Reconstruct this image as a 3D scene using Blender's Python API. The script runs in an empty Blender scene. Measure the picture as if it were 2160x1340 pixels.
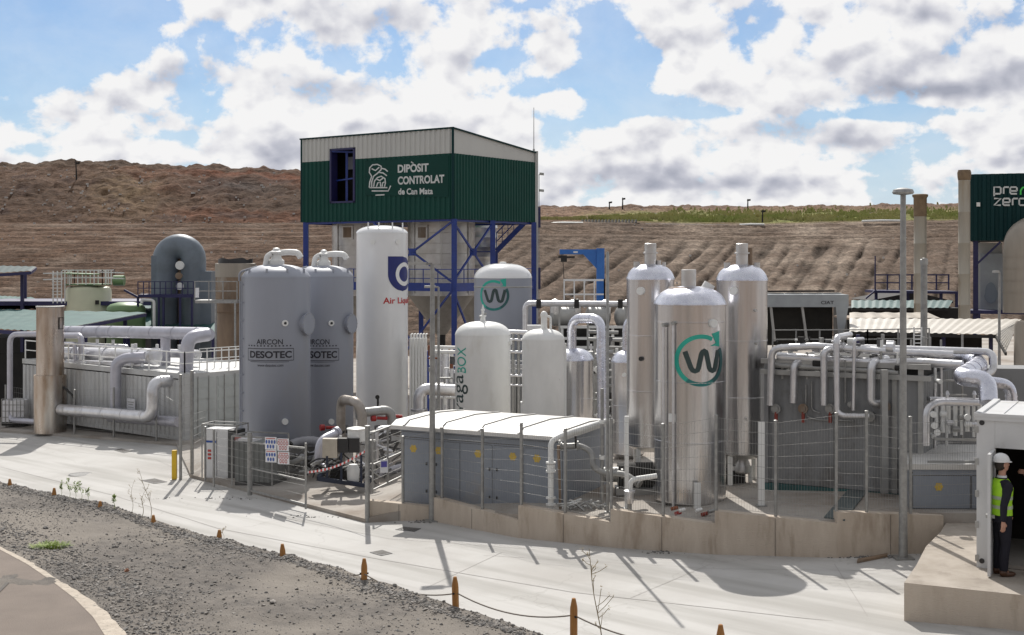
import bpy, bmesh, math, random
from mathutils import Vector, Matrix, noise
from math import sin, cos, pi, radians, sqrt, asin, atan2
random.seed(7)
S = bpy.context.scene
COL = S.collection
# ------------------------------------------------------------------ camera, world, sun, exposure
F = 2700.0; EZ = 6.0; HY = 550.0; W0, H0 = 2160, 1340
cd = bpy.data.cameras.new('camera'); cam = bpy.data.objects.new('camera', cd); COL.objects.link(cam)
cam.location = (0, 0, EZ); cam.rotation_euler = (radians(90), 0, 0)
cd.sensor_width = 36; cd.lens = 36 * F / W0; cd.shift_y = -(H0 / 2 - HY) / W0
cd.clip_start = 0.1; cd.clip_end = 6000
S.camera = cam
S.view_settings.view_transform = 'Standard'; S.view_settings.look = 'None'
S.view_settings.exposure = 0.02; S.view_settings.gamma = 1.0
SUN_EL = radians(44); SUN_AZ = atan2(-.12, 1.0)      # from +Y towards +X
sd = bpy.data.lights.new('sun', 'SUN'); sun = bpy.data.objects.new('sun', sd); COL.objects.link(sun)
sv = Vector((sin(SUN_AZ) * cos(SUN_EL), cos(SUN_AZ) * cos(SUN_EL), sin(SUN_EL)))
sun.rotation_euler = sv.to_track_quat('Z', 'Y').to_euler()
sd.energy = 4.6; sd.angle = radians(0.5); sd.color = (1.0, .955, .89)

wd = bpy.data.worlds.new('World'); S.world = wd; wd.use_nodes = True
def build_world():
    nt = wd.node_tree; N = nt.nodes; L = nt.links; N.clear()
    out = N.new('ShaderNodeOutputWorld'); bg = N.new('ShaderNodeBackground'); L.new(bg.outputs[0], out.inputs[0])
    bg.inputs[1].default_value = 0.1
    sky = N.new('ShaderNodeTexSky'); sky.sky_type = 'NISHITA'; sky.sun_disc = False
    sky.sun_elevation = SUN_EL; sky.sun_rotation = SUN_AZ; sky.air_density = 1.0; sky.dust_density = .6; sky.ozone_density = 1.6
    tc = N.new('ShaderNodeTexCoord')
    def math_(op, a, b=None, c=None, clamp=False):
        n = N.new('ShaderNodeMath'); n.operation = op; n.use_clamp = clamp
        for i, v in enumerate((a, b, c)):
            if v is None: continue
            if isinstance(v, (int, float)): n.inputs[i].default_value = v
            else: L.new(v, n.inputs[i])
        return n.outputs[0]
    sep = N.new('ShaderNodeSeparateXYZ'); L.new(tc.outputs['Generated'], sep.inputs[0])
    x, y, z = sep.outputs
    zc = math_('MAXIMUM', z, 0.0)
    v = math_('MULTIPLY', math_('POWER', math_('ADD', zc, .02), .72), 1.05)
    def vec(vv, dx=0.0, dz=0.0):
        c = N.new('ShaderNodeCombineXYZ')
        L.new(math_('ADD', x, dx), c.inputs[0]); L.new(y, c.inputs[1]); L.new(math_('ADD', vv, dz), c.inputs[2]); return c.outputs[0]
    def fbm(vc, scale, detail, rough, dist=0.0):
        n = N.new('ShaderNodeTexNoise'); n.inputs['Scale'].default_value = scale; n.inputs['Detail'].default_value = detail
        n.inputs['Roughness'].default_value = rough; n.inputs['Distortion'].default_value = dist; L.new(vc, n.inputs['Vector']); return n.outputs[0]
    def bias(px, py, rx, ry, amt):       # a clearing or a bank of cloud at a bearing and height in the sky
        dx = (px - 1080) / F; dz = (HY - py) / F; ln = sqrt(1 + dx * dx + dz * dz); dx /= ln; dz /= ln
        a = math_('DIVIDE', math_('SUBTRACT', x, dx), rx / F); b = math_('DIVIDE', math_('SUBTRACT', z, dz), ry / F)
        r2 = math_('ADD', math_('MULTIPLY', a, a), math_('MULTIPLY', b, b))
        g = math_('MULTIPLY', math_('EXPONENT', math_('MULTIPLY', r2, -1.0)), amt)
        return math_('MULTIPLY', g, math_('GREATER_THAN', y, 0.0))
    holes = [(90, 50, 210, 100, -.36), (290, 60, 120, 55, -.22), (130, 150, 70, 30, -.12), (70, 318, 90, 16, -.16), (60, 110, 130, 60, -.14), (390, 290, 70, 13, -.12), (1300, 130, 62, 90, -.30), (1330, 232, 80, 26, -.24), (1125, 8, 60, 26, -.18),
             (1090, 195, 50, 22, -.10), (1410, 205, 60, 26, -.16), (1270, 30, 70, 30, -.12), (1500, 236, 90, 12, -.12), (1890, 240, 190, 13, -.20), (1965, 315, 60, 30, -.18), (1040, 120, 40, 20, -.10), (1860, 352, 60, 12, -.14),
             (1190, 215, 60, 18, .16), (60, 70, 22, 8, .30), (350, 60, 45, 20, .24), (270, 52, 40, 9, .14), (190, 46, 24, 9, .22), (120, 115, 40, 8, .2), (1130, 148, 60, 22, .08)]
    shades = [(700, 190, 120, 34, .75), (810, 38, 110, 32, .6), (480, 150, 70, 26, .4), (1960, 192, 190, 20, .9), (1830, 140, 230, 36, .35), (2110, 130, 90, 40, .5), (1690, 275, 160, 24, .6), (1800, 300, 90, 12, .5), (1280, 360, 170, 20, .7), (1420, 395, 220, 12, .6),
              (430, 270, 110, 22, .4), (330, 180, 90, 22, .3), (560, 300, 120, 26, .35), (900, 270, 120, 24, .4), (60, 240, 70, 20, .3), (1180, 90, 60, 18, .3), (1560, 60, 120, 26, .3), (200, 300, 90, 12, .4), (1600, 380, 200, 14, .4), (930, 130, 60, 20, .3), (2080, 40, 120, 25, .35)]
    def tot(lst):
        r_ = None
        for q in lst: g = bias(*q); r_ = g if r_ is None else math_('ADD', r_, g)
        return r_
    bsum = tot(holes); ssum = tot(shades)
    def vor(vc, sc):
        n = N.new('ShaderNodeTexVoronoi'); n.feature = 'F1'; n.inputs['Scale'].default_value = sc; L.new(vc, n.inputs['Vector']); return n.outputs['Distance']
    def warp(vc):
        n = N.new('ShaderNodeTexNoise'); n.inputs['Scale'].default_value = 40; n.inputs['Detail'].default_value = 3; L.new(vc, n.inputs['Vector'])
        m = N.new('ShaderNodeVectorMath'); m.operation = 'MULTIPLY_ADD'; L.new(n.outputs['Color'], m.inputs[0]); m.inputs[1].default_value = (.022,) * 3; L.new(vc, m.inputs[2]); return m.outputs[0]
    def density(vc, det, ro=.6):
        a = fbm(vc, 12.0, det, ro, .1); w = warp(vc); b = math_('ADD', vor(w, 26.0), math_('MULTIPLY', vor(w, 60.0), .45))
        return math_('ADD', math_('MULTIPLY', a, 1.0), math_('MULTIPLY', math_('SUBTRACT', .66, b), .19))
    d0 = math_('ADD', density(vec(v), 12, .62), bsum)
    s0 = density(vec(v), 3.5, .5); sU = density(vec(v, -.004, .012), 3.5, .5)
    m0 = fbm(vec(v), 34.0, 6, .55, .1); mU = fbm(vec(v, -.003, .012), 34.0, 6, .55, .1)
    fz = N.new('ShaderNodeMapRange'); fz.inputs[1].default_value = .34; fz.inputs[2].default_value = .445; fz.interpolation_type = 'SMOOTHSTEP'
    L.new(d0, fz.inputs[0])
    veil = N.new('ShaderNodeMapRange'); veil.inputs[1].default_value = .35; veil.inputs[2].default_value = .75; veil.inputs[3].default_value = .04; veil.inputs[4].default_value = .32; L.new(fbm(vec(v, .7, .1), 9.0, 9, .65, .4), veil.inputs[0])
    mask = math_('MAXIMUM', fz.outputs[0], veil.outputs[0])
    thick = N.new('ShaderNodeMapRange'); thick.inputs[1].default_value = .46; thick.inputs[2].default_value = .80; L.new(math_('ADD', sU, math_('MULTIPLY', bsum, .5)), thick.inputs[0])
    relief = math_('ADD', math_('MULTIPLY', math_('SUBTRACT', s0, sU), 2.3), math_('MULTIPLY', math_('SUBTRACT', m0, mU), .8))
    nshade = math_('MULTIPLY', ssum, math_('ADD', math_('MULTIPLY', m0, 1.2), .25))
    dark = math_('SUBTRACT', math_('ADD', math_('MULTIPLY', thick.outputs[0], .55), nshade), relief, clamp=True)
    cr = N.new('ShaderNodeValToRGB'); L.new(dark, cr.inputs[0])
    e = cr.color_ramp.elements; e[0].position = .05; e[0].color = (.97, .965, .965, 1); e[1].position = 1; e[1].color = (.40, .42, .50, 1)
    m = e.new(.28); m.color = (.84, .84, .87, 1); m = e.new(.6); m.color = (.60, .61, .68, 1)
    # cloud on the far side from the sun is lit from the front of the picture and is duller
    side = N.new('ShaderNodeMapRange'); side.inputs[1].default_value = -.35; side.inputs[2].default_value = .55; side.inputs[3].default_value = 6.3; side.inputs[4].default_value = 9.3; L.new(y, side.inputs[0])
    mul = N.new('ShaderNodeVectorMath'); mul.operation = 'SCALE'; L.new(cr.outputs[0], mul.inputs[0]); L.new(side.outputs[0], mul.inputs[3])
    # blue of the open sky, paler low down
    hz = N.new('ShaderNodeMapRange'); hz.inputs[1].default_value = 0.0; hz.inputs[2].default_value = .13; hz.inputs[3].default_value = .75; hz.inputs[4].default_value = .0
    L.new(z, hz.inputs[0])
    sk = N.new('ShaderNodeVectorMath'); sk.operation = 'MULTIPLY'; L.new(sky.outputs[0], sk.inputs[0]); sk.inputs[1].default_value = (.56, .70, .87)
    hm = N.new('ShaderNodeMix'); hm.data_type = 'RGBA'; L.new(hz.outputs[0], hm.inputs['Factor']); L.new(sk.outputs[0], hm.inputs['A']); hm.inputs['B'].default_value = (5.9, 7.1, 8.8, 1)
    mx = N.new('ShaderNodeMix'); mx.data_type = 'RGBA'; L.new(mask, mx.inputs['Factor']); L.new(hm.outputs['Result'], mx.inputs['A']); L.new(mul.outputs[0], mx.inputs['B'])
    L.new(mx.outputs['Result'], bg.inputs[0])
build_world()

# ------------------------------------------------------------------ geometry of the place
U = Vector((.875, -.484, 0)); V = Vector((.484, .875, 0)); Z = Vector((0, 0, 1))      # axes of the plant
def P(px, py, Y): return Vector(((px - 1080) / F * Y, Y, EZ - (py - HY) / F * Y))
def hr(X): return 5.3 + .04 * (7 - min(7, max(-20, X)))           # drop of the road below the eye
HPT = [(-20, 6.30), (-3.2, 5.62), (-2.4, 5.45), (.2, 5.12), (3.8, 4.86), (7, 4.6)]
def hp(X):                                                        # drop of the plant floor
    X = min(7, max(-20, X))
    for (a, b), (c, d) in zip(HPT[:-1], HPT[1:]):
        if X <= c: return b + (d - b) * (X - a) / (c - a)
    return 4.6
def zr(X): return EZ - hr(X)
def zp(X): return EZ - hp(X)
def RG(px, py):
    Y = 5.58 * F / ((py - HY) + .04 * (px - 1080)); X = (px - 1080) / F * Y
    if X > 7: Y = 5.3 * F / (py - HY); X = (px - 1080) / F * Y
    return Vector((X, Y, zr(X)))
def PG(px, py):
    Y = 5.3 * F / (py - HY)
    for _ in range(60): Y = .5 * Y + .5 * hp((px - 1080) / F * Y) * F / (py - HY)
    X = (px - 1080) / F * Y
    return Vector((X, Y, zp(X)))

# ------------------------------------------------------------------ materials
MATS = {}
def mat(name, c1, c2=None, rough=.6, metal=0.0, scale=3.0, stretch=(1, 1, 1), contrast=(.35, .65), bump=0.0, bscale=40.0, bstretch=(1, 1, 1), c3=None, s3=.8, t3=(.55, .7), detail=6, spec=.5, coat=0, rvar=0.0, bdist=.02, rot=0, streak=None, cracks=0):
    m = bpy.data.materials.new(name); m.use_nodes = True; nt = m.node_tree; N = nt.nodes; L = nt.links
    b = N['Principled BSDF']; b.inputs['Roughness'].default_value = rough; b.inputs['Metallic'].default_value = metal
    b.inputs['Specular IOR Level'].default_value = spec
    if coat: b.inputs['Coat Weight'].default_value = coat; b.inputs['Coat Roughness'].default_value = .15
    c2 = c2 or tuple(k * .8 for k in c1)
    tc = N.new('ShaderNodeTexCoord')
    def nz(sc, st, det=detail, ro=.6):
        mp = N.new('ShaderNodeMapping'); mp.inputs['Scale'].default_value = st; L.new(tc.outputs['Object'], mp.inputs[0])
        n = N.new('ShaderNodeTexNoise'); n.inputs['Scale'].default_value = sc; n.inputs['Detail'].default_value = det; n.inputs['Roughness'].default_value = ro
        L.new(mp.outputs[0], n.inputs['Vector']); return n.outputs[0]
    n1 = nz(scale, stretch)
    r = N.new('ShaderNodeMapRange'); r.inputs[1].default_value = contrast[0]; r.inputs[2].default_value = contrast[1]; L.new(n1, r.inputs[0])
    mx = N.new('ShaderNodeMix'); mx.data_type = 'RGBA'; L.new(r.outputs[0], mx.inputs['Factor'])
    mx.inputs['A'].default_value = (*c1, 1); mx.inputs['B'].default_value = (*c2, 1); res = mx.outputs['Result']
    if c3:
        n3 = nz(s3, stretch); r3 = N.new('ShaderNodeMapRange'); r3.inputs[1].default_value = t3[0]; r3.inputs[2].default_value = t3[1]; L.new(n3, r3.inputs[0])
        m3 = N.new('ShaderNodeMix'); m3.data_type = 'RGBA'; L.new(r3.outputs[0], m3.inputs['Factor']); L.new(res, m3.inputs['A']); m3.inputs['B'].default_value = (*c3, 1); res = m3.outputs['Result']
    if streak:      # long worn marks along one direction: (colour, rotation, scale, threshold lo, hi, strength)
        col_, ang_, sc_, lo_, hi_, st_ = streak; mp = N.new('ShaderNodeMapping'); mp.inputs['Rotation'].default_value = (0, 0, radians(ang_)); L.new(tc.outputs['Object'], mp.inputs[0])
        mp2 = N.new('ShaderNodeMapping'); mp2.inputs['Scale'].default_value = (.06, 1, 1); L.new(mp.outputs[0], mp2.inputs[0])
        n = N.new('ShaderNodeTexNoise'); n.inputs['Scale'].default_value = sc_; n.inputs['Detail'].default_value = 5; L.new(mp2.outputs[0], n.inputs['Vector'])
        r5 = N.new('ShaderNodeMapRange'); r5.inputs[1].default_value = lo_; r5.inputs[2].default_value = hi_; r5.inputs[4].default_value = st_; L.new(n.outputs[0], r5.inputs[0])
        m5 = N.new('ShaderNodeMix'); m5.data_type = 'RGBA'; L.new(r5.outputs[0], m5.inputs['Factor']); L.new(res, m5.inputs['A']); m5.inputs['B'].default_value = (*col_, 1); res = m5.outputs['Result']
    if cracks:
        v = N.new('ShaderNodeTexVoronoi'); v.feature = 'DISTANCE_TO_EDGE'; v.inputs['Scale'].default_value = cracks
        nn_ = N.new('ShaderNodeTexNoise'); nn_.inputs['Scale'].default_value = 1.5; nn_.inputs['Detail'].default_value = 6; L.new(tc.outputs['Object'], nn_.inputs['Vector'])
        ad = N.new('ShaderNodeVectorMath'); ad.operation = 'MULTIPLY_ADD'; L.new(nn_.outputs['Color'], ad.inputs[0]); ad.inputs[1].default_value = (1.2, 1.2, 1.2); L.new(tc.outputs['Object'], ad.inputs[2]); L.new(ad.outputs[0], v.inputs['Vector'])
        r6 = N.new('ShaderNodeMapRange'); r6.inputs[1].default_value = 0; r6.inputs[2].default_value = .006; r6.inputs[3].default_value = .22; r6.inputs[4].default_value = 0; L.new(v.outputs[0], r6.inputs[0])
        m6 = N.new('ShaderNodeMix'); m6.data_type = 'RGBA'; L.new(r6.outputs[0], m6.inputs['Factor']); L.new(res, m6.inputs['A']); m6.inputs['B'].default_value = (.2, .19, .17, 1); res = m6.outputs['Result']
    L.new(res, b.inputs['Base Color'])
    if rvar:
        rr = N.new('ShaderNodeMapRange'); rr.inputs[3].default_value = max(.02, rough - rvar); rr.inputs[4].default_value = min(1, rough + rvar); L.new(nz(scale * 2.3, stretch), rr.inputs[0]); L.new(rr.outputs[0], b.inputs['Roughness'])
    if bump:
        bp = N.new('ShaderNodeBump'); bp.inputs['Strength'].default_value = bump; bp.inputs['Distance'].default_value = bdist; L.new(nz(bscale, bstretch, 5), bp.inputs['Height']); L.new(bp.outputs[0], b.inputs['Normal'])
    MATS[name] = m; return m
mat('concrete_road', (.50, .492, .475), (.44, .43, .412), rough=.9, scale=.35, contrast=(.3, .7), bump=.25, bscale=60, c3=(.385, .37, .35), s3=.3, t3=(.48, .70), detail=12, streak=((.33, .32, .30), 46, 1.9, .44, .66, .85), cracks=.22)
mat('concrete_floor', (.40, .37, .335), (.31, .285, .255), rough=.9, scale=.6, bump=.3, bscale=50, c3=(.23, .19, .155), s3=.45, t3=(.45, .65), detail=10, cracks=.3)
mat('concrete_slab', (.42, .375, .325), (.31, .27, .225), rough=.92, scale=1.6, bump=.5, bscale=70, detail=12, c3=(.25, .215, .18), s3=2.2, t3=(.52, .7))
mat('concrete_wall', (.56, .49, .41), (.45, .38, .31), rough=.92, scale=1.6, stretch=(1.8, 1.8, .4), contrast=(.33, .67), bump=.6, bscale=30, bstretch=(.5, .5, 3), c3=(.32, .255, .195), s3=1.5, t3=(.55, .72), detail=13)
mat('wall_cap', (.52, .46, .38), (.42, .37, .3), rough=.9, scale=4)
mat('seam', (.12, .11, .10), rough=.95)
mat('joint', (.37, .35, .33), (.30, .285, .27), rough=.95)
mat('grate', (.16, .16, .16), (.09, .09, .09), rough=.6, metal=.3, scale=8)
mat('white_paint', (.74, .745, .75), (.66, .665, .67), rough=.35, scale=1.5, stretch=(1, 1, .3), spec=.5, c3=(.56, .55, .53), s3=1.1, t3=(.62, .8), detail=8)
mat('gloss_white', (.78, .79, .80), (.74, .75, .76), rough=.22, scale=1.0, coat=.3)
mat('pale_white', (.78, .785, .77), (.70, .705, .69), rough=.45, scale=2.0, stretch=(1, 1, .4), c3=(.62, .61, .57), s3=1.7, t3=(.6, .78))
mat('tank_grey', (.31, .33, .385), (.285, .305, .355), rough=.45, scale=.9, stretch=(1, 1, .3), c3=(.30, .30, .31), s3=1.0, t3=(.55, .8), rvar=.08)
mat('alu', (.68, .67, .67), (.55, .545, .55), rough=.24, metal=1.0, scale=2.4, stretch=(3, 3, .12), contrast=(.35, .65), bump=.22, bscale=2.6, bstretch=(2.2, 2.2, .10), rvar=.06, bdist=.05)
mat('alu_dull', (.66, .65, .64), (.50, .49, .48), rough=.42, metal=.9, scale=3, contrast=(.3, .7), bump=.2, bscale=9, rvar=.12)
mat('alu_crinkle', (.74, .75, .81), (.56, .57, .65), rough=.28, metal=1.0, scale=5, contrast=(.3, .7), bump=.35, bscale=9, rvar=.08, bdist=.03)
mat('pipe_alu', (.72, .72, .735), (.60, .60, .62), rough=.36, metal=.85, scale=3.5, bump=.2, bscale=14, c3=(.50, .49, .48), s3=2, t3=(.55, .7), rvar=.1)
mat('pipe_lilac', (.50, .50, .56), (.42, .42, .47), rough=.4, metal=.45, scale=3, rvar=.08)
mat('rusty_alu', (.58, .52, .47), (.36, .27, .20), rough=.30, metal=.95, scale=1.3, stretch=(1.5, 1.5, .35), contrast=(.35, .62), c3=(.52, .50, .47), s3=.9, t3=(.5, .62), rvar=.12)
mat('steel_grey', (.40, .40, .39), (.33, .33, .32), rough=.5, metal=.5, scale=4)
mat('galv', (.34, .34, .33), (.27, .27, .265), rough=.5, metal=.55, scale=9, contrast=(.4, .6), rvar=.1)
mat('cabinet_grey', (.25, .28, .325), (.225, .25, .295), rough=.5, scale=1.3, c3=(.30, .27, .235), s3=.9, t3=(.6, .8))
mat('module_grey', (.235, .24, .245), (.195, .20, .205), rough=.55, scale=1.2, c3=(.13, .12, .11), s3=1.2, t3=(.55, .75), detail=8)
mat('container_white', (.52, .53, .53), (.45, .455, .45), rough=.5, scale=1.6, c3=(.38, .365, .34), s3=1.3, t3=(.58, .8), detail=8)
mat('container_door', (.47, .50, .49), (.41, .435, .43), rough=.5, scale=1.6, c3=(.34, .33, .31), s3=1.4, t3=(.58, .8))
mat('roof_white', (.62, .61, .59), (.52, .51, .49), rough=.5, scale=1.2, c3=(.54, .52, .49), s3=1.8, t3=(.58, .72))
mat('green_clad', (.003, .058, .044), (.003, .048, .037), rough=.55, scale=.8, spec=.25)
mat('dark_green', (.004, .034, .036), (.003, .028, .03), rough=.6, scale=.8, spec=.2)
mat('banner_green', (.003, .045, .036), (.003, .038, .03), rough=.6, scale=.8, spec=.2)
mat('light_clad', (.50, .50, .475), (.46, .46, .44), rough=.45, scale=.6)
mat('blue_steel', (.012, .04, .24), (.010, .03, .18), rough=.4, scale=3)
mat('crane_blue', (.03, .16, .50), (.025, .13, .42), rough=.4, scale=3)
mat('navy', (.018, .018, .09), (.015, .015, .07), rough=.5)
mat('dark', (.018, .017, .017), (.03, .028, .026), rough=.85, scale=2)
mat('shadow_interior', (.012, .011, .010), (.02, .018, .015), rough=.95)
mat('black_plastic', (.025, .025, .027), rough=.4)
mat('silo_white', (.62, .61, .59), (.50, .49, .47), metal=.6, rough=.34, scale=1.2, c3=(.40, .37, .32), s3=.9, t3=(.5, .7))
mat('silo_cone', (.30, .28, .25), (.22, .205, .18), rough=.6, scale=1.5, c3=(.16, .14, .12), s3=1.2, t3=(.5, .7))
mat('teal_roof', (.04, .11, .105), (.032, .09, .088), rough=.7, scale=.8, spec=.25, c3=(.065, .135, .125), s3=.5, t3=(.5, .7))
mat('teal_paint', (.025, .42, .32), (.02, .37, .29), rough=.45)
mat('logo_dark', (.035, .062, .062), rough=.5)
mat('logo_blue', (.012, .022, .17), rough=.4)
mat('logo_red', (.55, .03, .03), rough=.4)
mat('logo_green', (.07, .62, .10), rough=.5)
mat('letter_black', (.025, .025, .035), rough=.5)
mat('letter_white', (.62, .64, .63), rough=.5)
mat('cream', (.63, .63, .46), (.56, .56, .41), rough=.45, scale=1)
mat('green_tank', (.16, .26, .115), (.13, .22, .095), rough=.45, scale=1)
mat('slate', (.19, .225, .265), (.15, .18, .215), rough=.5, metal=.1, scale=1, c3=(.12, .14, .16), s3=.8, t3=(.5, .75))
mat('brown_steel', (.26, .185, .125), (.17, .12, .085), rough=.6, metal=.2, scale=1.2, stretch=(1.5, 1.5, .4), c3=(.34, .31, .27), s3=.9, t3=(.55, .7))
mat('rust', (.26, .085, .035), (.13, .05, .03), rough=.8, scale=6)
mat('stack', (.42, .39, .33), (.33, .30, .25), rough=.5, metal=.2, scale=1.2, stretch=(2, 2, .3), c3=(.28, .19, .10), s3=.9, t3=(.5, .68))
mat('cyl_beige', (.36, .32, .27), (.29, .26, .22), rough=.5, metal=.3, scale=1, stretch=(2, 2, .3))
mat('roof_sheet', (.52, .49, .44), (.45, .42, .37), rough=.5, scale=1)
mat('yellow', (.72, .47, .02), (.62, .40, .02), rough=.5)
mat('sticker', (.62, .42, .05), (.48, .34, .08), rough=.6, scale=30)
mat('red_valve', (.42, .03, .025), (.3, .02, .02), rough=.4)
mat('red_pipe', (.30, .05, .03), (.2, .04, .03), rough=.6)
mat('sign_white', (.72, .72, .74), (.68, .68, .70), rough=.5)
mat('sign_blue', (.03, .09, .38), rough=.5)
mat('sign_red', (.55, .06, .05), rough=.5)
mat('sign_purple', (.10, .09, .38), rough=.5)
mat('wood', (.40, .19, .055), (.30, .135, .038), rough=.75, scale=6, stretch=(3, 3, .3), bump=.4, bscale=18, bstretch=(3, 3, .2))
mat('rope', (.22, .19, .16), (.15, .13, .11), rough=.9, scale=60)
mat('gravel', (.160, .142, .125), (.092, .083, .075), rough=.95, scale=5, contrast=(.35, .65), bump=1.0, bscale=42, c3=(.205, .182, .156), s3=.32, t3=(.45, .62), detail=14)
mat('stone_a', (.29, .268, .245), (.20, .185, .17), rough=.9, scale=9)
mat('stone_b', (.19, .18, .17), (.115, .112, .108), rough=.9, scale=9)
mat('bench_pavement', (.19, .155, .13), (.155, .126, .106), rough=.9, scale=1.5, bump=.5, bscale=80, detail=12)
mat('pavement_edge', (.52, .46, .385), (.40, .345, .285), rough=.95, scale=8, bump=.8, bscale=30, c3=(.28, .25, .21), s3=12, t3=(.58, .64))
mat('earth_far', (.19, .145, .115), (.145, .11, .088), rough=.95, scale=.4)
mat('weed_green', (.16, .26, .035), (.25, .30, .07), rough=.7, scale=9)
mat('weed_dry', (.30, .25, .14), (.22, .17, .10), rough=.8, scale=9)
mat('litter', (.6, .58, .55), (.42, .40, .38), rough=.7)
mat('skin', (.50, .28, .20), (.46, .25, .18), rough=.5, scale=20)
mat('suit', (.006, .006, .014), (.009, .009, .018), rough=.85, scale=20)
mat('vest', (.42, .78, .03), (.36, .70, .03), rough=.6, scale=10)
mat('reflective', (.48, .55, .42), rough=.35)
mat('helmet', (.80, .81, .82), rough=.3)
mat('hair', (.03, .02, .015), rough=.7)
mat('shoe', (.09, .04, .02), rough=.4)
mat('shirt', (.72, .73, .76), rough=.7)
mat('hose', (.33, .33, .35), (.26, .26, .28), rough=.6)
mat('bin_grey', (.17, .18, .175), (.14, .145, .14), rough=.6)
mat('beige_box', (.50, .45, .37), rough=.5)
mat('asphalt_patch', (.10, .12, .12), rough=.9)

mat('iron', (.13, .13, .135), (.08, .08, .08), rough=.6, metal=.3)
# ------------------------------------------------------------------ mesh helpers
class MB:
    def __init__(s): s.v = []; s.f = []; s.sm = []
    def add(s, vs, fs, smooth=False):
        o = len(s.v); s.v += [Vector(v) for v in vs]; s.f += [tuple(i + o for i in f) for f in fs]; s.sm += [smooth] * len(fs); return s
    def obox(s, o, a, b, c):              # corner o and three edge vectors
        o, a, b, c = map(Vector, (o, a, b, c))
        vs = [o, o + a, o + a + b, o + b, o + c, o + a + c, o + a + b + c, o + b + c]
        fs = [(0, 3, 2, 1), (4, 5, 6, 7), (0, 1, 5, 4), (1, 2, 6, 5), (2, 3, 7, 6), (3, 0, 4, 7)]
        if a.cross(b).dot(c) < 0: fs = [f[::-1] for f in fs]
        return s.add(vs, fs)
    def box(s, c, size, u=U, v=V):        # centre of the base, size along u, v, z
        c = Vector(c); a = u * size[0]; b = v * size[1]
        return s.obox(c - a / 2 - b / 2, a, b, Z * size[2])
    def wbox(s, c, size): return s.box(c, size, Vector((1, 0, 0)), Vector((0, 1, 0)))
    def quad(s, a, b, c, d): return s.add([a, b, c, d], [(0, 1, 2, 3)])
    def bar(s, a, b, w, h=None):          # square section bar
        a, b = Vector(a), Vector(b); h = h or w; d = (b - a)
        if d.length < 1e-6: return s
        d.normalize(); r = d.cross(Z)
        r = Vector((1, 0, 0)) if r.length < 1e-3 else r.normalized(); t = r.cross(d)
        return s.obox(a - r * w / 2 - t * h / 2, r * w, t * h, b - a)
    def tube(s, pts, r, n=12, cap=True, radii=None):
        pts = [Vector(p) for p in pts]; m = len(pts); vs = []; fs = []
        d0 = (pts[1] - pts[0]).normalized(); nrm = d0.cross(Z)
        nrm = Vector((1, 0, 0)) if nrm.length < 1e-3 else nrm.normalized()
        for i, p in enumerate(pts):
            d = ((pts[min(i + 1, m - 1)] - pts[max(i - 1, 0)]))
            d = d.normalized() if d.length > 1e-9 else d0
            nrm = (nrm - d * nrm.dot(d)).normalized(); bn = d.cross(nrm); rr = radii[i] if radii else r
            for k in range(n):
                a = 2 * pi * k / n; vs.append(p + (nrm * cos(a) + bn * sin(a)) * rr)
        for i in range(m - 1):
            for k in range(n):
                fs.append((i * n + k, i * n + (k + 1) % n, (i + 1) * n + (k + 1) % n, (i + 1) * n + k))
        if cap: fs += [tuple(range(n))[::-1], tuple((m - 1) * n + k for k in range(n))]
        return s.add(vs, fs, True)
    def lathe(s, c, prof, n=40, cap=True):   # prof: (radius, z) from the bottom up
        c = Vector(c); vs = []; fs = []
        for r, z in prof:
            for k in range(n):
                a = 2 * pi * k / n; vs.append(c + Vector((r * cos(a), r * sin(a), z)))
        m = len(prof)
        for i in range(m - 1):
            for k in range(n): fs.append((i * n + k, i * n + (k + 1) % n, (i + 1) * n + (k + 1) % n, (i + 1) * n + k))
        if cap:
            if prof[0][0] > 1e-3: fs.append(tuple(range(n))[::-1])
            if prof[-1][0] > 1e-3: fs.append(tuple((m - 1) * n + k for k in range(n)))
        return s.add(vs, fs, True)
    def cyl(s, a, b, r, n=20): return s.tube([a, b], r, n)
    def build(s, name, m, parent=None, smooth=True, ang=38):
        off = parent_loc(parent) if parent else (sum(s.v, Vector()) / max(1, len(s.v)) if s.v else Vector())
        if not parent:
            off = Vector((off.x, off.y, min(v.z for v in s.v)))
        me = bpy.data.meshes.new(name); me.from_pydata([v - off for v in s.v], [], s.f); me.update()
        me.polygons.foreach_set('use_smooth', s.sm); me.set_sharp_from_angle(angle=radians(ang))
        for mm in (m if isinstance(m, (list, tuple)) else [m]): me.materials.append(MATS[mm] if isinstance(mm, str) else mm)
        o = bpy.data.objects.new(name, me); COL.objects.link(o)
        if parent: o.parent = parent
        else: o.location = off
        return o
def parent_loc(p):
    l = Vector((0, 0, 0))
    while p: l += p.location; p = p.parent
    return l
def thing(name, label, cat, loc, group=None):
    o = bpy.data.objects.new(name, None); o.empty_display_size = .2; COL.objects.link(o); o.location = Vector(loc)
    o['label'] = label; o['category'] = cat
    if group: o['group'] = group
    return o
def tag(o, label, cat, group=None):
    o['label'] = label; o['category'] = cat
    if group: o['group'] = group
    return o
def kind(o, k): o['kind'] = k; return o
def rounded(pts, bend, seg=7):
    pts = [Vector(p) for p in pts]; out = [pts[0]]
    for i in range(1, len(pts) - 1):
        a, b, c = pts[i - 1], pts[i], pts[i + 1]; d1 = (a - b); d2 = (c - b); t = min(bend, d1.length * .48, d2.length * .48)
        p1 = b + d1.normalized() * t; p2 = b + d2.normalized() * t
        for k in range(seg + 1):
            u = k / seg; out.append(p1 * (1 - u) ** 2 + b * 2 * u * (1 - u) + p2 * u * u)
    out.append(pts[-1]); return out
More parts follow.
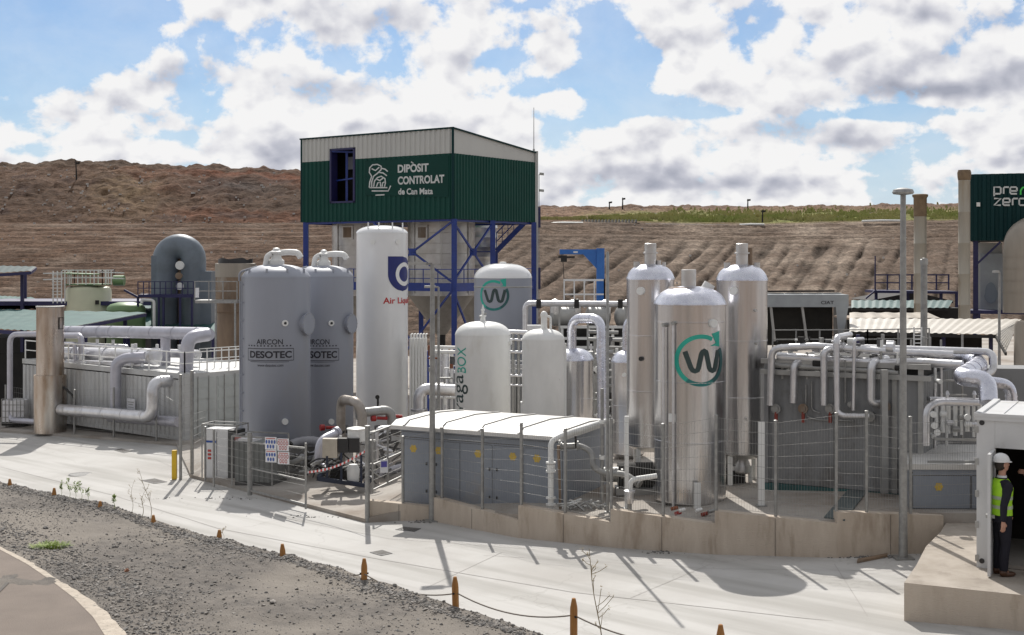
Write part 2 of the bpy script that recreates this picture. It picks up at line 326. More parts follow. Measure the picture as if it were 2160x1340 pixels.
def pipe_mesh(mb, pts, r, bend=None, bands=1.1, n=14, flange=False):
    pts = [Vector(p) for p in pts]; bend = bend or r * 3
    mb.tube(rounded(pts, bend), r, n)
    for a, b in zip(pts[:-1], pts[1:]):
        L_ = (b - a).length; d = (b - a).normalized(); k = int((L_ - 2 * bend) / bands) if bands else 0
        if L_ > 2.2 * bend and bands:
            for i in range(k + 2):
                p = a + d * (bend + (L_ - 2 * bend) * i / (k + 1)); mb.cyl(p - d * .012, p + d * .012, r * 1.05, n)
    if flange:
        for p, q in ((pts[0], pts[1]), (pts[-1], pts[-2])):
            d = (q - p).normalized(); mb.cyl(p, p + d * .03, r * 1.5, n); mb.cyl(p + d * .05, p + d * .075, r * 1.5, n)
    return mb
def pipe(name, label, pts, r, m='pipe_alu', group=None, parent=None, bend=None, bands=1.1, flange=False, cat='pipe', n=14):
    mb = pipe_mesh(MB(), pts, r, bend, bands, n, flange); o = mb.build(name, m, parent)
    if not parent: tag(o, label, cat, group)
    return o
def rail_mesh(mb, pts, h=1.0, step=1.1, r=.02, bars=(.5, 1.0), kick=False):
    pts = [Vector(p) for p in pts]
    for a, b in zip(pts[:-1], pts[1:]):
        n = max(1, round((b - a).length / step))
        for i in range(n + 1):
            p = a.lerp(b, i / n); mb.bar(p, p + Z * h, r * 2)
        for k in bars: mb.bar(a + Z * (h * k - r), b + Z * (h * k - r), r * 1.7)
        if kick: mb.bar(a + Z * .06, b + Z * .06, .012, .12)
    return mb
def corr(mb, o, d, width, h, pitch=.25, depth=.04, nrm=None, up=Z, duty=.5, thick=.02):
    """corrugated sheet from corner o along d, height along up, ribs proud towards nrm"""
    o = Vector(o); d = Vector(d).normalized(); nrm = Vector(nrm).normalized(); k = max(1, int(round(width / pitch))); p = width / k; xs = []
    for i in range(k):
        x = i * p; e = p * .12
        xs += [(x, 0), (x + p * duty - e, 0), (x + p * duty, 1), (x + p - e, 1)]
    xs.append((width, 0)); vs = []
    for x, a in xs:
        b = o + d * x + nrm * depth * a; vs += [b, b + up * h]
    fs = [(2 * i, 2 * i + 2, 2 * i + 3, 2 * i + 1) for i in range(len(xs) - 1)]
    if (d.cross(up)).dot(nrm) < 0: fs = [f[::-1] for f in fs]
    return mb.add(vs, fs)
def corr_box(mb, o, a, b, h, pitch=.25, depth=.035, inset=.0):
    """box with corrugated sides: corner o, horizontal edge vectors a (towards the right) and b (back)"""
    o, a, b = Vector(o), Vector(a), Vector(b); an, bn = a.normalized(), b.normalized()
    corr(mb, o, an, a.length, h, pitch, depth, -bn); corr(mb, o + b, an, a.length, h, pitch, depth, bn)
    corr(mb, o, bn, b.length, h, pitch, depth, -an); corr(mb, o + a, bn, b.length, h, pitch, depth, an)
    mb.quad(o + Z * h, o + a + Z * h, o + a + b + Z * h, o + b + Z * h)
    return mb
def dup(root, loc, label=None, group=None):
    r = root.copy(); COL.objects.link(r); r.location = Vector(loc)
    if label: r['label'] = label
    if group: r['group'] = group
    for ch in list(root.children):
        c = ch.copy(); COL.objects.link(c); c.parent = r
        for g in list(ch.children):
            d = g.copy(); COL.objects.link(d); d.parent = c
    return r
# ---- text
def text_mesh(s, bold=.0, shear=0):
    cu = bpy.data.curves.new('lettering', 'FONT'); cu.body = s; cu.size = 1; cu.offset = bold; cu.shear = shear; cu.resolution_u = 4
    o = bpy.data.objects.new('lettering', cu); COL.objects.link(o); dg = bpy.context.evaluated_depsgraph_get(); dg.update()
    me = bpy.data.meshes.new_from_object(o.evaluated_get(dg)); vs = [Vector(v.co) for v in me.vertices]; fs = [tuple(p.vertices) for p in me.polygons]
    bpy.data.objects.remove(o); bpy.data.curves.remove(cu); bpy.data.meshes.remove(me)
    x0 = min(v.x for v in vs); x1 = max(v.x for v in vs); y0 = min(v.y for v in vs); y1 = max(v.y for v in vs)
    return [((v.x - x0) / (x1 - x0), (v.y - y0) / (y1 - y0)) for v in vs], fs
def text_plane(mb, s, o, d, up, w, h, bold=.02):
    uv, fs = text_mesh(s, bold); o, d, up = Vector(o), Vector(d), Vector(up)
    return mb.add([o + d * (w * a) + up * (h * b) for a, b in uv], fs)
def cylpt(c, r, th, z):   # th = 0 faces the camera; grows to the right
    c = Vector(c); f = Vector((-c.x, -c.y, 0)).normalized(); rt = Vector((-f.y, f.x, 0)) * 1.0
    return Vector((c.x, c.y, 0)) + (f * cos(th) + rt * sin(th)) * r + Z * z
def text_cyl(mb, s, c, r, th0, th1, z0, z1, bold=.02, rot=False):
    uv, fs = text_mesh(s, bold)
    if rot: uv = [(1 - b, a) for a, b in uv]
    return mb.add([cylpt(c, r, th0 + (th1 - th0) * a, z0 + (z1 - z0) * b) for a, b in uv], fs)
def stroke(mb, pts, w, fn, closed=False, seg=None):
    """flat stroke of width w through 2D points, mapped to the surface by fn(x, y)"""
    pts = [Vector((p[0], p[1])) for p in pts]; n = len(pts); vs = []
    for i, p in enumerate(pts):
        a = pts[(i - 1) % n] if (closed or i > 0) else p; b = pts[(i + 1) % n] if (closed or i < n - 1) else p
        d = (b - a).normalized(); q = Vector((-d.y, d.x)) * w / 2; vs += [fn(*(p + q)), fn(*(p - q))]
    m = n if closed else n - 1
    return mb.add(vs, [(2 * i + 1, (2 * i + 3) % (2 * n), (2 * i + 2) % (2 * n), 2 * i) for i in range(m)])
def arc(cx, cy, r, a0, a1, n=24): return [(cx + r * cos(radians(a0 + (a1 - a0) * i / n)), cy + r * sin(radians(a0 + (a1 - a0) * i / n))) for i in range(n + 1)]
def lerp_pts(a, b, n): return [(a[0] + (b[0] - a[0]) * i / n, a[1] + (b[1] - a[1]) * i / n) for i in range(n + 1)]
# ------------------------------------------------------------------ setting: ground, road, floor, hills
def fb(x, y, z=0, o=5): return noise.fractal(Vector((x, y, z)), 1.0, 2.0, o)
def interp(tab, x):
    if x <= tab[0][0]: return tab[0][1]
    for (a, b), (c, d) in zip(tab[:-1], tab[1:]):
        if x <= c: t = (x - a) / (c - a); t = t * t * (3 - 2 * t); return b + (d - b) * t
    return tab[-1][1]
def grid(xs, ys, zf):
    vs = [(x, y, zf(x, y)) for y in ys for x in xs]; n = len(xs)
    fs = [(j * n + i, j * n + i + 1, (j + 1) * n + i + 1, (j + 1) * n + i) for j in range(len(ys) - 1) for i in range(n - 1)]
    return MB().add(vs, fs, True)
def frange(a, b, n): return [a + (b - a) * i / n for i in range(n + 1)]
kind(grid([-3000, -200, -60, 0, 60, 200, 3000], [-3000, -200, -30, 0, 60, 200, 3000], lambda x, y: EZ - 7.2).build('ground', 'earth_far'), 'structure')
road = grid([-60, -20, 0, 7, 60], [4, 30, 60], lambda x, y: zr(x)).build('road', 'concrete_road'); kind(road, 'structure')
# front edge of the raised plant floor
front = [(-60, 60), (-25, 50)] + [(p.x, p.y) for p in (RG(0, 912), RG(200, 926), RG(372, 941), RG(402, 1008), RG(500, 1033), RG(640, 1069), RG(770, 1103))] + \
        [(p.x, p.y + .12) for p in (RG(905, 1098), RG(1095, 1135), RG(1290, 1155), RG(1510, 1170), RG(1765, 1177), RG(1990, 1167))] + [(20, 23.4), (60, 23.4)]
def fy(X):
    for (a, b), (c, d) in zip(front[:-1], front[1:]):
        if a <= X <= c: return b + (d - b) * (X - a) / (c - a)
    return 60
mb = MB(); XS = sorted(set([a for a, b in front] + [a for a, b in HPT]))
for a, b in zip(XS[:-1], XS[1:]):
    for A, B in (((a, fy(a)), (b, fy(b))),):
        p = [Vector((a, fy(a), zp(a))), Vector((b, fy(b), zp(b))), Vector((b, 78, zp(b))), Vector((a, 78, zp(a)))]
        mb.add(p, [(0, 1, 2, 3)]); mb.add([p[0] - Z * 1.2, p[1] - Z * 1.2, p[1], p[0]], [(0, 1, 2, 3)])
kind(mb.build('plant_floor', 'concrete_floor'), 'structure')
# seams, grates and covers let into the road
def road_line(pts, w, name, m, dz=.004):
    mb = MB(); ps = [RG(*p) for p in pts]
    for i in range(len(ps) - 1):
        a, b = ps[i], ps[i + 1]; d = (b - a).normalized(); q = Vector((-d.y, d.x, 0)) * w / 2
        mb.add([a + q + Z * dz, a - q + Z * dz, b - q + Z * dz, b + q + Z * dz], [(0, 1, 2, 3)])
    return kind(mb.build(name, m), 'structure')
road_line([(-300, 940), (0, 985), (235, 1044), (460, 1115), (800, 1180), (1210, 1250), (1700, 1305), (2300, 1362)], .022, 'road_joint', 'joint')
for a in ([(560, 1085), (820, 1137), (1130, 1160)], [(1020, 1172), (1500, 1200), (1900, 1205)], [(120, 950), (330, 970), (520, 1060)], [(1330, 1262), (1500, 1190)], [(900, 1240), (1060, 1165)], [(1830, 1300), (1760, 1190)]):
    road_line(a, .010, 'road_joint', 'joint')
# crest of the gravel bench and the bench itself
def hb(X, Y): return 4.18 + .026 * (Y - 14.2)
crest = [P(px, py, 2700 * h / (py - HY)) for px, py, h in ((-250, 970, 4.62), (0, 1020, 4.46), (200, 1062, 4.38), (326, 1103, 4.32), (459, 1140, 4.29), (601, 1173, 4.25), (768, 1222, 4.22), (890, 1262, 4.2), (1000, 1296, 4.18), (1130, 1341, 4.15), (1300, 1420, 4.12), (1500, 1560, 4.1), (1700, 1900, 4.1))]
cl = [(c.x, c.y) for c in crest]
def crest_y(X):
    if X <= cl[0][0]: return cl[0][1] + (cl[0][0] - X) * .9
    for (a, b), (c, d) in zip(cl[:-1], cl[1:]):
        if a <= X <= c: return b + (d - b) * (X - a) / (c - a)
    return max(1.0, cl[-1][1] - (X - cl[-1][0]) * 1.2)
def bench_z(X, t):      # t = distance in front of (+) or beyond (-) the crest
    Y = crest_y(X) - t; n = fb(X * .8, Y * .8) * .05 + fb(X * 4, Y * 4, 3, 4) * .018
    if t < -.25: return max(EZ - hb(X, crest_y(X)) + n - (-.25 - t) * .75, zr(X) - .05)
    e = .04 * max(0, 1 - abs(t) / .6)
    return EZ - hb(X, Y) + n + e * (.5 + fb(X * 2, 0, 9))
xs = frange(-22, 5.5, 330); ts = frange(-3.4, -.3, 14) + frange(-.25, 6, 150) + frange(6.2, 34, 40)
vs = []; 
for t in ts:
    for X in xs: vs.append(Vector((X, crest_y(X) - t, bench_z(X, t))))
n = len(xs); fs = [(j * n + i + 1, j * n + i, (j + 1) * n + i, (j + 1) * n + i + 1) for j in range(len(ts) - 1) for i in range(n - 1)]
bench = MB().add(vs, fs, True).build('gravel_bench', 'gravel'); kind(bench, 'structure')
# pavement in the lower left corner
def bp(px, py, dz=0):
    Y = 14.; 
    for _ in range(20): Y = 2700 * (hb(0, Y) - .03 - dz) / (py - HY)
    return Vector(((px - 1080) / F * Y, Y, EZ - hb(0, Y) + .03 + dz))
edge = [(-420, 1010), (-200, 1082), (-60, 1132), (0, 1158), (60, 1190), (110, 1224), (160, 1262), (200, 1302), (228, 1345), (250, 1400), (262, 1480)]
e0 = [bp(*p) for p in edge]; mb = MB()
for i, (a, b) in enumerate(zip(e0[:-1], e0[1:])):
    A = Vector((-30, a.y - 6, a.z)); 
    mb.add([a, Vector((-14, a.y - (a.x + 14) * .2, a.z)), Vector((-14, b.y - (b.x + 14) * .2, b.z)), b], [(0, 1, 2, 3)])
pv = mb.build('bench_pavement', 'bench_pavement'); kind(pv, 'structure')
mb = MB(); prev = None; rr = random.Random(3); m_ = 60
ring = []
for i in range(m_ + 1):
    t = i / m_ * (len(e0) - 1); k = min(int(t), len(e0) - 2); p = e0[k].lerp(e0[k + 1], t - k); d = (e0[k + 1] - e0[k]).normalized(); q = Vector((-d.y, d.x, 0))
    if q.x < 0: q = -q
    w = .06 + .20 * max(0, min(1, (p.x + 6.2) / 2.4)) * (1 + .6 * fb(i * .5, 0, 5)) + .04 * fb(i * 1.3, 2, 5)
    ring.append((p - q * .02, p + q * w))
for (a, b), (c, d) in zip(ring[:-1], ring[1:]):
    h = Z * .004; mb.add([a + h, c + h, d + h, b + h], [(0, 1, 2, 3)]); mb.add([b + h, d + h, d - Z * .1, b - Z * .1], [(0, 1, 2, 3)])
kind(mb.build('pavement_edge', 'pavement_edge'), 'structure')
mb = MB(); a = bp(30, 1212) + Z * .006; b = bp(-60, 1300) + Z * .006; mb.add([a, b, b + Vector((.05, 0, 0)), a + Vector((.05, 0, 0))], [(0, 1, 2, 3)])
kind(mb.build('pavement_joint', 'seam'), 'structure')
# slab in front of the white cabin
SH = 4.78; zs = EZ - SH
sl = [Vector((5.82, 19.0, zs)), Vector((15.5, 14.4, zs)), Vector((15.5, 23.52, zs)), Vector((8.0, 23.52, zs)), Vector((7.55, 22.55, zs)), Vector((6.92, 21.4, zs)), Vector((6.35, 20.1, zs))]
mb = MB(); nn = len(sl); mb.add(sl, [tuple(range(nn))])
kind(mb.build('concrete_slab', 'concrete_slab'), 'structure')
mb = MB()
for i in (6, 5, 4, 3, 0):
    a, b = sl[i], sl[(i + 1) % nn]; mb.add([a - Z * 1.0, b - Z * 1.0, b, a], [(0, 1, 2, 3)])
kind(mb.build('slab_edge', 'concrete_wall'), 'structure')

# ---- the landfill slope behind the plant
def mkhill():
    m = bpy.data.materials.new('hill_earth'); m.use_nodes = True; N = m.node_tree.nodes; L = m.node_tree.links; b = N['Principled BSDF']; b.inputs['Roughness'].default_value = .95
    b.inputs['Specular IOR Level'].default_value = .1
    at = N.new('ShaderNodeVertexColor'); at.layer_name = 'soil'
    tc = N.new('ShaderNodeTexCoord'); mp = N.new('ShaderNodeMapping'); L.new(tc.outputs['Object'], mp.inputs[0])
    def nz(sc, st, det=8, ro=.65):
        mp = N.new('ShaderNodeMapping'); mp.inputs['Scale'].default_value = st; L.new(tc.outputs['Object'], mp.inputs[0])
        n = N.new('ShaderNodeTexNoise'); n.inputs['Scale'].default_value = sc; n.inputs['Detail'].default_value = det; n.inputs['Roughness'].default_value = ro; L.new(mp.outputs[0], n.inputs['Vector']); return n.outputs[0]
    a = nz(1.0, (.12, .9, 1.6)); c = nz(1.6, (1, 1, 1), 10)
    r = N.new('ShaderNodeMapRange'); r.inputs[1].default_value = .32; r.inputs[2].default_value = .68; r.inputs[3].default_value = .80; r.inputs[4].default_value = 1.18; L.new(a, r.inputs[0])
    r2 = N.new('ShaderNodeMapRange'); r2.inputs[1].default_value = .3; r2.inputs[2].default_value = .7; r2.inputs[3].default_value = .72; r2.inputs[4].default_value = 1.28; L.new(c, r2.inputs[0])
    r3 = N.new('ShaderNodeMapRange'); r3.inputs[1].default_value = .35; r3.inputs[2].default_value = .65; r3.inputs[3].default_value = .66; r3.inputs[4].default_value = 1.34; L.new(nz(4.5, (1, .6, 1), 10, .7), r3.inputs[0])
    mu0 = N.new('ShaderNodeMath'); mu0.operation = 'MULTIPLY'; L.new(r2.outputs[0], mu0.inputs[0]); L.new(r3.outputs[0], mu0.inputs[1])
    mu = N.new('ShaderNodeMath'); mu.operation = 'MULTIPLY'; L.new(r.outputs[0], mu.inputs[0]); L.new(mu0.outputs[0], mu.inputs[1])
    sc = N.new('ShaderNodeVectorMath'); sc.operation = 'SCALE'; L.new(at.outputs[0], sc.inputs[0]); L.new(mu.outputs[0], sc.inputs[3]); L.new(sc.outputs[0], b.inputs['Base Color'])
    bp = N.new('ShaderNodeBump'); bp.inputs['Strength'].default_value = .9; bp.inputs['Distance'].default_value = .35; L.new(nz(1.3, (.5, 1, 1.5), 8), bp.inputs['Height']); L.new(bp.outputs[0], b.inputs['Normal'])
    MATS['hill_earth'] = m
mkhill()
ridge = [(-400, 348), (0, 346), (60, 344), (165, 345), (250, 342), (330, 350), (440, 352), (520, 356), (640, 362), (800, 380), (950, 405), (1060, 425), (1140, 435), (1300, 437), (1380, 435), (1550, 436), (1700, 434), (1900, 433), (2050, 432), (2600, 430)]
benchl = [(-400, 470), (640, 470), (900, 468), (1140, 464), (1600, 470), (1800, 466), (2050, 462), (2600, 455)]
def hillz(px, s):
    """s 0..1 up the lower slope, 1..1.25 over the bench, ..2 up to the ridge"""
    yb = interp(benchl, px); yr = interp(ridge, px); z0 = EZ - 6.6; zb = EZ - (yb - HY) / F * 112; zrr = EZ - (yr - HY) / F * 136
    if s < 1: return z0 + (zb - z0) * s, 74 + 38 * s
    if s < 1.12: return zb + .12 * (s - 1) * 8, 112 + 60 * (s - 1)
    t = (s - 1.12) / .88; return zb + .12 + (zrr - zb - .12) * (t ** .85), 119.2 + 16.8 * t
mb = MB(); pxs = frange(-500, 2700, 900); ss = frange(0, 1, 110) + [1.03, 1.08, 1.12] + frange(1.14, 2, 60)
vs = []; colr = []
for s in ss:
    for px in pxs:
        z, Y = hillz(px, s); X = (px - 1080) / F * Y
        left = max(0, min(1, (1000 - px) / 300)); right = 1 - left; low = s < 1
        d = 0; fur = 0
        if low:
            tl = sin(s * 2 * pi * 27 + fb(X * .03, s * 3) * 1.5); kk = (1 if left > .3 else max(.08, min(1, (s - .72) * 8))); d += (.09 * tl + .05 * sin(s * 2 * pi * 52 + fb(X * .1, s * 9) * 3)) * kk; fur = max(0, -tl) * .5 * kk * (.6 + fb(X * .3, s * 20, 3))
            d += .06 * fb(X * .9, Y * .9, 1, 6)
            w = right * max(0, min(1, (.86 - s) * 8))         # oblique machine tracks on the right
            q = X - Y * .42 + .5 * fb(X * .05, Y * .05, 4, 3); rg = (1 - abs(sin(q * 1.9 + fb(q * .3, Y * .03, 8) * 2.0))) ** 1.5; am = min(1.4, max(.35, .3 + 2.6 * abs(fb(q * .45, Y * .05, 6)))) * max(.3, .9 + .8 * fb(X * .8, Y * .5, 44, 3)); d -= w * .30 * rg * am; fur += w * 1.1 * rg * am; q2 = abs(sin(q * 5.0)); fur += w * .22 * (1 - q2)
            w2 = math.exp(-((X - 1.055 * (Y - 74) * .34 - (1560 - 1080) / F * 95) / 1.6) ** 2)
        else:
            d += .20 * fb(X * .35, Y * .35, 2, 7) * min(1, (s - 1) * 4)
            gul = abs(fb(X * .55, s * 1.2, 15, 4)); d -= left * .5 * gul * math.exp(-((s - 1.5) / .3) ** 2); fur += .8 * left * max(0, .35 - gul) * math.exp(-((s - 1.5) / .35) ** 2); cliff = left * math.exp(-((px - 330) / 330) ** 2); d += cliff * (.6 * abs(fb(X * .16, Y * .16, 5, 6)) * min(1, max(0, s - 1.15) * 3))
            d += .22 * fb(X * .9, Y * .9, 7, 5) * min(1, (s - 1) * 4)
            if s > 1.9: d += (.30 * fb(X * .12, 0, 11, 5) + .22 * abs(fb(X * .45, 1, 12, 5))) * (.35 + .65 * left)
            w2 = 0
        vs.append((X, Y, z + d))
        n1 = fb(X * .06, Y * .1, 20, 5); n2 = fb(X * .3, Y * .5, 22, 5)
        base = Vector((.112, .070, .048)) * (1 + .3 * n1)
        if left > .2 and not low:
            red = max(0, min(1, (px - 330) / 260 + n1 * 1.6)); base = base.lerp(Vector((.145, .054, .029)), .8 * red * min(1, (s - 1.05) * 6))
            tan = math.exp(-((px - 265) / 70) ** 2) * math.exp(-((s - 1.5) / .28) ** 2); base = base.lerp(Vector((.26, .18, .10)), .8 * tan * (.6 + n2))
            blk = math.exp(-((px - 500) / 80) ** 2 - ((s - 1.62) / .12) ** 2); base = base.lerp(Vector((.07, .055, .05)), min(1, .8 * blk))
            drk = max(0, min(1, n2 * 3 - .6)); base = base.lerp(Vector((.085, .055, .045)), .75 * drk)
            if s > 1.9: base = base.lerp(Vector((.10, .07, .05)), .7)
        elif low:
            base = base.lerp(Vector((.146, .106, .080)), right)
            base = base.lerp(Vector((.25, .195, .155)), max(0, min(1, n2 * 1.4)) * .5)
            band = abs(sin(px * .018 + s * 5.5)) if px > 1140 else 0
            for cx, wd_ in ((1520, 90), (1730, 70), (1860, 60)):
                tr = math.exp(-(((px + (1 - s) * -0 + (s - 1) * -260) - cx - 0) / wd_) ** 2); base = base.lerp(Vector((.33, .265, .21)), .6 * tr * right * (.7 + n2))
            if 0.80 < s: 
                trk = math.exp(-((px - 1285) / 14) ** 2) + math.exp(-((px - 1322) / 12) ** 2); base = base.lerp(Vector((.12, .09, .07)), min(1, trk) * .7)
        elif right > .3:
            g = max(0, min(1, (px - 1200) / 160)) * math.exp(-((s - 1.28) / .30) ** 2) * (1.25 + n2 * 1.6)
            base = base.lerp(Vector((.25, .165, .115)), .6); base = base.lerp(Vector((.19, .195, .07)), max(0, min(1, g)))
            if s > 1.85: base = base.lerp(Vector((.16, .11, .085)), .6)
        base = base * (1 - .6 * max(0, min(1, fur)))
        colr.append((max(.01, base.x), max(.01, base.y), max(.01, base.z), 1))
n = len(pxs); fs = [(j * n + i, j * n + i + 1, (j + 1) * n + i + 1, (j + 1) * n + i) for j in range(len(ss) - 1) for i in range(n - 1)]
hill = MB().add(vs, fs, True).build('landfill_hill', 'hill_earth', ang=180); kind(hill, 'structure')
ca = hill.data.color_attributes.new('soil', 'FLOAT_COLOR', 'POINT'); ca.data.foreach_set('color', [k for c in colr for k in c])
def hillpt(px, py):      # a point of the slope seen at this bearing and height
    best = None
    for i in range(400):
        s = i / 200; z, Y = hillz(px, s); y = HY - (z - EZ) / Y * F
        if best is None or abs(y - py) < best[0]: best = (abs(y - py), s, z, Y)
    _, s, z, Y = best; return Vector(((px - 1080) / F * Y, Y, z))
# earth bank behind the viewpoint, part of the same landfill
xs = frange(-160, 160, 60); ys = frange(-80, -12, 24)
kind(grid(xs, ys, lambda x, y: EZ - 7 + max(0, min(1, (-12 - y) / 40)) * 16 + fb(x * .08, y * .1) * 1.5).build('rear_hill', 'earth_far'), 'structure')
# rough tufts of grass on the bench of the slope
mb = MB(); rr = random.Random(5)
for i in range(8200):
    px = rr.uniform(1195, 2140) if rr.random() < .85 else rr.uniform(1140, 1300); s = 1.1 + abs(rr.gauss(.08, .22)); 
    if px < 1400: s = 1.1 + rr.random() * .3 * max(.1, (px - 1180) / 220)
    z, Y = hillz(px, s); X = (px - 1080) / F * Y; 
    if fb(X * .25, Y * .4, 30) < -.12: continue
    h = rr.uniform(.12, .42); a = rr.uniform(0, pi); w = rr.uniform(.1, .3)
    d = Vector((cos(a), sin(a) * .4, 0)) * w; p = Vector((X, Y, z - .12)); lean = Vector((rr.uniform(-.1, .1), rr.uniform(-.1, .1), h + .15))
    mb.add([p - d, p + d, p + d * .3 + lean, p - d * .5 + lean * .9], [(0, 1, 2, 3)])
mat('hill_grass', (.24, .27, .08), (.34, .32, .14), rough=.9, scale=.25, contrast=(.4, .6))
kind(mb.build('grass', 'hill_grass'), 'stuff')
# pale waste scattered on the slope
mb = MB(); rr = random.Random(9)
for i in range(430):
    px = rr.uniform(-100, 640) if rr.random() < .8 else rr.uniform(1140, 2050); s = rr.uniform(1.1, 1.95) if rr.random() < .62 else rr.uniform(.3, 1.1)
    z, Y = hillz(px, s); p = Vector(((px - 1080) / F * Y, Y - .1, z + .03)); w = rr.uniform(.04, .22) * (1.2 if s > 1 else .8); h = rr.uniform(.0, .03)
    mb.wbox(p - Z * .12, (w, w * .7, h + .14))
kind(mb.build('litter', 'litter'), 'stuff')
# ------------------------------------------------------------------ retaining wall and fences
WB = [RG(*p) for p in ((778, 1100), (905, 1098), (1093, 1135), (1288, 1155), (1508, 1170), (1766, 1177), (1990, 1167))]
WT = [5.30, 5.17, 4.97, 4.82, 4.68, 4.57]      # drop of each top below the eye
rw = thing('retaining_wall', 'stepped concrete retaining wall under the wire mesh fence along the road', 'wall', WB[3])
for i in range(6):
    a, b = WB[i], WB[i + 1]; top = EZ - WT[i]; d = (b - a).normalized(); q = Vector((-d.y, d.x, 0))
    t0, t1 = top + .05, top - .05
    mb = MB(); ends = .004 * (i % 2)
    A = [a - q * ends, b - q * ends, b + q * .2, a + q * (.2)]
    vs = [Vector((p.x, p.y, p.z - .6)) for p in A] + [Vector((p.x, p.y, (t0, t1, t1, t0)[k])) for k, p in enumerate(A)]
    mb.add(vs, [(0, 3, 2, 1), (4, 5, 6, 7), (0, 1, 5, 4), (1, 2, 6, 5), (2, 3, 7, 6), (3, 0, 4, 7)])
    mb.build('wall_segment', 'concrete_wall', rw)
    n = 2
    mj = MB()
    for k in range(1, n):
        p = a.lerp(b, k / n) - q * .006; mj.bar(p - Z * .4, Vector((p.x, p.y, top - .02)), .005, .01)
    mj.build('joint', 'seam', rw)
wf = thing('mesh_fence', 'galvanised wire mesh fence standing on the stepped retaining wall', 'fence', WB[3])
def mesh_panel(mb, a, b, z0, z1, vstep=.05, hs=None, w=.0032):
    """welded wire panel from a to b (xy), z0/z1 pairs at each end"""
    a, b = Vector(a), Vector(b); L_ = (Vector((b.x - a.x, b.y - a.y))).length; n = max(2, int(L_ / vstep))
    for i in range(n + 1):
        p = a.lerp(b, i / n); z_0 = z0[0] + (z0[1] - z0[0]) * i / n; z_1 = z1[0] + (z1[1] - z1[0]) * i / n
        mb.bar((p.x, p.y, z_0), (p.x, p.y, z_1), w)
    H = z1[0] - z0[0]; k = max(2, round(H / .2))
    for j in range(k + 1):
        t = j / k; mb.bar((a.x, a.y, z0[0] + (z1[0] - z0[0]) * t), (b.x, b.y, z0[1] + (z1[1] - z0[1]) * t), w * 1.7)
posts = {}
def wallpoint(px):
    for i in range(6):
        a, b = WB[i], WB[i + 1]; pa = 1080 + a.x / a.y * F; pb = 1080 + b.x / b.y * F
        if px <= pb or i == 5:
            # intersection of bearing with segment
            k = (px - 1080) / F; t = (k * a.y - a.x) / ((b.x - a.x) - k * (b.y - a.y)); p = a + (b - a) * t; d = (b - a).normalized()
            return p + Vector((-d.y, d.x, 0)) * .1, EZ - WT[i] + .05 - .1 * t
pp = [(848, 921), (925, 902), (1010, 905), (1094, 893), (1187, 905), (1284, 884), (1395, 895), (1509, 877), (1635, 888), (1768, 872), (1832, 868), (1925, 880)]
fp = []
for px, py in pp:
    p, zt = wallpoint(px); ztop = EZ - (py - HY) / F * p.y; ztop = max(ztop, zt + 1.45); fp.append((p, zt, ztop))
    MB().lathe(Vector((p.x, p.y, zt - .01)), [(.032, 0), (.032, ztop - zt), (.036, ztop - zt), (.036, ztop - zt + .02), (.01, ztop - zt + .03)], 10).build('post', 'galv', wf)
for (a, za, ta), (b, zb, tb) in zip(fp[:-1], fp[1:]):
    mb = MB(); mesh_panel(mb, a, b, (za + .06, za + .0), (ta - .04, ta - .04) if abs(ta - tb) > .3 else (ta - .04, tb - .04)); mb.build('wire_panel', 'galv', wf)
p0 = fp[-1][0]; e = Vector((9.3, 23.75, 0)); mb = MB(); mesh_panel(mb, p0, e, (EZ - 4.66, EZ - 4.70), (EZ - 2.95, EZ - 2.95)); mb.build('wire_panel', 'galv', wf)

# gate between the two pad corners, its open leaf with the pictogram boards
gp = RG(775, 1103)
def gpost(px, ytop, ybase, r=.04, road=True, parent=None, name='post'):
    p = RG(px, ybase) if road else PG(px, ybase); h = (ybase - ytop) / F * p.y
    MB().lathe(p - Z * .02, [(r, 0), (r, h), (r * 1.12, h), (r * 1.12, h + .02), (.01, h + .03)], 10).build(name, 'galv', parent); return p, h
gf = thing('gate_fence', 'wire fence and open gate leaf with safety boards in front of the grey tanks', 'fence', PG(527, 1045))
pa, ha = gpost(775, 898, 1102, .055, True, gf)
pb_, hb_ = gpost(527, 912, 1043, .062, False, gf)
pc, hc = gpost(451, 905, 1026, .03, False, gf)
pd, hd = gpost(433, 900, 1012, .03, False, gf)
mb = MB(); mesh_panel(mb, pc, pb_, (pc.z + .05, pb_.z + .05), (pc.z + hc, pb_.z + hb_ - .1), .05); mb.build('wire_panel', 'galv', gf)
gl = PG(645, 1072); gh = (1070 - 940) / F * gl.y
mb = MB(); A = pb_ + Z * .1; B = gl + Z * .08
mb.bar(B - Z * .1, B + Z * gh, .045); mb.bar(A, B, .04); mb.bar(A + Z * (hb_ - .35), B + Z * (gh - .12), .04); mb.bar(A + Z * .55, B + Z * .55, .03)
mb.build('gate_leaf', 'galv', gf)
mb = MB(); mesh_panel(mb, A, B, (A.z, B.z), (A.z + hb_ - .35, B.z + gh - .12), .05); mb.build('wire_panel', 'galv', gf)
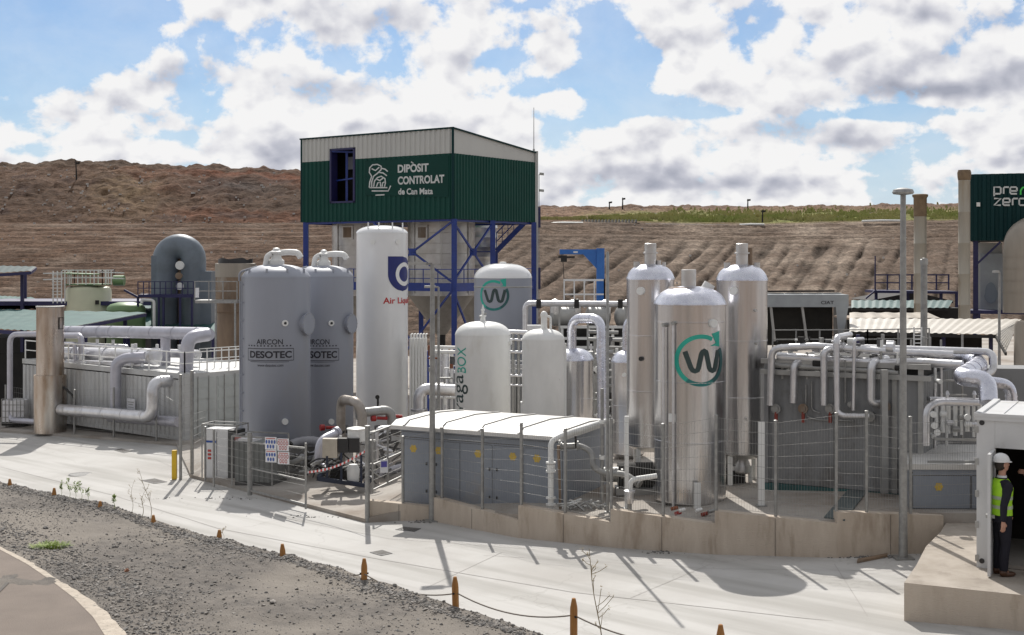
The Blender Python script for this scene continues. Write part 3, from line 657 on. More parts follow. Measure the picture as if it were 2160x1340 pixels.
# boards: two columns of two
gd = (B - A).normalized(); gn = Vector((gd.y, -gd.x, 0)); gn = gn if gn.y < 0 else -gn
def gate_pt(px, py, off=.03):
    k = (px - 1080) / F; a = A + gn * off; t = (k * a.y - a.x) / (gd.x - k * gd.y); p = a + gd * t; return Vector((p.x, p.y, EZ - (py - HY) / F * p.y))
for (x0, x1, y0, y1, c, g) in ((559, 583, 922, 948, 'sign_blue', 0), (560, 583, 949, 975, 'sign_blue', 1), (585, 609, 925, 951, 'sign_red', 2), (586, 610, 953, 979, 'sign_red', 3)):
    o = gate_pt(x0, y1); d = gate_pt(x1, y1 + 1) - o; up = Z * ((y1 - y0) / F * o.y)
    b = MB().obox(o, d, up, -gn * .004).build('safety_board', 'sign_white', gf)
    m2 = MB(); w, h = d.length, up.length; dn = d.normalized(); oo = o + gn * .006
    for r_ in range(2):
        for q_ in range(4 if r_ == 0 else 3):
            cx = w * ((.14 + .24 * q_) if r_ == 0 else (.26 + .24 * q_)); cz = h * (.62 - .38 * r_)
            if c == 'sign_blue': m2.add([oo + dn * (cx + .085 * w * cos(t * pi / 5)) + Z * (cz + .085 * w * sin(t * pi / 5)) for t in range(10)], [tuple(range(10))])
            else:
                for t in range(10):
                    a0, a1 = t * pi / 5, (t + 1) * pi / 5
                    m2.add([oo + dn * (cx + k_ * w * cos(a_)) + Z * (cz + k_ * w * sin(a_)) for k_, a_ in ((.095, a0), (.095, a1), (.06, a1), (.06, a0))], [(0, 1, 2, 3)])
    m2.build('pictogram', c, b)
    m3 = MB(); m3.add([oo + dn * w * .1 + Z * h * .86, oo + dn * w * .9 + Z * h * .86, oo + dn * w * .9 + Z * h * .92, oo + dn * w * .1 + Z * h * .92], [(0, 1, 2, 3)]); m3.build('headline', 'sign_red', b)
# small panel right of the gate post with the purple notice
sf = thing('side_fence', 'short wire fence panel with a purple notice beside the grey cabinet', 'fence', RG(780, 1100))
q0 = P(786, 1030, 29.0); q1 = P(848, 1010, 30.6); q0.z = EZ - 5.25; q1.z = EZ - 5.2
mb = MB(); hh = 1.35
for z_ in (.05, .62, hh): mb.bar(q0 + Z * z_, q1 + Z * z_, .035)
for p in (q0, q1, q0.lerp(q1, .5)): mb.bar(p, p + Z * hh, .04)
mb.build('frame', 'galv', sf); mb = MB(); mesh_panel(mb, q0, q1, (q0.z + .05, q1.z + .05), (q0.z + hh, q1.z + hh)); mb.build('wire_panel', 'galv', sf)
n_ = P(802, 998, 28.95); s1 = MB().obox(n_, Vector((.17, .05, 0)), Z * .30, Vector((0, .004, 0))).build('notice', 'sign_white', sf)
MB().obox(n_ + Vector((.02, -.004, .13)), Vector((.13, .04, 0)), Z * .13, Vector((0, .002, 0))).build('notice_print', 'sign_purple', s1)
# left fence: tall double post by the yellow bollard, then the row of posts along the kerb
lf = thing('kerb_fence', 'wire fence of thin grey posts along the kerb before the white container', 'fence', RG(240, 930))
pl = []
for px, yt, yb in ((12, 812, 905), (90, 826, 909), (157, 822, 920), (240, 818, 928), (330, 822, 936), (379, 852, 944)):
    pl.append(gpost(px, yt, yb, .036, True, lf))
for (a, ha_), (b, hb2) in zip(pl[:-1], pl[1:]):
    mb = MB(); mesh_panel(mb, a, b, (a.z + .08, b.z + .08), (a.z + ha_ - .03, b.z + hb2 - .03), .10, w=.003); mb.build('wire_panel', 'galv', lf)
ef = thing('corner_fence', 'tall pair of galvanised posts with wire mesh behind the yellow bollard', 'fence', RG(404, 1006))
a1, h1 = gpost(381, 790, 1012, .042, True, ef); a2, h2 = gpost(405, 782, 1006, .05, True, ef)
mb = MB(); mesh_panel(mb, a1, a2, (a1.z + .08, a2.z + .08), (a1.z + h1 - .1, a2.z + h1 - .1), .05); mb.build('wire_panel', 'galv', ef)
b2 = PG(433, 985); mb = MB(); mesh_panel(mb, a2, b2, (a2.z + .08, b2.z + .1), (a2.z + 1.7, b2.z + 1.6), .06); mb.build('wire_panel', 'galv', ef)
yb_ = RG(368, 1012)
bo = thing('bollard', 'yellow bollard post standing on the road beside the fence', 'bollard', yb_)
MB().wbox(yb_, (.12, .12, 62 / F * yb_.y)).build('post', 'yellow', bo); MB().wbox(yb_, (.2, .2, .012)).build('base_plate', 'galv', bo)

# ------------------------------------------------------------------ lamp poles
def lamp_pole(px, yb, yt, label, r=.055, side=-1, base=None, arm=.42, head=True, disc=False):
    p = base or RG(px, yb); h = (EZ - (yt - HY) / F * p.y) - p.z
    t = thing('street_lamp', label, 'street lamp', p)
    MB().lathe(p, [(r * 1.35, 0), (r * 1.3, .3), (r * 1.2, .9), (r * .8, h)], 16).build('pole', 'galv', t)
    MB().wbox(p - Z * .02, (r * 5.5, r * 5.5, .05)).build('base_plate', 'galv', t)
    if disc:
        MB().lathe(p + Z * h, [(.03, -.1), (.03, 0), (.17, .02), (.19, .05), (.17, .1), (.06, .13), (.01, .135)], 24).build('lamp_head', 'galv', t)
    else:
        q = p + Z * h; a = Vector((side * arm, 0, 0))
        MB().bar(q, q + a * .35, .05).build('arm', 'galv', t)
        MB().obox(q + a * .3 + Vector((0, -.11, -.02)), a * .95, Vector((0, .22, 0)), Z * .06).build('lamp_head', 'steel_grey', t)
    return t
lamp_pole(912, 1099, 557, 'tall galvanised street lamp rising in front of the grey cabinet and white tank', .058, -1)
lamp_pole(1905, 1178, 412, 'tall street lamp with a round head at the right end of the wall', .06, disc=True)
pB = Vector((-1.95, 34, zp(-2))); lamp_pole(925, 0, 606, 'thin short lamp pole behind the taller one, between the white tanks', .035, -1, base=pB, arm=.3)
pD = P(2108, 700, 34); pD.z = zp(12); lamp_pole(2108, 0, 574, 'thin lamp pole in front of the far right building', .035, -1, base=pD, arm=.12)
t = thing('thin_mast', 'thin grey pole beside the blue jib crane', 'pole', P(1284, 885, 24.8)); p = Vector((1.86, 24.9, EZ - 4.9))
MB().lathe(p, [(.03, 0), (.028, 5.05), (.01, 5.08)], 10).build('pole', 'galv', t); MB().wbox(p, (.12, .12, .02)).build('base_plate', 'galv', t)

# ------------------------------------------------------------------ tanks
def dome(r, h, H, k=.38, neck=None, n=9):
    """profile: cylinder of height h, rounded shoulder and shallow crown reaching H"""
    pr = []; kr = r * .22; hs = H - h
    for i in range(n + 1):
        a = (pi / 2) * i / n; pr.append((r * cos(a) ** .72 if i < n else 0.0, h + hs * sin(a) ** 1.15))
    return pr
def tank(name, label, cx, Y, hw, ytop, ysh, r=None, m='white_paint', mtop=None, base=None, seams=(), group=None, skirt=0):
    r = r or hw / F * Y; X = (cx - 1080) / F * Y; zb = base if base is not None else zp(X)
    c = Vector((X, Y, zb)); t = thing(name, label, 'tank', c, group)
    Hs = EZ - (ysh - HY) / F * (Y - 0) - zb; H = EZ - (ytop - HY) / F * Y - zb
    prof = [(r * .96, 0), (r, .05)]
    for s in seams: prof += [(r, s - .015), (r * 1.008, s - .008), (r * 1.008, s + .008), (r, s + .015)]
    prof += [(r, Hs)]
    MB().lathe(c, prof, 64, cap=True).build('shell', m, t)
    dp = dome(r, Hs, H); dp[0] = (r * 1.006, Hs - .012); dp.insert(1, (r * 1.006, Hs + .01))
    MB().lathe(c, dp, 64, cap=False).build('dome_top', mtop or m, t, ang=60)
    return t, c, r, H, Hs
def port(c, r, cx, hw, px, py, Y, rad, m='pale_white', name='port', parent=None, depth=.06, m2='black_plastic', inner=None):
    th = asin(max(-1, min(1, (px - cx) / hw))); zc = EZ - (py - HY) / F * (Y - r * cos(th)); a = cylpt(c, r - .02, th, zc); b = cylpt(c, r + depth, th, zc)
    o = MB().tube([a, b], rad, 20).build(name, m, parent)
    if inner: d = (b - a).normalized(); MB().tube([b, b + d * .01], rad * inner, 16).build('sight_glass', m2, o)
    return o
def W_logo(parent, c, r, cx, hw, Y, x0, x1, y0, y1):
    # ring with arrow head and a rounded W, wrapped on the shell
    pxc, pyc = (x0 + x1) / 2, (y0 + y1) / 2; th0 = asin((pxc - cx) / hw); ta, tb = asin(max(-1, (x0 - cx) / hw)), asin(min(1, (x1 - cx) / hw))
    zc = EZ - (pyc - HY) / F * (Y - r); R = (y1 - y0) / 2 / F * (Y - r)
    thc = (ta + tb) / 2; kx = (tb - ta) / 2 / R
    fn = lambda x, y: cylpt(c, r + .008, thc + x * kx, zc + y)
    def upd(o, fr, to):
        m = bpy.data.materials.new('logo_ring'); return m
    w = R * .16
    mb = MB(); stroke(mb, arc(0, 0, R * .92, 62, 235, 40), w, fn); mb.build('logo_ring', 'teal_paint', parent)
    mb = MB(); stroke(mb, arc(0, 0, R * .92, 235, 300, 16), w, fn); mb.build('logo_ring', 'teal_mid', parent)
    mb = MB(); stroke(mb, arc(0, 0, R * .92, 300, 388, 20), w, fn); mb.build('logo_ring', 'logo_teal_dark', parent)
    mb = MB(); a = R * .92
    mb.add([fn(R * .42, R * 1.02), fn(R * .80, R * 1.12), fn(R * .80, R * .52), fn(R * .36, R * .56), fn(R * .62, R * .66)], [(0, 1, 4), (1, 2, 4), (2, 3, 4)]); mb.build('logo_arrow', 'teal_paint', parent)
    s = R * .92; pts = []
    pts += lerp_pts((-.66 * s, .38 * s), (-.42 * s, -.30 * s), 6) + [(-.36 * s, -.40 * s), (-.26 * s, -.44 * s), (-.16 * s, -.40 * s)]
    pts += lerp_pts((-.12 * s, -.30 * s), (0.0 * s, .26 * s), 6) + [(.05 * s, .36 * s), (.12 * s, .40 * s), (.19 * s, .36 * s)]
    pts += lerp_pts((.22 * s, .26 * s), (.34 * s, -.30 * s), 6) + [(.40 * s, -.40 * s), (.50 * s, -.44 * s), (.59 * s, -.40 * s)]
    pts += lerp_pts((.63 * s, -.30 * s), (.80 * s, .40 * s), 6)
    mb = MB(); stroke(mb, pts, R * .19, fn); mb.build('logo_letter', 'logo_dark', parent)
mat('teal_mid', (.02, .20, .19), rough=.45); mat('logo_teal_dark', (.025, .105, .11), rough=.45)

def ladderrail(parent, c, r, th, z0, z1, name='conduit', m='tank_grey', rr=.02):
    mb = MB(); mb.tube([cylpt(c, r + .05, th, z0), cylpt(c, r + .05, th, z1)], rr, 8)
    k = int((z1 - z0) / .5)
    for i in range(k): z = z0 + (z1 - z0) * (i + .5) / k; mb.bar(cylpt(c, r - .01, th, z), cylpt(c, r + .07, th, z), .04)
    return mb.build(name, m, parent)
def carbon_tank(cx, Y, hw, ytop, ysh, label, base=None):
    t, c, r, H, Hs = tank('carbon_filter_tank', label, cx, Y, hw, ytop, ysh, m='tank_grey', base=EZ - (934 - HY) / F * Y, group=None)
    zb = c.z; gz_ = zp(c.x); MB().lathe(Vector((c.x, c.y, gz_)), [(r * .88, 0), (r * .88, zb - gz_ + .01)], 40).build('skirt', 'iron', t)
    # lifting eyes on the shoulder
    for a in (-1.0, -.3, .35, 1.05, 2.2, 3.6):
        p = cylpt(c, r * .92, a, zb + Hs + .02); MB().bar(p, p + Z * .22, .06, .03).build('lifting_lug', 'tank_grey', t)
    # top nozzle with elbow
    top = zb + H; q = Vector((c.x, c.y, top - .05)); sc = r / 1.03
    MB().lathe(q, [(.24 * sc, 0), (.24 * sc, .16), (.16 * sc, .22), (.14 * sc, .34), (.21 * sc, .36), (.21 * sc, .41), (.12 * sc, .44), (.10 * sc, .50), (.04, .52)], 24).build('nozzle', 'pale_white', t)
    pts = [q + Z * .36 + U * .05, q + Vector((.3, -.03, .40)), q + Vector((.62, -.08, .38)), q + Vector((.70, -.1, .24))]
    pipe('vent_pipe', '', pts, .085, 'pale_white', parent=t, bend=.14, bands=0)
    MB().tube(rounded([q + Vector((-.12, -.1, .35)), q + Vector((-.24, -.12, .28)), q + Vector((-.28, -.14, .02))], .1), .075, 12).build('elbow', 'pale_white', t)
    # manhole on the right flank
    th = 1.0; zm = EZ - (682 - HY) / F * Y; a = cylpt(c, r - .05, th, zm); b = cylpt(c, r + .08, th, zm); d = (b - a).normalized()
    mh = MB().tube([a, b], .29 * sc, 32).build('manhole', 'tank_grey', t); MB().tube([b, b + d * .035], .34 * sc, 32).build('lid', 'tank_grey', mh)
    mb = MB()
    for k in range(16):
        an = 2 * pi * k / 16; e1 = Z; e2 = d.cross(Z).normalized(); p = b + d * .04 + (e1 * sin(an) + e2 * cos(an)) * .315 * sc; mb.tube([p, p + d * .012], .014, 6)
    mb.build('bolts', 'steel_grey', mh)
    o = port(c, r, cx, hw, cx + hw * .24, 682, Y, .085, inner=.45, parent=t)
    port(c, r, cx, hw, cx + hw * .24, 890, Y, .085, parent=t)
    ladderrail(t, c, r, -1.45, zb + .2, zb + Hs - .1, rr=.03); ladderrail(t, c, r, -1.25, zb + .2, zb + Hs + .05, rr=.015)
    if True:
        p = cylpt(c, r + .08, -1.45, zb + Hs - .1); MB().tube(rounded([p, p + Z * .25, cylpt(c, r * .6, -1.2, zb + Hs + .3)], .15), .03, 8).build('conduit', 'tank_grey', t)
    # lettering
    def px2th(px): return asin(max(-1, min(1, (px - cx) / hw)))
    def zy(py): return EZ - (py - HY) / F * (Y - r)
    s = hw / 71.0; o_ = cx - 583 * 1
    X_ = lambda px: cx + (px - 583) * s
    m1 = MB(); text_cyl(m1, 'AIRCON', c, r + .008, px2th(X_(543)), px2th(X_(596)), zy(727), zy(716), .01)
    text_cyl(m1, 'DESOTEC', c, r + .008, px2th(X_(530)), px2th(X_(614)), zy(756), zy(741), .03)
    f2 = lambda x, y: cylpt(c, r + .007, x, y)
    for k in range(13):
        a = px2th(X_(527)) + (px2th(X_(617)) - px2th(X_(527))) * k / 13; stroke(m1, [(a, zy(730)), (a + .045, zy(730))], .035, f2)
    xa, xb = px2th(X_(526)), px2th(X_(618)); za, zb_ = zy(761), zy(736)
    for y_, w_ in ((za, .015), (zb_, .015)): stroke(m1, lerp_pts((xa, y_), (xb, y_), 16), w_, f2)
    for x_ in (xa, xb): stroke(m1, [(x_, za), (x_, zb_)], .012, f2)
    stroke(m1, lerp_pts((xa + .1, zy(764)), (xb - .15, zy(764)), 10), .012, f2)
    text_cyl(m1, 'www.desotec.com', c, r + .008, px2th(X_(545)), px2th(X_(597)), zy(774), zy(768), .0)
    m1.build('lettering', 'letter_black', t)
    return t
carbon_tank(583, 36.0, 71, 558, 585, 'grey filter tank in front, nearest the white container', base=None)
carbon_tank(683, 38.3, 62, 560, 584, 'grey filter tank half hidden behind its twin, beside the tall white tank', base=None)

# tall white gas tank
cx, hw, Y = 806, 54.5, 40.0
t, c, r, H, Hs = tank('storage_tank', 'tall glossy white gas tank with a dark blue emblem and red lettering', cx, Y, hw, 476, 492, m='gloss_white')
for a in (-.7, -.15, .5, 1.3): p = cylpt(c, r * .82, a, c.z + Hs + .12); MB().bar(p, p + Z * .2, .04).build('lifting_lug', 'gloss_white', t)
for a in (-.35, .62):
    p = cylpt(c, r - .01, a, c.z + Hs - .28); q = cylpt(c, r + .03, a, c.z + Hs - .28); MB().tube([p, q], .08, 12).build('pad', 'pale_white', t)
zy = lambda py: EZ - (py - HY) / F * (Y - r)
th0 = asin((818 - cx) / hw); R = (zy(541) - zy(615)) / 2; zc = (zy(541) + zy(615)) / 2; k = 1 / r
fn = lambda x, y: cylpt(c, r + .010, th0 + (x + R) * k, zc + y)
fn2 = lambda x, y: cylpt(c, r + .016, th0 + (x + R) * k, zc + y)
mb = MB(); n = 16      # shield: square top, round bottom
rows = []
for j in range(25):
    y = R - 2 * R * j / 24; xw0 = -R if y > 0 else -sqrt(max(0, R * R - y * y)); xw1 = sqrt(max(0, R * R - y * y)) if abs(y) < R else 0
    rows.append([fn(xw0 + (xw1 - xw0) * i / n, y) for i in range(n + 1)])
vs = [p for rw_ in rows for p in rw_]; m1 = n + 1
mb.add(vs, [(j * m1 + i, (j + 1) * m1 + i, (j + 1) * m1 + i + 1, j * m1 + i + 1) for j in range(24) for i in range(n)]); mb.build('emblem', 'logo_blue', t)
mb = MB(); stroke(mb, arc(R * .14, -R * .02, R * .56, 0, 360, 40)[:-1], R * .24, fn2, closed=True)
stroke(mb, [(R * .70, -R * .58), (R * .70, R * .55)], R * .22, lambda x, y: cylpt(c, r + .018, th0 + (x + R) * k, zc + y)); mb.build('emblem_letter', 'gloss_white', t)
mb = MB(); text_cyl(mb, 'Air Liquide', c, r + .01, asin((808 - cx) / hw), asin((808 - cx) / hw) + 1.62, zy(645), zy(628), .02); mb.build('lettering', 'logo_red', t)

# grey tank with the ring logo, standing behind
cx, hw, Y = 1061, 61, 46.0
t, c, r, H, Hs = tank('storage_tank', 'broad grey tank with a teal ring logo, behind the white ones', cx, Y, hw, 556, 586, m='tank_grey', mtop='gloss_white', seams=(EZ - (700 - HY) / F * Y - zp(-.3),))
MB().lathe(Vector((c.x, c.y, c.z + H - .02)), [(.12, 0), (.12, .07), (.03, .08)], 16).build('nozzle', 'pale_white', t)
W_logo(t, c, r, cx, hw, Y, 1014, 1074, 591, 656)
MB().lathe(c, [(r + .002, Hs - .35), (r + .012, Hs - .33), (r + .012, Hs - .31), (r + .002, Hs - .29)], 64, cap=False).build('band', 'steel_grey', t)
# white tank with the vertical lettering
cx, hw, Y = 1018.5, 58.5, 36.0
t, c, r, H, Hs = tank('buffer_tank', 'squat white tank with upright lettering, directly behind the grey cabinet', cx, Y, hw, 678, 706, m='pale_white')
q = Vector((c.x, c.y, c.z + H - .03)); MB().lathe(q, [(.07, 0), (.07, .16), (.1, .17), (.1, .2), (.04, .21), (.04, .33), (.06, .34), (.03, .4), (.012, .5)], 14).build('valve', 'pale_white', t)
MB().bar(q + Vector((-.09, 0, .12)), q + Vector((.1, 0, .26)), .05).build('valve_handle', 'steel_grey', t)
port(c, r, cx, hw, 1074, 722, Y, .07, parent=t)
zy = lambda py: EZ - (py - HY) / F * (Y - r * .7)
mb = MB(); text_cyl(mb, 'waga', c, r + .008, asin((964 - cx) / hw), asin((988 - cx) / hw), zy(886), zy(791), .0, rot=True); mb.build('lettering', 'logo_dark', t)
mb = MB(); text_cyl(mb, 'BOX', c, r + .008, asin((966 - cx) / hw), asin((984 - cx) / hw), zy(787), zy(733), .0, rot=True); mb.build('lettering', 'teal_paint', t)
# second white tank
cx, hw, Y = 1146, 45, 34.6
t, c, r, H, Hs = tank('buffer_tank', 'plain narrower white tank with a white stub on top, right of the lettered one', cx, Y, hw, 694, 716, m='pale_white')
q = Vector((c.x + .02, c.y, c.z + H - .05)); MB().lathe(q, [(.12, 0), (.12, .05), (.085, .06), (.085, .38), (.10, .39), (.10, .44), (.07, .5), (.03, .53)], 16).build('stub', 'pale_white', t)
MB().tube(rounded([q + Vector((.18, 0, -.1)), q + Vector((.18, 0, .38)), q + Vector((.02, 0, .4))], .06), .03, 8).build('bypass', 'pale_white', t)
for a, z_ in ((.4, 1.3), (.3, .9), (.9, 1.9), (-.1, 2.1)):
    MB().tube([cylpt(c, r - .01, a, c.z + z_), cylpt(c, r + .01, a, c.z + z_)], .03, 8).build('stud', 'pale_white', t)
MB().obox(cylpt(c, r * .9, 1.35, c.z + .2), Vector((.12, 0, 0)), Vector((0, .12, 0)), Z * (Hs - .3)).build('pipe_cover', 'pale_white', t)
MB().obox(cylpt(c, r * .98, -1.45, c.z + .1) - Vector((.05, 0, 0)), Vector((.1, 0, 0)), Vector((0, .3, 0)), Z * 1.15).build('side_box', 'pale_white', t)

def vessel(name, label, cx, hw, Y, ytop, ysh, ybot, neck=None, legs=True, legr=.045, mtop='alu_crinkle', legn=4):
    r = hw / F * Y; X = (cx - 1080) / F * Y; zg = zp(X); zb = EZ - (ybot - HY) / F * Y; c = Vector((X, Y, zb))
    t = thing(name, label, 'tank', (X, Y, zg))
    Hs = EZ - (ysh - HY) / F * Y - zb; H = EZ - (ytop - HY) / F * Y - zb
    pr = [(.02, -.16), (r * .5, -.13), (r * .85, -.06), (r, 0)]
    hh = 1.2; zc = 0.02
    body = [(r, 0)]
    z_ = hh
    while z_ < Hs - .1: body += [(r, z_ - .012), (r * 1.012, z_ - .006), (r * 1.012, z_ + .006), (r, z_ + .012)]; z_ += hh
    body += [(r, Hs)]
    MB().lathe(c, body, 64, cap=False).build('shell', 'alu', t)
    MB().lathe(c, pr, 48, cap=True).build('bottom_dish', 'alu_dull', t)
    dp = dome(r, Hs, H); dp[0] = (r * 1.02, Hs - .02); dp.insert(1, (r * 1.02, Hs + .015)); MB().lathe(c, dp, 64, cap=False).build('dome_top', mtop, t, ang=60)
    if neck:
        nr, nh = neck; q = Vector((X, Y, zb + H - .04)); MB().lathe(q, [(nr, 0), (nr, nh * .55), (nr * 1.25, nh * .56), (nr * 1.25, nh * .62), (nr * 1.0, nh * .63), (nr, nh), (nr * .9, nh + .01)], 20).build('neck', 'alu_dull', t)
    if legs and zb - zg > .2:
        for k in range(legn):
            a = pi / 4 + k * 2 * pi / legn; p = Vector((X + cos(a) * r * .8, Y + sin(a) * r * .8, zg)); MB().wbox(p, (legr * 2, legr * 2, zb - zg + .05)).build('leg', 'pale_white', t)
    return t, c, r, H, Hs
# tall pair at the back, the large one in front
t, c, r, H, Hs = vessel('aluminium_vessel', 'tall slim aluminium vessel standing left of the big logo vessel', 1372, 50, 28.0, 557, 588, 938, neck=(.13, .48))
port(c, r, 1372, 50, 1353, 614, 28, .085, parent=t); port(c, r, 1372, 50, 1354, 757, 28, .05, m='black_plastic', parent=t)
MB().tube([c + Z * (H - .1) + Vector((.18, 0, 0)), c + Z * (H + .08) + Vector((.18, 0, 0))], .05, 10).build('nozzle', 'alu_dull', t)
MB().tube([c + Z * (H - .14) + Vector((.30, 0, 0)), c + Z * (H + .04) + Vector((.30, 0, 0))], .04, 10).build('nozzle', 'alu_dull', t)
MB().tube([c + Z * (H - .16) + Vector((-.3, 0, 0)), c + Z * (H + .05) + Vector((-.3, 0, 0))], .07, 10).build('nozzle', 'alu_dull', t)
t, c, r, H, Hs = vessel('aluminium_vessel', 'tall slim aluminium vessel standing right of the big logo vessel', 1565, 53, 27.5, 558, 590, 953, neck=(.13, .48))
port(c, r, 1565, 53, 1549, 614, 27.5, .085, parent=t)
for px, py in ((1592, 655), (1594, 724), (1573, 884)): port(c, r, 1565, 53, px, py, 27.5, .03, parent=t, name='stud', m='alu_dull')
MB().tube([c + Z * (H - .1) + Vector((.19, .1, 0)), c + Z * (H + .36) + Vector((.19, .1, 0))], .055, 10).build('vent', 'brown_steel', t)
for dx in (-.32, .32): MB().tube([c + Z * (H - .18) + Vector((dx, 0, 0)), c + Z * (H + .04) + Vector((dx, 0, 0))], .07, 10).build('nozzle', 'alu_dull', t)
MB().lathe(c - Z * .42, [(.16, -.04), (.2, 0), (.2, .08), (.12, .3)], 20).build('outlet', 'alu_dull', t)
for dx, dz in ((-.16, -1.0), (0, -1.1), (.17, -1.15), (-.2, -.9)): MB().cyl(c + Vector((dx, -.05, -.3)), c + Vector((dx, -.05, dz + .1)), .045, 10).build('drain_pipe', 'pale_white', t)
cx, hw, Y = 1455.5, 75, 26.1
t, c, r, H, Hs = vessel('aluminium_vessel', 'large aluminium vessel with a teal ring logo, foremost behind the fence', cx, hw, Y, 604, 640, 1050, neck=None, legr=.05)
LT = t
q = c + Z * (H - .05)
pl_ = MB().lathe(q + Vector((-.10, 0, -.06)), [(.30, 0), (.34, .02), (.34, .09), (.05, .10)], 28).build('top_flange', 'rusty_alu', t)
MB().lathe(q + Vector((-.02, .05, .02)), [(.15, 0), (.15, .36), (.14, .37)], 24).build('neck', 'alu_dull', t)
MB().tube([q + Vector((.3, .1, -.1)), q + Vector((.42, .1, .10))], .12, 18).build('nozzle', 'pale_white', t)
port(c, r, cx, hw, 1501, 682, Y, .085, parent=t)
W_logo(t, c, r, cx, hw, Y, 1424, 1521, 706, 816)
zy = lambda py: EZ - (py - HY) / F * (Y - r)
for px, zt in ((1406, 686), (1424, 682)):
    th = asin((px - cx) / hw); p = cylpt(c, r + .06, th, zy(zt)); b = cylpt(c, r + .06, th, zy(1075))
    MB().tube(rounded([cylpt(c, r - .02, th, zy(zt)), p, b], .04), .028, 10).build('gauge_pipe', 'pipe_alu', t)
    port(c, r, cx, hw, px, zt, Y, .04, parent=t, depth=.09, name='stud', m='steel_grey')
MB().wbox(Vector((c.x + .02, c.y - r - .16, EZ - 4.9)), (.13, .1, .52)).build('stand', 'pale_white', t)
MB().obox(cylpt(c, r + .01, -.62, zy(892)), U * .14, Vector((0, -.06, 0)), Z * .16).build('tag_plate', 'pale_white', t)
MB().lathe(Vector((c.x, c.y, zp(c.x))), [(r * .95, 0), (r * 1.0, .03), (r * 1.0, .32), (r * .9, .33)], 40).build('skirt', 'alu_dull', t)
# shorter vessels
t, c, r, H, Hs = vessel('aluminium_vessel', 'short shiny aluminium vessel beside the plain white tank', 1212, 40, 35.4, 735, 758, 930)
t, c, r, H, Hs = vessel('aluminium_vessel', 'short aluminium vessel partly hidden behind the left slim vessel', 1325, 35, 32.0, 739, 762, 955)
port(c, r, 1325, 35, 1317, 791, 32, .05, parent=t, depth=.02)
# inverted U ducts
pipe('duct', 'shiny inverted U duct rising from the short vessel beside the white tank', [P(1206, 740, 35.4), P(1206, 672, 35.4), P(1268, 672, 34.6), P(1270, 885, 34.4)], .13, 'alu_crinkle', bend=.36, bands=.7, n=18)
pipe('duct', 'shiny inverted U duct rising from the half hidden short vessel', [P(1322, 742, 32), P(1322, 672, 32), P(1372, 672, 31.6), P(1372, 900, 31.6)], .11, 'alu_crinkle', bend=.32, bands=.7, n=18)

# ------------------------------------------------------------------ grey cabinet with the white lid
cb = thing('equipment_cabinet', 'long grey steel cabinet with a white sloping lid and yellow warning stickers', 'cabinet', Vector((-2.3, 28.5, zp(-2.3))))
FL = P(847, 0, 28.5); FL.z = 0; uu = Vector((.885, -.466, 0)); vv = Vector((.466, .885, 0))
zt = EZ - 3.68; zbm = EZ - 5.42; Lc = 4.0; Dc = 2.3
MB().obox(FL + Z * zbm, uu * Lc, vv * Dc, Z * (zt - zbm)).build('body', 'cabinet_grey', cb)
o = FL - uu * .16 - vv * .2; Lr = Lc + .22; Dr = Dc + .42; mb = MB()
prof = [(0, -.05), (.0, .03), (.22, .13), (Dr * .55, .17), (Dr, .10), (Dr, .02)]
vs = []
for k_ in (0, 1):
    for d_, z_ in prof: vs.append(o + uu * Lr * k_ + vv * d_ + Z * (zt + z_))
n = len(prof); mb.add(vs, [(i, i + n, i + n + 1, i + 1) for i in range(n - 1)] + [tuple(range(n)), tuple(range(n, 2 * n))[::-1], (0, n - 1, 2 * n - 1, n)])
lid = mb.build('lid', 'roof_white', cb)
mb = MB()
for k_ in range(5):
    x = Lr * (.08 + .225 * k_)
    for (d0, z0), (d1, z1) in zip(prof[1:-2], prof[2:-1]): mb.bar(o + uu * x + vv * d0 + Z * (zt + z0 + .012), o + uu * x + vv * d1 + Z * (zt + z1 + .012), .035, .03)
mb.build('lid_rib', 'steel_grey', lid)
fn = -vv; H_ = zt - zbm
def cabq(x0, x1, z0, z1, off, m, name, par=cb, th=.006): return MB().obox(FL + uu * x0 + fn * off + Z * (zbm + z0), uu * (x1 - x0), fn * th, Z * (z1 - z0)).build(name, m, par)
for i_, (x0, x1) in enumerate(((.02, .72), (.84, 1.5), (1.52, 2.3), (2.36, 3.05), (3.1, 3.96))):
    d_ = cabq(x0, x1, .08, H_ - .28, .002, 'cabinet_grey', 'door', th=.012)
    mb = MB(); g = .006
    for (a_, b_, c_, e_) in ((x0 - g, x1 + g, .08 - g, .08), (x0 - g, x1 + g, H_ - .28, H_ - .28 + g), (x0 - g, x0, .08, H_ - .28), (x1, x1 + g, .08, H_ - .28)):
        mb.obox(FL + uu * a_ + fn * .001 + Z * (zbm + c_), uu * (b_ - a_), fn * .006, Z * (e_ - c_))
    mb.build('door_gap', 'seam', d_)
    xs_ = (x0 + x1) / 2 + (-.05, -.2, .05, .1, -.15)[i_]
    ctr = FL + uu * xs_ + fn * .017 + Z * (zbm + H_ - .48); R_ = .085
    MB().add([ctr + uu * R_ * (1 + .14 * cos(6 * a_)) * cos(a_) + Z * R_ * (1 + .14 * cos(6 * a_)) * sin(a_) for a_ in [2 * pi * j / 20 for j in range(20)]], [tuple(range(20))]).build('warning_sticker', 'sticker', d_)
    for z_ in (.35, .95) if i_ != 4 else (.45,):
        cabq(x1 - .07 if i_ % 2 == 0 else x0 + .05, x1 - .04 if i_ % 2 == 0 else x0 + .08, z_ - .03, z_ + .03, .014, 'black_plastic', 'hinge', d_, .02)
cabq(0, Lc, H_ - .24, H_ - .23, .001, 'seam', 'groove'); cabq(0, Lc, H_ - .12, H_ - .115, .001, 'seam', 'groove')
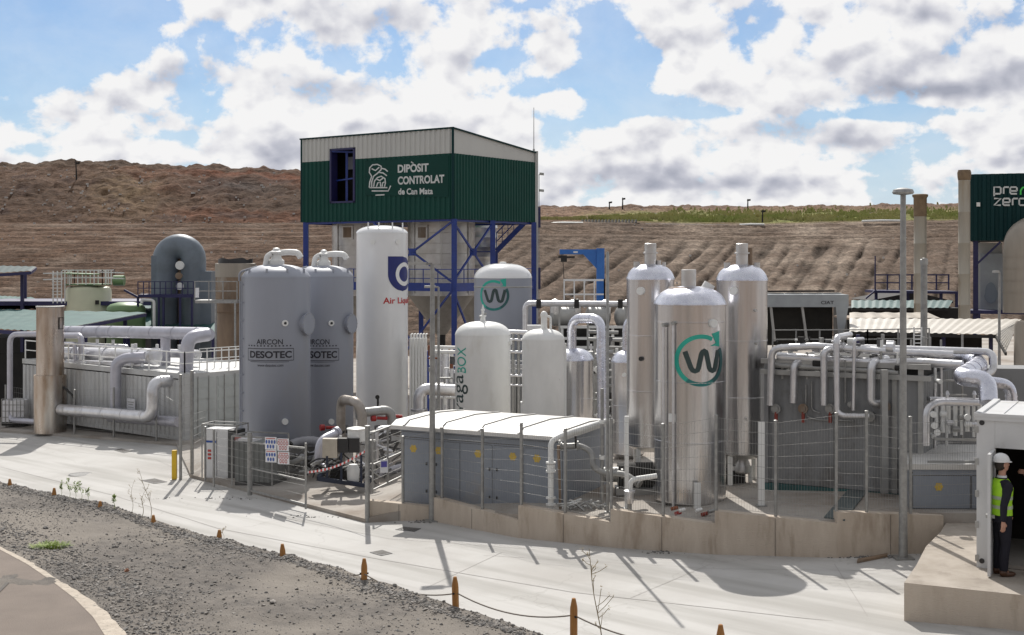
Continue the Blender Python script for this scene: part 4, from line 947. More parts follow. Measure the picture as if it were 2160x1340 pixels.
# ------------------------------------------------------------------ green building on blue legs
NB = P(955, 550, 52); LB = P(637, 550, 56.94); RB = P(1130, 550, 57.0); NB.z = LB.z = RB.z = 0; BB = LB + RB - NB
z0 = EZ + 1.70; z1 = EZ + 4.37; z2 = EZ + 5.43; z2r = EZ + 4.82; gz = zp(-4)
gb = thing('silo_building', 'raised green and white clad building on blue legs with a landfill name board', 'building', Vector((NB.x, NB.y, gz)))
dL = (LB - NB).normalized(); dR = (RB - NB).normalized(); wL = (LB - NB).length; wR = (RB - NB).length
nF = -dR; nR = -dL
# window opening on the front face in building coordinates (distance from N along dL)
def front_s(px): k = (px - 1080) / F; return (k * NB.y - NB.x) / (dL.x - k * dL.y)
sa, sb = front_s(750), front_s(697); wz0, wz1 = EZ - (428 - HY) / F * 55.3, EZ - (312 - HY) / F * 55.3
def strip(mb, s0, s1, za, zb): corr(mb, NB + dL * s0 + Z * za, dL, s1 - s0, zb - za, .26, .04, nF)
mb = MB(); strip(mb, 0, sa, z0, z1); strip(mb, sb, wL, z0, z1); strip(mb, sa, sb, z0, wz0); mb.build('wall', 'green_clad', gb)
mb = MB(); strip(mb, 0, sa, z1, z2 - .02); strip(mb, sb, wL, z1, z2 - .02); strip(mb, sa, sb, wz1, z2 - .02); mb.build('upper_wall', 'light_clad', gb)
mb = MB(); corr(mb, NB + Z * z0, dR, wR, z1 - z0, .20, .035, nR); mb.build('wall', 'green_clad', gb)
# side upper strip follows the roof slope
k_ = 34; vs = []; fs = []
for i in range(k_ + 1):
    t_ = i / k_; a_ = .035 if i % 2 else 0
    p = NB + dR * wR * t_ + nR * (.0 + .0 * a_); vs += [p + Z * z1, p + Z * (z2 + (z2r - z2) * t_)]
mb = MB(); mb.add(vs, [(2 * i + 2, 2 * i, 2 * i + 1, 2 * i + 3) for i in range(k_)]); mb.build('upper_wall', 'light_clad', gb)
mb = MB(); mb.add([RB + Z * z0, BB + Z * z0, BB + Z * z2r, RB + Z * z2r], [(0, 1, 2, 3)]); mb.add([LB + Z * z0, LB + Z * z2, BB + Z * z2r, BB + Z * z0], [(0, 1, 2, 3)]); mb.build('rear_wall', 'green_clad', gb)
mb = MB(); e = .08
q = [NB + (nF + nR) * e, LB + (nF - nR) * e, BB - (nF + nR) * e, RB + (nR - nF) * e]; zz = [z2, z2, z2r, z2r]
top = [p + Z * z for p, z in zip(q, zz)]; bot = [p - Z * .06 for p in top]
mb.add(bot + top, [(0, 1, 2, 3), (7, 6, 5, 4), (0, 4, 5, 1), (1, 5, 6, 2), (2, 6, 7, 3), (3, 7, 4, 0)]); mb.build('roof', 'dark_green', gb)
mb = MB(); mb.bar(NB + (nF + nR) * .03 + Z * z0, NB + (nF + nR) * .03 + Z * z2, .10); mb.bar(LB + nF * .03 + Z * z0, LB + nF * .03 + Z * z2, .08); mb.build('corner_trim', 'dark_green', gb)
mb = MB(); mb.bar(RB + nR * .05 + Z * (z0 - 4.5), RB + nR * .05 + Z * (z2r + .05), .13); mb.build('downpipe', 'light_clad', gb)
MB().quad(NB + Z * z0 - dR * .0, RB + Z * z0, BB + Z * z0, LB + Z * z0).build('soffit', 'dark', gb)
# window: recessed dark opening with blue frame and lit panes seen behind
A_ = NB + dL * sa; B_ = NB + dL * sb; win = MB()
for za, zb in ((wz0, wz0 + .08), (wz1 - .08, wz1)): win.obox(A_ + nF * .06 + Z * za, B_ - A_, -nF * .4, Z * (zb - za))
for p in (A_, A_ + (B_ - A_) * .93): win.obox(p + nF * .06 + Z * wz0, (B_ - A_) * .07, -nF * .4, Z * (wz1 - wz0))
wn = win.build('window', 'navy', gb)
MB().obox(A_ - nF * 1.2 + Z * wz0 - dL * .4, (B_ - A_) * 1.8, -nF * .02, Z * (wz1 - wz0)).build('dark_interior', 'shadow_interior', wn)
mb = MB(); M_ = A_ + (B_ - A_) * .56 - nF * .35; mb.bar(M_ + Z * wz0, M_ + Z * wz1, .10); mb.bar(A_ - nF * .3 + Z * (wz0 + 1.1), B_ - nF * .3 + Z * (wz0 + 1.0), .06); mb.bar(B_ + nF * .02 + Z * (wz1 - .1), A_ - nF * .6 + Z * (wz1 - .18), .08); mb.build('frame_bar', 'blue_steel', wn)
mb = MB(); 
for u0, u1 in ((.12, .5), (.62, .9)): mb.obox(A_ + (B_ - A_) * u0 - nF * .9 + Z * (wz1 - .85), (B_ - A_) * (u1 - u0), -nF * .02, Z * .55)
mb.build('rear_pane', 'pale_sheet', wn) if False else None
mat('pale_sheet', (.30, .31, .36), rough=.6); mb.build('rear_pane', 'pale_sheet', wn)
# name board
def fpt(px, py, off=.055):
    O = NB + nF * off; k = (px - 1080) / F; s = (k * O.y - O.x) / (dL.x - k * dL.y); p = O + dL * s; return Vector((p.x, p.y, EZ - (py - HY) / F * p.y))
a_, b_, c_, d_ = fpt(770, 412), fpt(946, 416), fpt(946, 327), fpt(770, 340)
bd = MB().add([a_, b_, c_, d_] + [p - nF * .03 for p in (a_, b_, c_, d_)], [(0, 1, 2, 3), (7, 6, 5, 4), (0, 4, 5, 1), (1, 5, 6, 2), (2, 6, 7, 3), (3, 7, 4, 0)]).build('name_board', 'banner_green', gb)
mb = MB()
for s_, (xa, ya), (xb, yb), h_, bo_ in (('DIPOSIT', (839, 365), (904, 362), 0, .035), ('CONTROLAT', (839, 390), (937, 386), 0, .035), ('de Can Mata', (840, 411), (913, 410), 0, .03)):
    o = fpt(xa, ya, .065); e_ = fpt(xb, yb, .065); hpx = {'DIPOSIT': 17.5, 'CONTROLAT': 17.5, 'de Can Mata': 13.5}[s_]
    text_plane(mb, s_, o, (e_ - o).normalized(), Z, (e_ - o).length, hpx / F * 53, bo_)
stroke(mb, [(867, 341.5), (872, 345)], 2.4, lambda x, y: fpt(x, y, .066)); mb.build('lettering', 'letter_white', bd)
fm = lambda x, y: fpt(x, y, .066)
mb = MB(); w = 2.6
for pts in ([(779, 396), (780, 384), (784, 372), (779, 364), (780, 354), (786, 348), (796, 347), (804, 351), (804, 358), (796, 366), (788, 372), (784, 384), (784, 396)],
            [(779, 396), (817, 396)], [(784, 403), (819, 403), (824, 392)], [(792, 412), (811, 411)], [(784, 356), (792, 360), (800, 353)],
            [(804, 355), (812, 357), (818, 362)], [(800, 364), (808, 365), (816, 371)], [(788, 394), (790, 382), (796, 375), (804, 372), (812, 377), (813, 386), (811, 394)],
            [(794, 394), (797, 386), (802, 384), (803, 394)], [(806, 394), (807, 386), (811, 384)], [(794, 378), (801, 381), (808, 376)]):
    stroke(mb, pts, w, fm)
mb.build('emblem', 'letter_white', bd)
# legs, beams, bracing, platform
def leg(p, w=.2): MB().obox(Vector((p.x - w / 2, p.y - w / 2, gz - .5)), Vector((w, 0, 0)), Vector((0, w, 0)), Z * (z0 - gz + .5)).build('leg', 'blue_steel', gb)
M1 = NB.lerp(RB, .46); M2 = NB.lerp(LB, .5)
for p in (NB + nF * -.1, LB - nF * .1 + dL * -.15, RB - dR * .15, BB, M1): leg(p, .22)
leg(M2 + dR * 3.2, .2); 
mb = MB(); 
for a_, b_ in ((NB, LB), (NB, RB), (RB, BB), (LB, BB)): mb.bar(a_.lerp((NB + BB) / 2, .03) + Z * (z0 - .05), b_.lerp((NB + BB) / 2, .03) + Z * (z0 - .05), .08)
zpf = EZ - (606 - HY) / F * 52.5
for a_, b_ in ((NB, NB + dL * wL), (NB, RB), (RB, BB), (LB, BB)): mb.bar(a_ + Z * zpf, b_ + Z * zpf, .14, .34)
mb.build('beam', 'blue_steel', gb)
def cross(a_, b_, za, zb):
    mb = MB(); mb.bar(a_ + Z * za, b_ + Z * zb, .07); mb.bar(b_ + Z * za, a_ + Z * zb, .07); c_ = (a_ + b_) / 2 + Z * (za + zb) / 2; mb.wbox(c_ - Z * .15, (.3, .12, .3)); mb.build('bracing', 'blue_steel', gb)
cross(NB, M2, zpf + .2, z0 - .1); cross(NB, M1, zpf + .2, z0 - .1); cross(NB, M2, gz, zpf - .1); cross(NB, M1, gz, zpf - .1)
rail_mesh(MB(), [NB + dL * wL + Z * zpf, NB + Z * zpf, RB + Z * zpf], .75, .8, .02, (.5, 1)).build('railing', 'blue_steel', gb)
# silos
def silo(px, Y, r, label, win_px=None, pipe_=True):
    c = Vector(((px - 1080) / F * Y, Y, gz)); t = thing('silo', label, 'silo', c, None); zc = EZ - (622 - HY) / F * Y - gz
    body = [(r, zc)]; z_ = zc + .45
    while z_ < z0 - gz: body += [(r, z_ - .01), (r * 1.006, z_), (r, z_ + .01)]; z_ += .45
    body.append((r, z0 - gz + .05)); MB().lathe(c, body, 48).build('shell', 'silo_white', t)
    MB().lathe(c, [(.22, zc - 1.75), (.26, zc - 1.7), (r * .5, zc - 1.0), (r, zc)], 40).build('cone', 'silo_cone', t)
    MB().lathe(c, [(.18, zc - 2.5), (.18, zc - 1.75)], 16).build('outlet', 'dark', t)
    MB().lathe(c, [(r * 1.02, zc - .02), (r * 1.02, zc + .1), (r * .98, zc + .1)], 48).build('ring_beam', 'silo_white', t)
    if win_px:
        a = asin((win_px - px) / (r / Y * F)); zc_ = EZ - (490 - HY) / F * (Y - r) - gz + gz
        d = (cylpt(c, 1, a, 0) - cylpt(c, 0, a, 0)).normalized(); rt = Vector((-d.y, d.x, 0)); p = cylpt(c, r, a, zc_)
        if rt.x < 0: rt = -rt
        h = MB().obox(p - rt * .27 - Z * .32 - d * .2, rt * .54, d * .28, Z * .62).build('hatch', 'silo_white', t)
        MB().obox(p - rt * .20 - Z * .24 + d * .082, rt * .4, d * .006, Z * .46).build('hatch_opening', 'brown_steel', h)
    for k in range(3):
        a = -.9 + k * .9 ; MB().tube([cylpt(c, r + .03, a, gz + zc), cylpt(c, r + .03, a, z0)], .03, 6).build('rib', 'silo_white', t)
    return t
silo(762, 58.5, 1.33, 'white silo behind the tall gas tank, under the left half of the green building', 735)
silo(931, 56.3, 1.48, 'white silo in the middle under the green building, behind the blue bracing', 893)
silo(1000, 60.5, 1.1, 'shaded white silo at the right, behind the middle leg of the green building')
# flue from silos
# stairs behind the right corner
st = thing('stair', 'blue steel stair climbing to the green building at its right side', 'stair', Vector((P(1045, 0, 58.5).x, 58.5, gz)))
a_ = P(1047, 530, 59); b_ = P(1108, 468, 59); w_ = Vector((0, .9, 0)); mb = MB(); mb.bar(a_, b_, .09, .22); mb.build('stringer', 'blue_steel', st); MB().bar(a_ + w_, b_ + w_, .09, .22).build('stringer', 'blue_steel', st)
mb = MB()
for i in range(12): p = a_.lerp(b_, (i + .5) / 12); mb.obox(p - Vector((.12, 0, 0)), Vector((.24, 0, 0)), w_, Z * .03)
mb.build('steps', 'blue_steel', st)
mb = MB()
for o_ in (Vector(), w_):
    mb.bar(a_ + o_ + Z * .85, b_ + o_ + Z * .85, .035); mb.bar(a_ + o_ + Z * .45, b_ + o_ + Z * .45, .03)
    for i in range(6): p = a_.lerp(b_, i / 5) + o_; mb.bar(p, p + Z * .85, .03)
mb.build('handrail', 'blue_steel', st)
mb = MB(); mb.bar(Vector((a_.x, a_.y, gz)), a_, .12); mb.bar(Vector((a_.x, a_.y + .9, gz)), a_ + w_, .12); mb.obox(a_ - Vector((.9, 0, .05)), Vector((.95, 0, 0)), w_, Z * .05); mb.build('landing', 'blue_steel', st)
# ladder cage at the right edge
lc = thing('caged_ladder', 'dark blue caged ladder fixed at the right edge of the green building', 'ladder', Vector((P(1137, 0, 57.3).x, 57.4, gz)))
for y0_, y1_ in ((437, 480), (565, 610)):
    a_ = P(1136, y1_, 57.4); b_ = P(1136, y0_, 57.4); MB().obox(a_ - Vector((.05, 0, 0)), Vector((.14, 0, 0)), Vector((0, .5, 0)), Z * (b_.z - a_.z)).build('cage', 'navy', lc)
a_ = P(1134, 640, 57.5); b_ = P(1134, 437, 57.5); mb = MB(); mb.bar(Vector((a_.x, a_.y, gz)), b_, .05); mb.bar(Vector((a_.x, a_.y + .4, gz)), b_ + Vector((0, .4, 0)), .05)
for i in range(20): p = a_.lerp(b_, i / 20); mb.bar(p, p + Vector((0, .4, 0)), .03)
mb.build('ladder', 'navy', lc)
fl = thing('floodlight_mast', 'mast with two floodlights at the right edge of the green building', 'mast', Vector((P(1134, 0, 57.4).x, 57.6, gz)))
a_ = P(1137, 440, 57.6); b_ = P(1137, 368, 57.6); MB().bar(Vector((a_.x, a_.y, gz)), b_, .035).build('pole', 'galv', fl)
for y_ in (369, 404): p = P(1138, y_, 57.6); MB().obox(p + Vector((0, -.1, 0)), Vector((.2, 0, -.02)), Vector((0, .25, 0)), Z * .1).build('floodlight', 'steel_grey', fl)
an = thing('antenna', 'thin whip antenna on the roof corner of the green building', 'antenna', RB + Z * z2r - dR * .1 + dL * .0)
MB().tube([RB + Z * z2r - dR * .15, RB + Z * (EZ + 6.8) - dR * .15], .014, 6, radii=[.02, .012]).build('whip', 'steel_grey', an); MB().lathe(RB + Z * (z2r + .0) - dR * .15, [(.05, 0), (.05, .12), (.02, .16)], 8).build('base', 'steel_grey', an)

# ------------------------------------------------------------------ jib crane and rear skid
jc = thing('jib_crane', 'blue steel jib crane with its arm pointing left, before the earth slope', 'crane', Vector((P(1266, 0, 47).x, 47, zp(3))))
p = P(1266, 0, 47); pz = zp(3); ty = EZ - (524 - HY) / F * 47; MB().obox(Vector((p.x - .13, 46.9, pz)), Vector((.28, 0, 0)), Vector((0, .28, 0)), Z * (ty - pz)).build('column', 'crane_blue', jc)
ax = P(1181, 532, 46.8).x; mb = MB(); mb.obox(Vector((ax, 46.95, ty - .22)), Vector((p.x - .13 - ax, 0, 0)), Vector((0, .16, 0)), Z * .18)
mb.add([Vector((p.x - .13, 46.96, ty - .22)), Vector((p.x - .13, 46.96, ty - .75)), Vector((p.x - .62, 46.96, ty - .22)), Vector((p.x - .13, 47.1, ty - .22)), Vector((p.x - .13, 47.1, ty - .75)), Vector((p.x - .62, 47.1, ty - .22))], [(0, 2, 1), (3, 4, 5), (0, 1, 4, 3), (1, 2, 5, 4), (2, 0, 3, 5)])
mb.build('arm', 'crane_blue', jc)
MB().obox(Vector((ax + .5, 46.94, ty - .17)), Vector((.16, 0, 0)), Vector((0, .005, 0)), Z * .06).build('plate', 'sign_white', jc)
h = MB().wbox(Vector((ax + .15, 46.95, ty - .5)), (.22, .2, .24)).wbox(Vector((ax + .25, 46.95, ty - .36)), (.6, .1, .07)).build('hoist', 'dark', jc)
MB().bar(Vector((ax + .12, 46.95, ty - .5)), Vector((ax + .2, 46.9, ty - 1.9)), .018).build('chain', 'dark', h)
# white module with railings
sk = thing('rear_skid', 'pale pipe skid with vessels, white railings and an overhead pipe behind the white tanks', 'pipe skid', Vector((P(1240, 0, 44).x, 44, zp(2))))
Yk = 44.; k = lambda px, py, dy=0: P(px, py, Yk + dy); g = Vector((0, 0, 0)); zg = zp(2)
mb = MB(); a_ = k(1180, 760); a_.z = zg; mb.obox(a_, Vector((4.4, 0, 0)), Vector((0, 2.5, 0)), Z * (EZ - (735 - HY) / F * Yk - zg)); mb.build('lower_box', 'module_grey', sk)
mb = MB(); zt_ = EZ - (690 - HY) / F * Yk; zb_ = EZ - (735 - HY) / F * Yk
for px in (1183, 1210, 1238, 1262, 1290, 1318, 1345): p = k(px, 735); mb.obox(Vector((p.x, Yk, zb_)), Vector((.09, 0, 0)), Vector((0, .09, 0)), Z * (zt_ - zb_))
for y_ in (690, 714, 733): mb.bar(k(1181, y_), k(1350, y_), .09)
mb.build('frame', 'pale_white', sk)
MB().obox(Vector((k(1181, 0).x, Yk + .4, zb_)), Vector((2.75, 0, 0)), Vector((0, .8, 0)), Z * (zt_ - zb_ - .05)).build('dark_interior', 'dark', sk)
for x0, x1 in ((1160, 1222), (1234, 1288), (1296, 1330)):
    p0, p1 = k(x0, 668, .5), k(x1, 668, .5); d = Vector((1, 0, 0)); L_ = (p1 - p0).length
    MB().tube([p0, p0 + d * .06, p0 + d * .12, p1 - d * .12, p1 - d * .06, p1], .3, 20, radii=[.12, .28, .33, .33, .28, .12]).build('vessel', 'steel_grey', sk)
    MB().tube([p0 + d * L_ * .3, p0 + d * L_ * .3 + Z * .45], .08, 10).build('nozzle', 'pipe_alu', sk)
    MB().tube(rounded([p0 + d * L_ * .7, p0 + d * L_ * .7 + Z * .5, p0 + d * L_ * .9 + Z * .5, p0 + d * L_ * .9], .15), .09, 10).build('loop', 'pipe_alu', sk)
for px, h_, r_ in ((1171, 636, .18), (1218, 643, .12), (1330, 640, .13)): p = k(px, 660, -.1); MB().lathe(p, [(r_, 0), (r_, .3), (r_ * .8, .42), (.02, .48)], 16).build('cap', 'alu_dull', sk)
rail_mesh(MB(), [k(1190, 650, 1), k(1275, 650, 1), k(1275, 650, 2.5), k(1190, 650, 2.5)], 1.02, .36, .022, (.5, 1)).build('railing', 'white_paint', sk)
pipe('header_pipe', '', [k(1108, 735, -1.2), k(1108, 640, -1.2), k(1330, 642, -1.2)], .10, 'pipe_alu', parent=sk, bend=.22)
for px in (1180, 1240, 1320): p = k(px, 642, -1.2); MB().bar(Vector((p.x, p.y, zg)), p, .06).build('support', 'steel_grey', sk)
for px in (1136, 1216, 1308): p = k(px, 644, -1.2); MB().wbox(p - Z * .1 + Vector((0, -.1, 0)), (.16, .1, .3)).build('clamp', 'dark', sk)
MB().wbox(k(1128, 712, -2.5), (.5, .4, .4)).build('white_box', 'white_paint', sk)
# grey module filling the middle of the plant
md = thing('grey_module', 'long low grey steel module behind the white and aluminium tanks', 'module', Vector((-1.2, 41, zp(-1))))
o = Vector((-2.6, 42.4, zp(-2))); mb = MB(); corr_box(mb, o, U * 8.2, V * 2.4, 1.72, .3, .04); mb.build('body', 'module_grey', md)
mb = MB()
for z_ in (1.76, 2.05): mb.bar(o + Z * z_ - V * .1, o + U * 8.2 + Z * z_ - V * .1, .09)
mb.build('top_pipes', 'pipe_alu', md)
rail_mesh(MB(), [o + Z * 1.72, o + U * 8.2 + Z * 1.72], .5, 1.0, .02, (.5, 1)).build('railing', 'pale_white', md)
for i in range(9): p = o + U * (.4 + i * .9) - V * .05; MB().bar(p, p + Z * 1.72, .08).build('post', 'steel_grey', md)
# vaporiser: tall thin fins right of the gas tank
va = thing('vaporiser', 'finned white ambient vaporiser beside the tall gas tank', 'vaporiser', P(880, 0, 39) * 1.0); va.location.z = zp(-3)
for i in range(6):
    for j in range(2):
        p = Vector((P(866 + i * 6.2, 0, 39).x, 39 + j * .35, zp(-3))); h = EZ - (714 - HY) / F * 39 - p.z
        MB().wbox(p, (.055, .16, h)).build('fin', 'pale_white', va)
        MB().tube(rounded([p + Z * h, p + Z * (h + .12), p + Z * (h + .12) + Vector((.05, 0, 0))], .05), .02, 6).build('return_bend', 'pale_white', va)
# columns and pipes between the vaporiser and the lettered tank
pr = thing('pipe_rack', 'white pipe rack with short columns left of the lettered white tank', 'pipe rack', Vector((P(930, 0, 40).x, 40, zp(-2))))
for px, r_ in ((916, .06), (926, .09), (940, .11), (953, .06)):
    p = P(px, 0, 40); p.z = zp(-2); h = EZ - (735 - HY) / F * 40 - p.z; MB().lathe(p, [(r_, 0), (r_, h - .1), (r_ * .6, h), (.01, h + .02)], 14).build('column', 'pipe_alu', pr)
for y_, r_ in ((742, .06), (838, .04), (732, .05)): MB().tube([P(905, y_, 39.6), P(1000, y_ + 2, 39.6)], r_, 10).build('cross_pipe', 'pale_white', pr)
pipe('elbow_pipe', '', [P(884, 868, 37.5), P(884, 820, 37.5), P(968, 824, 37.8)], .17, 'pipe_alu', parent=pr, bend=.42, flange=True, n=18)
MB().bar(P(900, 880, 41), P(900, 740, 41), .16).build('blue_post', 'blue_steel', pr)
# pipes seen through the gap behind the white tanks
for y_, x0, x1 in ((690, 1070, 1110), (700, 1230, 1325), (714, 1230, 1325), (747, 1075, 1105), (790, 1078, 1102)):
    pass
gp_ = thing('gap_pipes', 'bundle of bright pipes and valves in the gap behind the lettered white tank', 'pipe group', Vector((P(1090, 0, 38.5).x, 38.5, zp(0))))
for y_, r_ in ((700, .07), (716, .04), (742, .05), (792, .04), (812, .03)): MB().tube([P(1066, y_, 38.5), P(1112, y_ + 2, 38.5)], r_, 10).build('pipe', 'pipe_alu', gp_)
for px in (1082, 1094): MB().tube([P(px, 900, 38.7), P(px, 700, 38.7)], .05, 10).build('riser', 'steel_grey', gp_)

dn = thing('pipe_manifold', 'dense manifold of silver pipes and valves behind the shiny inverted U duct', 'pipe group', Vector((P(1275, 0, 37.5).x, 37.5, zp(3)))); rr = random.Random(44)
for px in range(1238, 1330, 9):
    Y = rr.uniform(36.5, 38.5); yt = rr.uniform(700, 790); MB().tube([P(px, 905, Y), P(px, yt, Y)], rr.choice([.03, .045, .06]), 10).build('riser', rr.choice(['pipe_alu', 'galv', 'steel_grey', 'pale_white']), dn)
for py in range(700, 900, 16):
    Y = rr.uniform(36.5, 38.5); x0 = rr.uniform(1225, 1260); MB().tube([P(x0, py, Y), P(x0 + rr.uniform(40, 90), py + 2, Y)], rr.choice([.03, .04, .055]), 10).build('cross_pipe', rr.choice(['pipe_alu', 'galv', 'steel_grey', 'pale_white']), dn)
for i in range(34):
    p = P(rr.uniform(1236, 1326), rr.uniform(705, 890), rr.uniform(36.2, 37)); d = rr.choice([Vector((1, 0, 0)), Z, Vector((0, -1, 0))]); MB().tube([p, p + d * .12], rr.uniform(.05, .1), 12).build('valve', rr.choice(['galv', 'iron', 'dark', 'pale_white', 'steel_grey']), dn)
MB().obox(Vector((P(1236, 0, 39).x, 39, zp(3))), Vector((1.4, 0, 0)), Vector((0, .6, 0)), Z * 1.9).build('dark_panel', 'iron', dn)
dm = thing('valve_rack', 'low rack of white headers and valves between the two white tanks and the grey module', 'pipe group', Vector((P(925, 0, 38.6).x, 38.6, zp(-2))))
for i in range(16):
    p = P(rr.uniform(902, 958), rr.uniform(745, 870), rr.uniform(38.2, 39)); d = rr.choice([Vector((1, 0, 0)), Z]); MB().tube([p, p + d * rr.uniform(.12, .5)], rr.choice([.03, .05, .08]), 10).build('fitting', rr.choice(['galv', 'iron', 'pale_white', 'steel_grey', 'rust']), dm)
# ------------------------------------------------------------------ far left yard
def canopy(name, label, quad, postpx, m, yb=None, mpost='navy', thick=.1, corrug=True, nrm=Z):
    """roof sheet through four corners a b c d (front left, front right, back right, back left) with posts"""
    a, b, c, d = quad; t = thing(name, label, 'shed roof', Vector((a.x, a.y, zp(a.x))))
    n = max(6, int((b - a).length / .3)); vs = []; fs = []
    for i in range(n * 2 + 1):
        u_ = i / (2 * n); off = Z * (.035 if (i // 1) % 2 else 0); vs += [a.lerp(b, u_) + off, d.lerp(c, u_) + off]
    MB().add(vs, [(2 * i, 2 * i + 2, 2 * i + 3, 2 * i + 1) for i in range(2 * n)]).build('roof', m, t)
    mb = MB()
    for p, q in ((a, b), (b, c), (c, d), (d, a)): mb.bar(p - Z * .09, q - Z * .09, .06, .14)
    mb.build('roof_edge', mpost, t)
    for p in postpx:
        z_ = zp(p.x); MB().bar(Vector((p.x, p.y, z_)), p, .14).build('post', mpost, t)
    return t
canopy('open_shed', 'teal sheet roof of the low open shed behind the white container', [P(-60, 692, 50), P(95, 700, 49), P(308, 660, 56), P(-60, 652, 60)], [P(-50, 694, 50.2), P(92, 702, 49.3), P(264, 668, 56), P(180, 684, 52)], 'teal_roof')
canopy('open_shed', 'teal sheet roof reaching behind the green tank towards the brown stack', [P(270, 700, 57), P(455, 712, 56), P(455, 645, 66), P(160, 640, 68)], [P(270, 700, 57), P(450, 712, 56)], 'teal_roof')
canopy('open_shed', 'dark teal roof at the left edge of the far yard, lower one', [P(-60, 655, 61), P(118, 652, 62), P(70, 628, 68), P(-60, 622, 68)], [P(110, 655, 62)], 'teal_roof')
canopy('canopy', 'thin dark canopy on a navy post at the left edge', [P(-60, 580, 60), P(64, 572, 60), P(76, 563, 63), P(-60, 560, 63)], [P(47, 574, 61), P(53, 574, 66)], 'dark_green')
wb = thing('dark_shed', 'low dark building front under the teal shed roof', 'shed', Vector((P(60, 0, 58).x, 60, zp(-20))))
MB().obox(Vector((P(-80, 0, 60).x, 61.5, zp(-20))), Vector((7.5, 0, 0)), Vector((0, 4, 0)), Z * 2.6).build('wall', 'dark', wb); MB().obox(Vector((P(-80, 0, 60).x - .1, 61.3, zp(-20) + 4.15)), Vector((8.6, 0, 0)), Vector((0, 4.4, 0)), Z * .2).build('roof', 'navy', wb)
MB().obox(Vector((P(-80, 0, 50).x, 51.5, zp(-20))), Vector((4.2, 0, 0)), Vector((0, .2, 0)), Z * 2.6).build('back_wall', 'dark', wb)
# rows of dark beams below the canopy
# cream tank with gallery
c = P(187, 0, 62); c.z = zp(-20); r = 1.07; t = thing('round_tank', 'cream tank with a pale railing gallery on top, behind the shed roof', 'tank', c)
H = EZ - (605 - HY) / F * 61 - c.z; MB().lathe(c, [(r, 0), (r, H - .22), (r * .94, H - .06), (r * .8, H), (.01, H + .05)], 40).build('shell', 'cream', t)
MB().wbox(c + Vector((.72, -.95, H - .85)), (.16, .1, .2)).build('hatch', 'dark', t)
MB().wbox(c + Z * (H + .06), (1.7, 1.7, .06)).build('gallery_floor', 'green_tank', t)
sq = [c + Vector((x_, y_, H + .08)) for x_, y_ in ((-1, -.9), (.95, -.9), (.95, .9), (-1, .9), (-1, -.9))]
rail_mesh(MB(), sq, .72, .42, .02, (.5, 1)).build('railing', 'pale_white', t)
mb = MB(); 
for y_ in (577, 590): mb.bar(P(91, y_, 61), P(133, y_ - 1, 61), .05)
for y_ in (574, 586): mb.bar(P(206, y_, 61), P(262, y_ + 2, 61), .05)
for px in (112, 121, 130, 137): mb.bar(P(px, 572, 61), P(px, 640, 61), .045)
for i in range(9): mb.bar(P(110, 580 + i * 7, 61), P(131, 580 + i * 7, 61), .03)
mb.build('ladder', 'pale_white', t)
MB().obox(P(122, 578, 61), Vector((1.6, 0, -.05)), Vector((0, 1.4, 0)), Z * .05).build('gallery_roof', 'green_tank', t)
MB().tube([P(240, 592, 61.5), P(262, 592, 61.5)], .25, 16).build('drum', 'green_tank', t)
c = P(266, 0, 58.5); c.z = zp(-17); r = .86; t = thing('round_tank', 'small green domed tank right of the cream one', 'tank', c); H = EZ - (638 - HY) / F * 58 - c.z
MB().lathe(c, [(r, 0), (r, H - .34)], 40, cap=True).build('shell', 'green_tank', t)
MB().lathe(c, [(r * 1.01, H - .35), (r * .97, H - .22), (r * .8, H - .1), (r * .4, H - .01), (.01, H)], 40, cap=False).build('dome_top', 'green_tank', t)
pipe('bent_pipe', 'pale bent pipe standing beside the small green tank', [P(299, 640, 58), P(299, 632, 58), P(325, 634, 58), P(325, 690, 58)], .07, 'pale_white', bend=.14, bands=0)
# big grey arched duct
t = thing('arched_duct', 'large slate grey arched duct of a dryer, in front of the slope', 'duct', Vector((P(380, 0, 60).x, 60, zp(-20))))
Yd = 60.; X0, X1 = P(349, 0, Yd).x, P(408, 0, Yd).x; zt = EZ - (520 - HY) / F * Yd; zb = zp(-16)
R_ = (X1 - X0) / 2; xc = (X0 + X1) / 2; pts = [Vector((X0, Yd, zb)), Vector((X0, Yd, zt - R_ * .9))] + [Vector((xc - R_ * cos(a), Yd, zt - R_ * .9 + R_ * .9 * sin(a))) for a in [pi * i / 12 for i in range(1, 12)]] + [Vector((X1, Yd, zt - R_ * .9)), Vector((X1, Yd, zb))]
MB().tube(pts, .58, 24).build('arch', 'slate', t)
for px, py, r_ in ((380, 560, .2), (378, 582, .16), (380, 604, .17)):
    p = P(px, py, Yd - .8); MB().tube([p, p + Vector((0, -.1, 0))], r_, 20).build('flange', 'pale_white' if py != 582 else 'brown_steel', t)
MB().obox(Vector((P(325, 0, Yd).x, Yd - .5, zb)), Vector((.5, 0, 0)), Vector((0, 1, 0)), Z * (EZ - (540 - HY) / F * Yd - zb)).build('side_housing', 'slate', t)
MB().obox(Vector((P(372, 0, Yd).x, Yd + .1, zb)), Vector((.45, 0, 0)), Vector((0, .4, 0)), Z * (EZ - (527 - HY) / F * Yd - zb)).build('inner_panel', 'brown_steel', t)
MB().obox(Vector((P(425, 0, Yd).x, Yd - .4, zb)), Vector((.55, 0, 0)), Vector((0, .9, 0)), Z * (EZ - (572 - HY) / F * Yd - zb)).build('side_housing', 'slate', t)
pf = thing('platform', 'navy blue platform with railings in front of the arched duct', 'platform', Vector((P(345, 0, 58).x, 58, zp(-17))))
a_, b_ = P(291, 628, 58), P(408, 628, 58); MB().obox(a_, b_ - a_, Vector((0, 1.2, 0)), Z * .14).build('deck', 'navy', pf)
rail_mesh(MB(), [a_ + Z * .14, b_ + Z * .14], .6, .25, .018, (.5, 1)).build('railing', 'navy', pf)
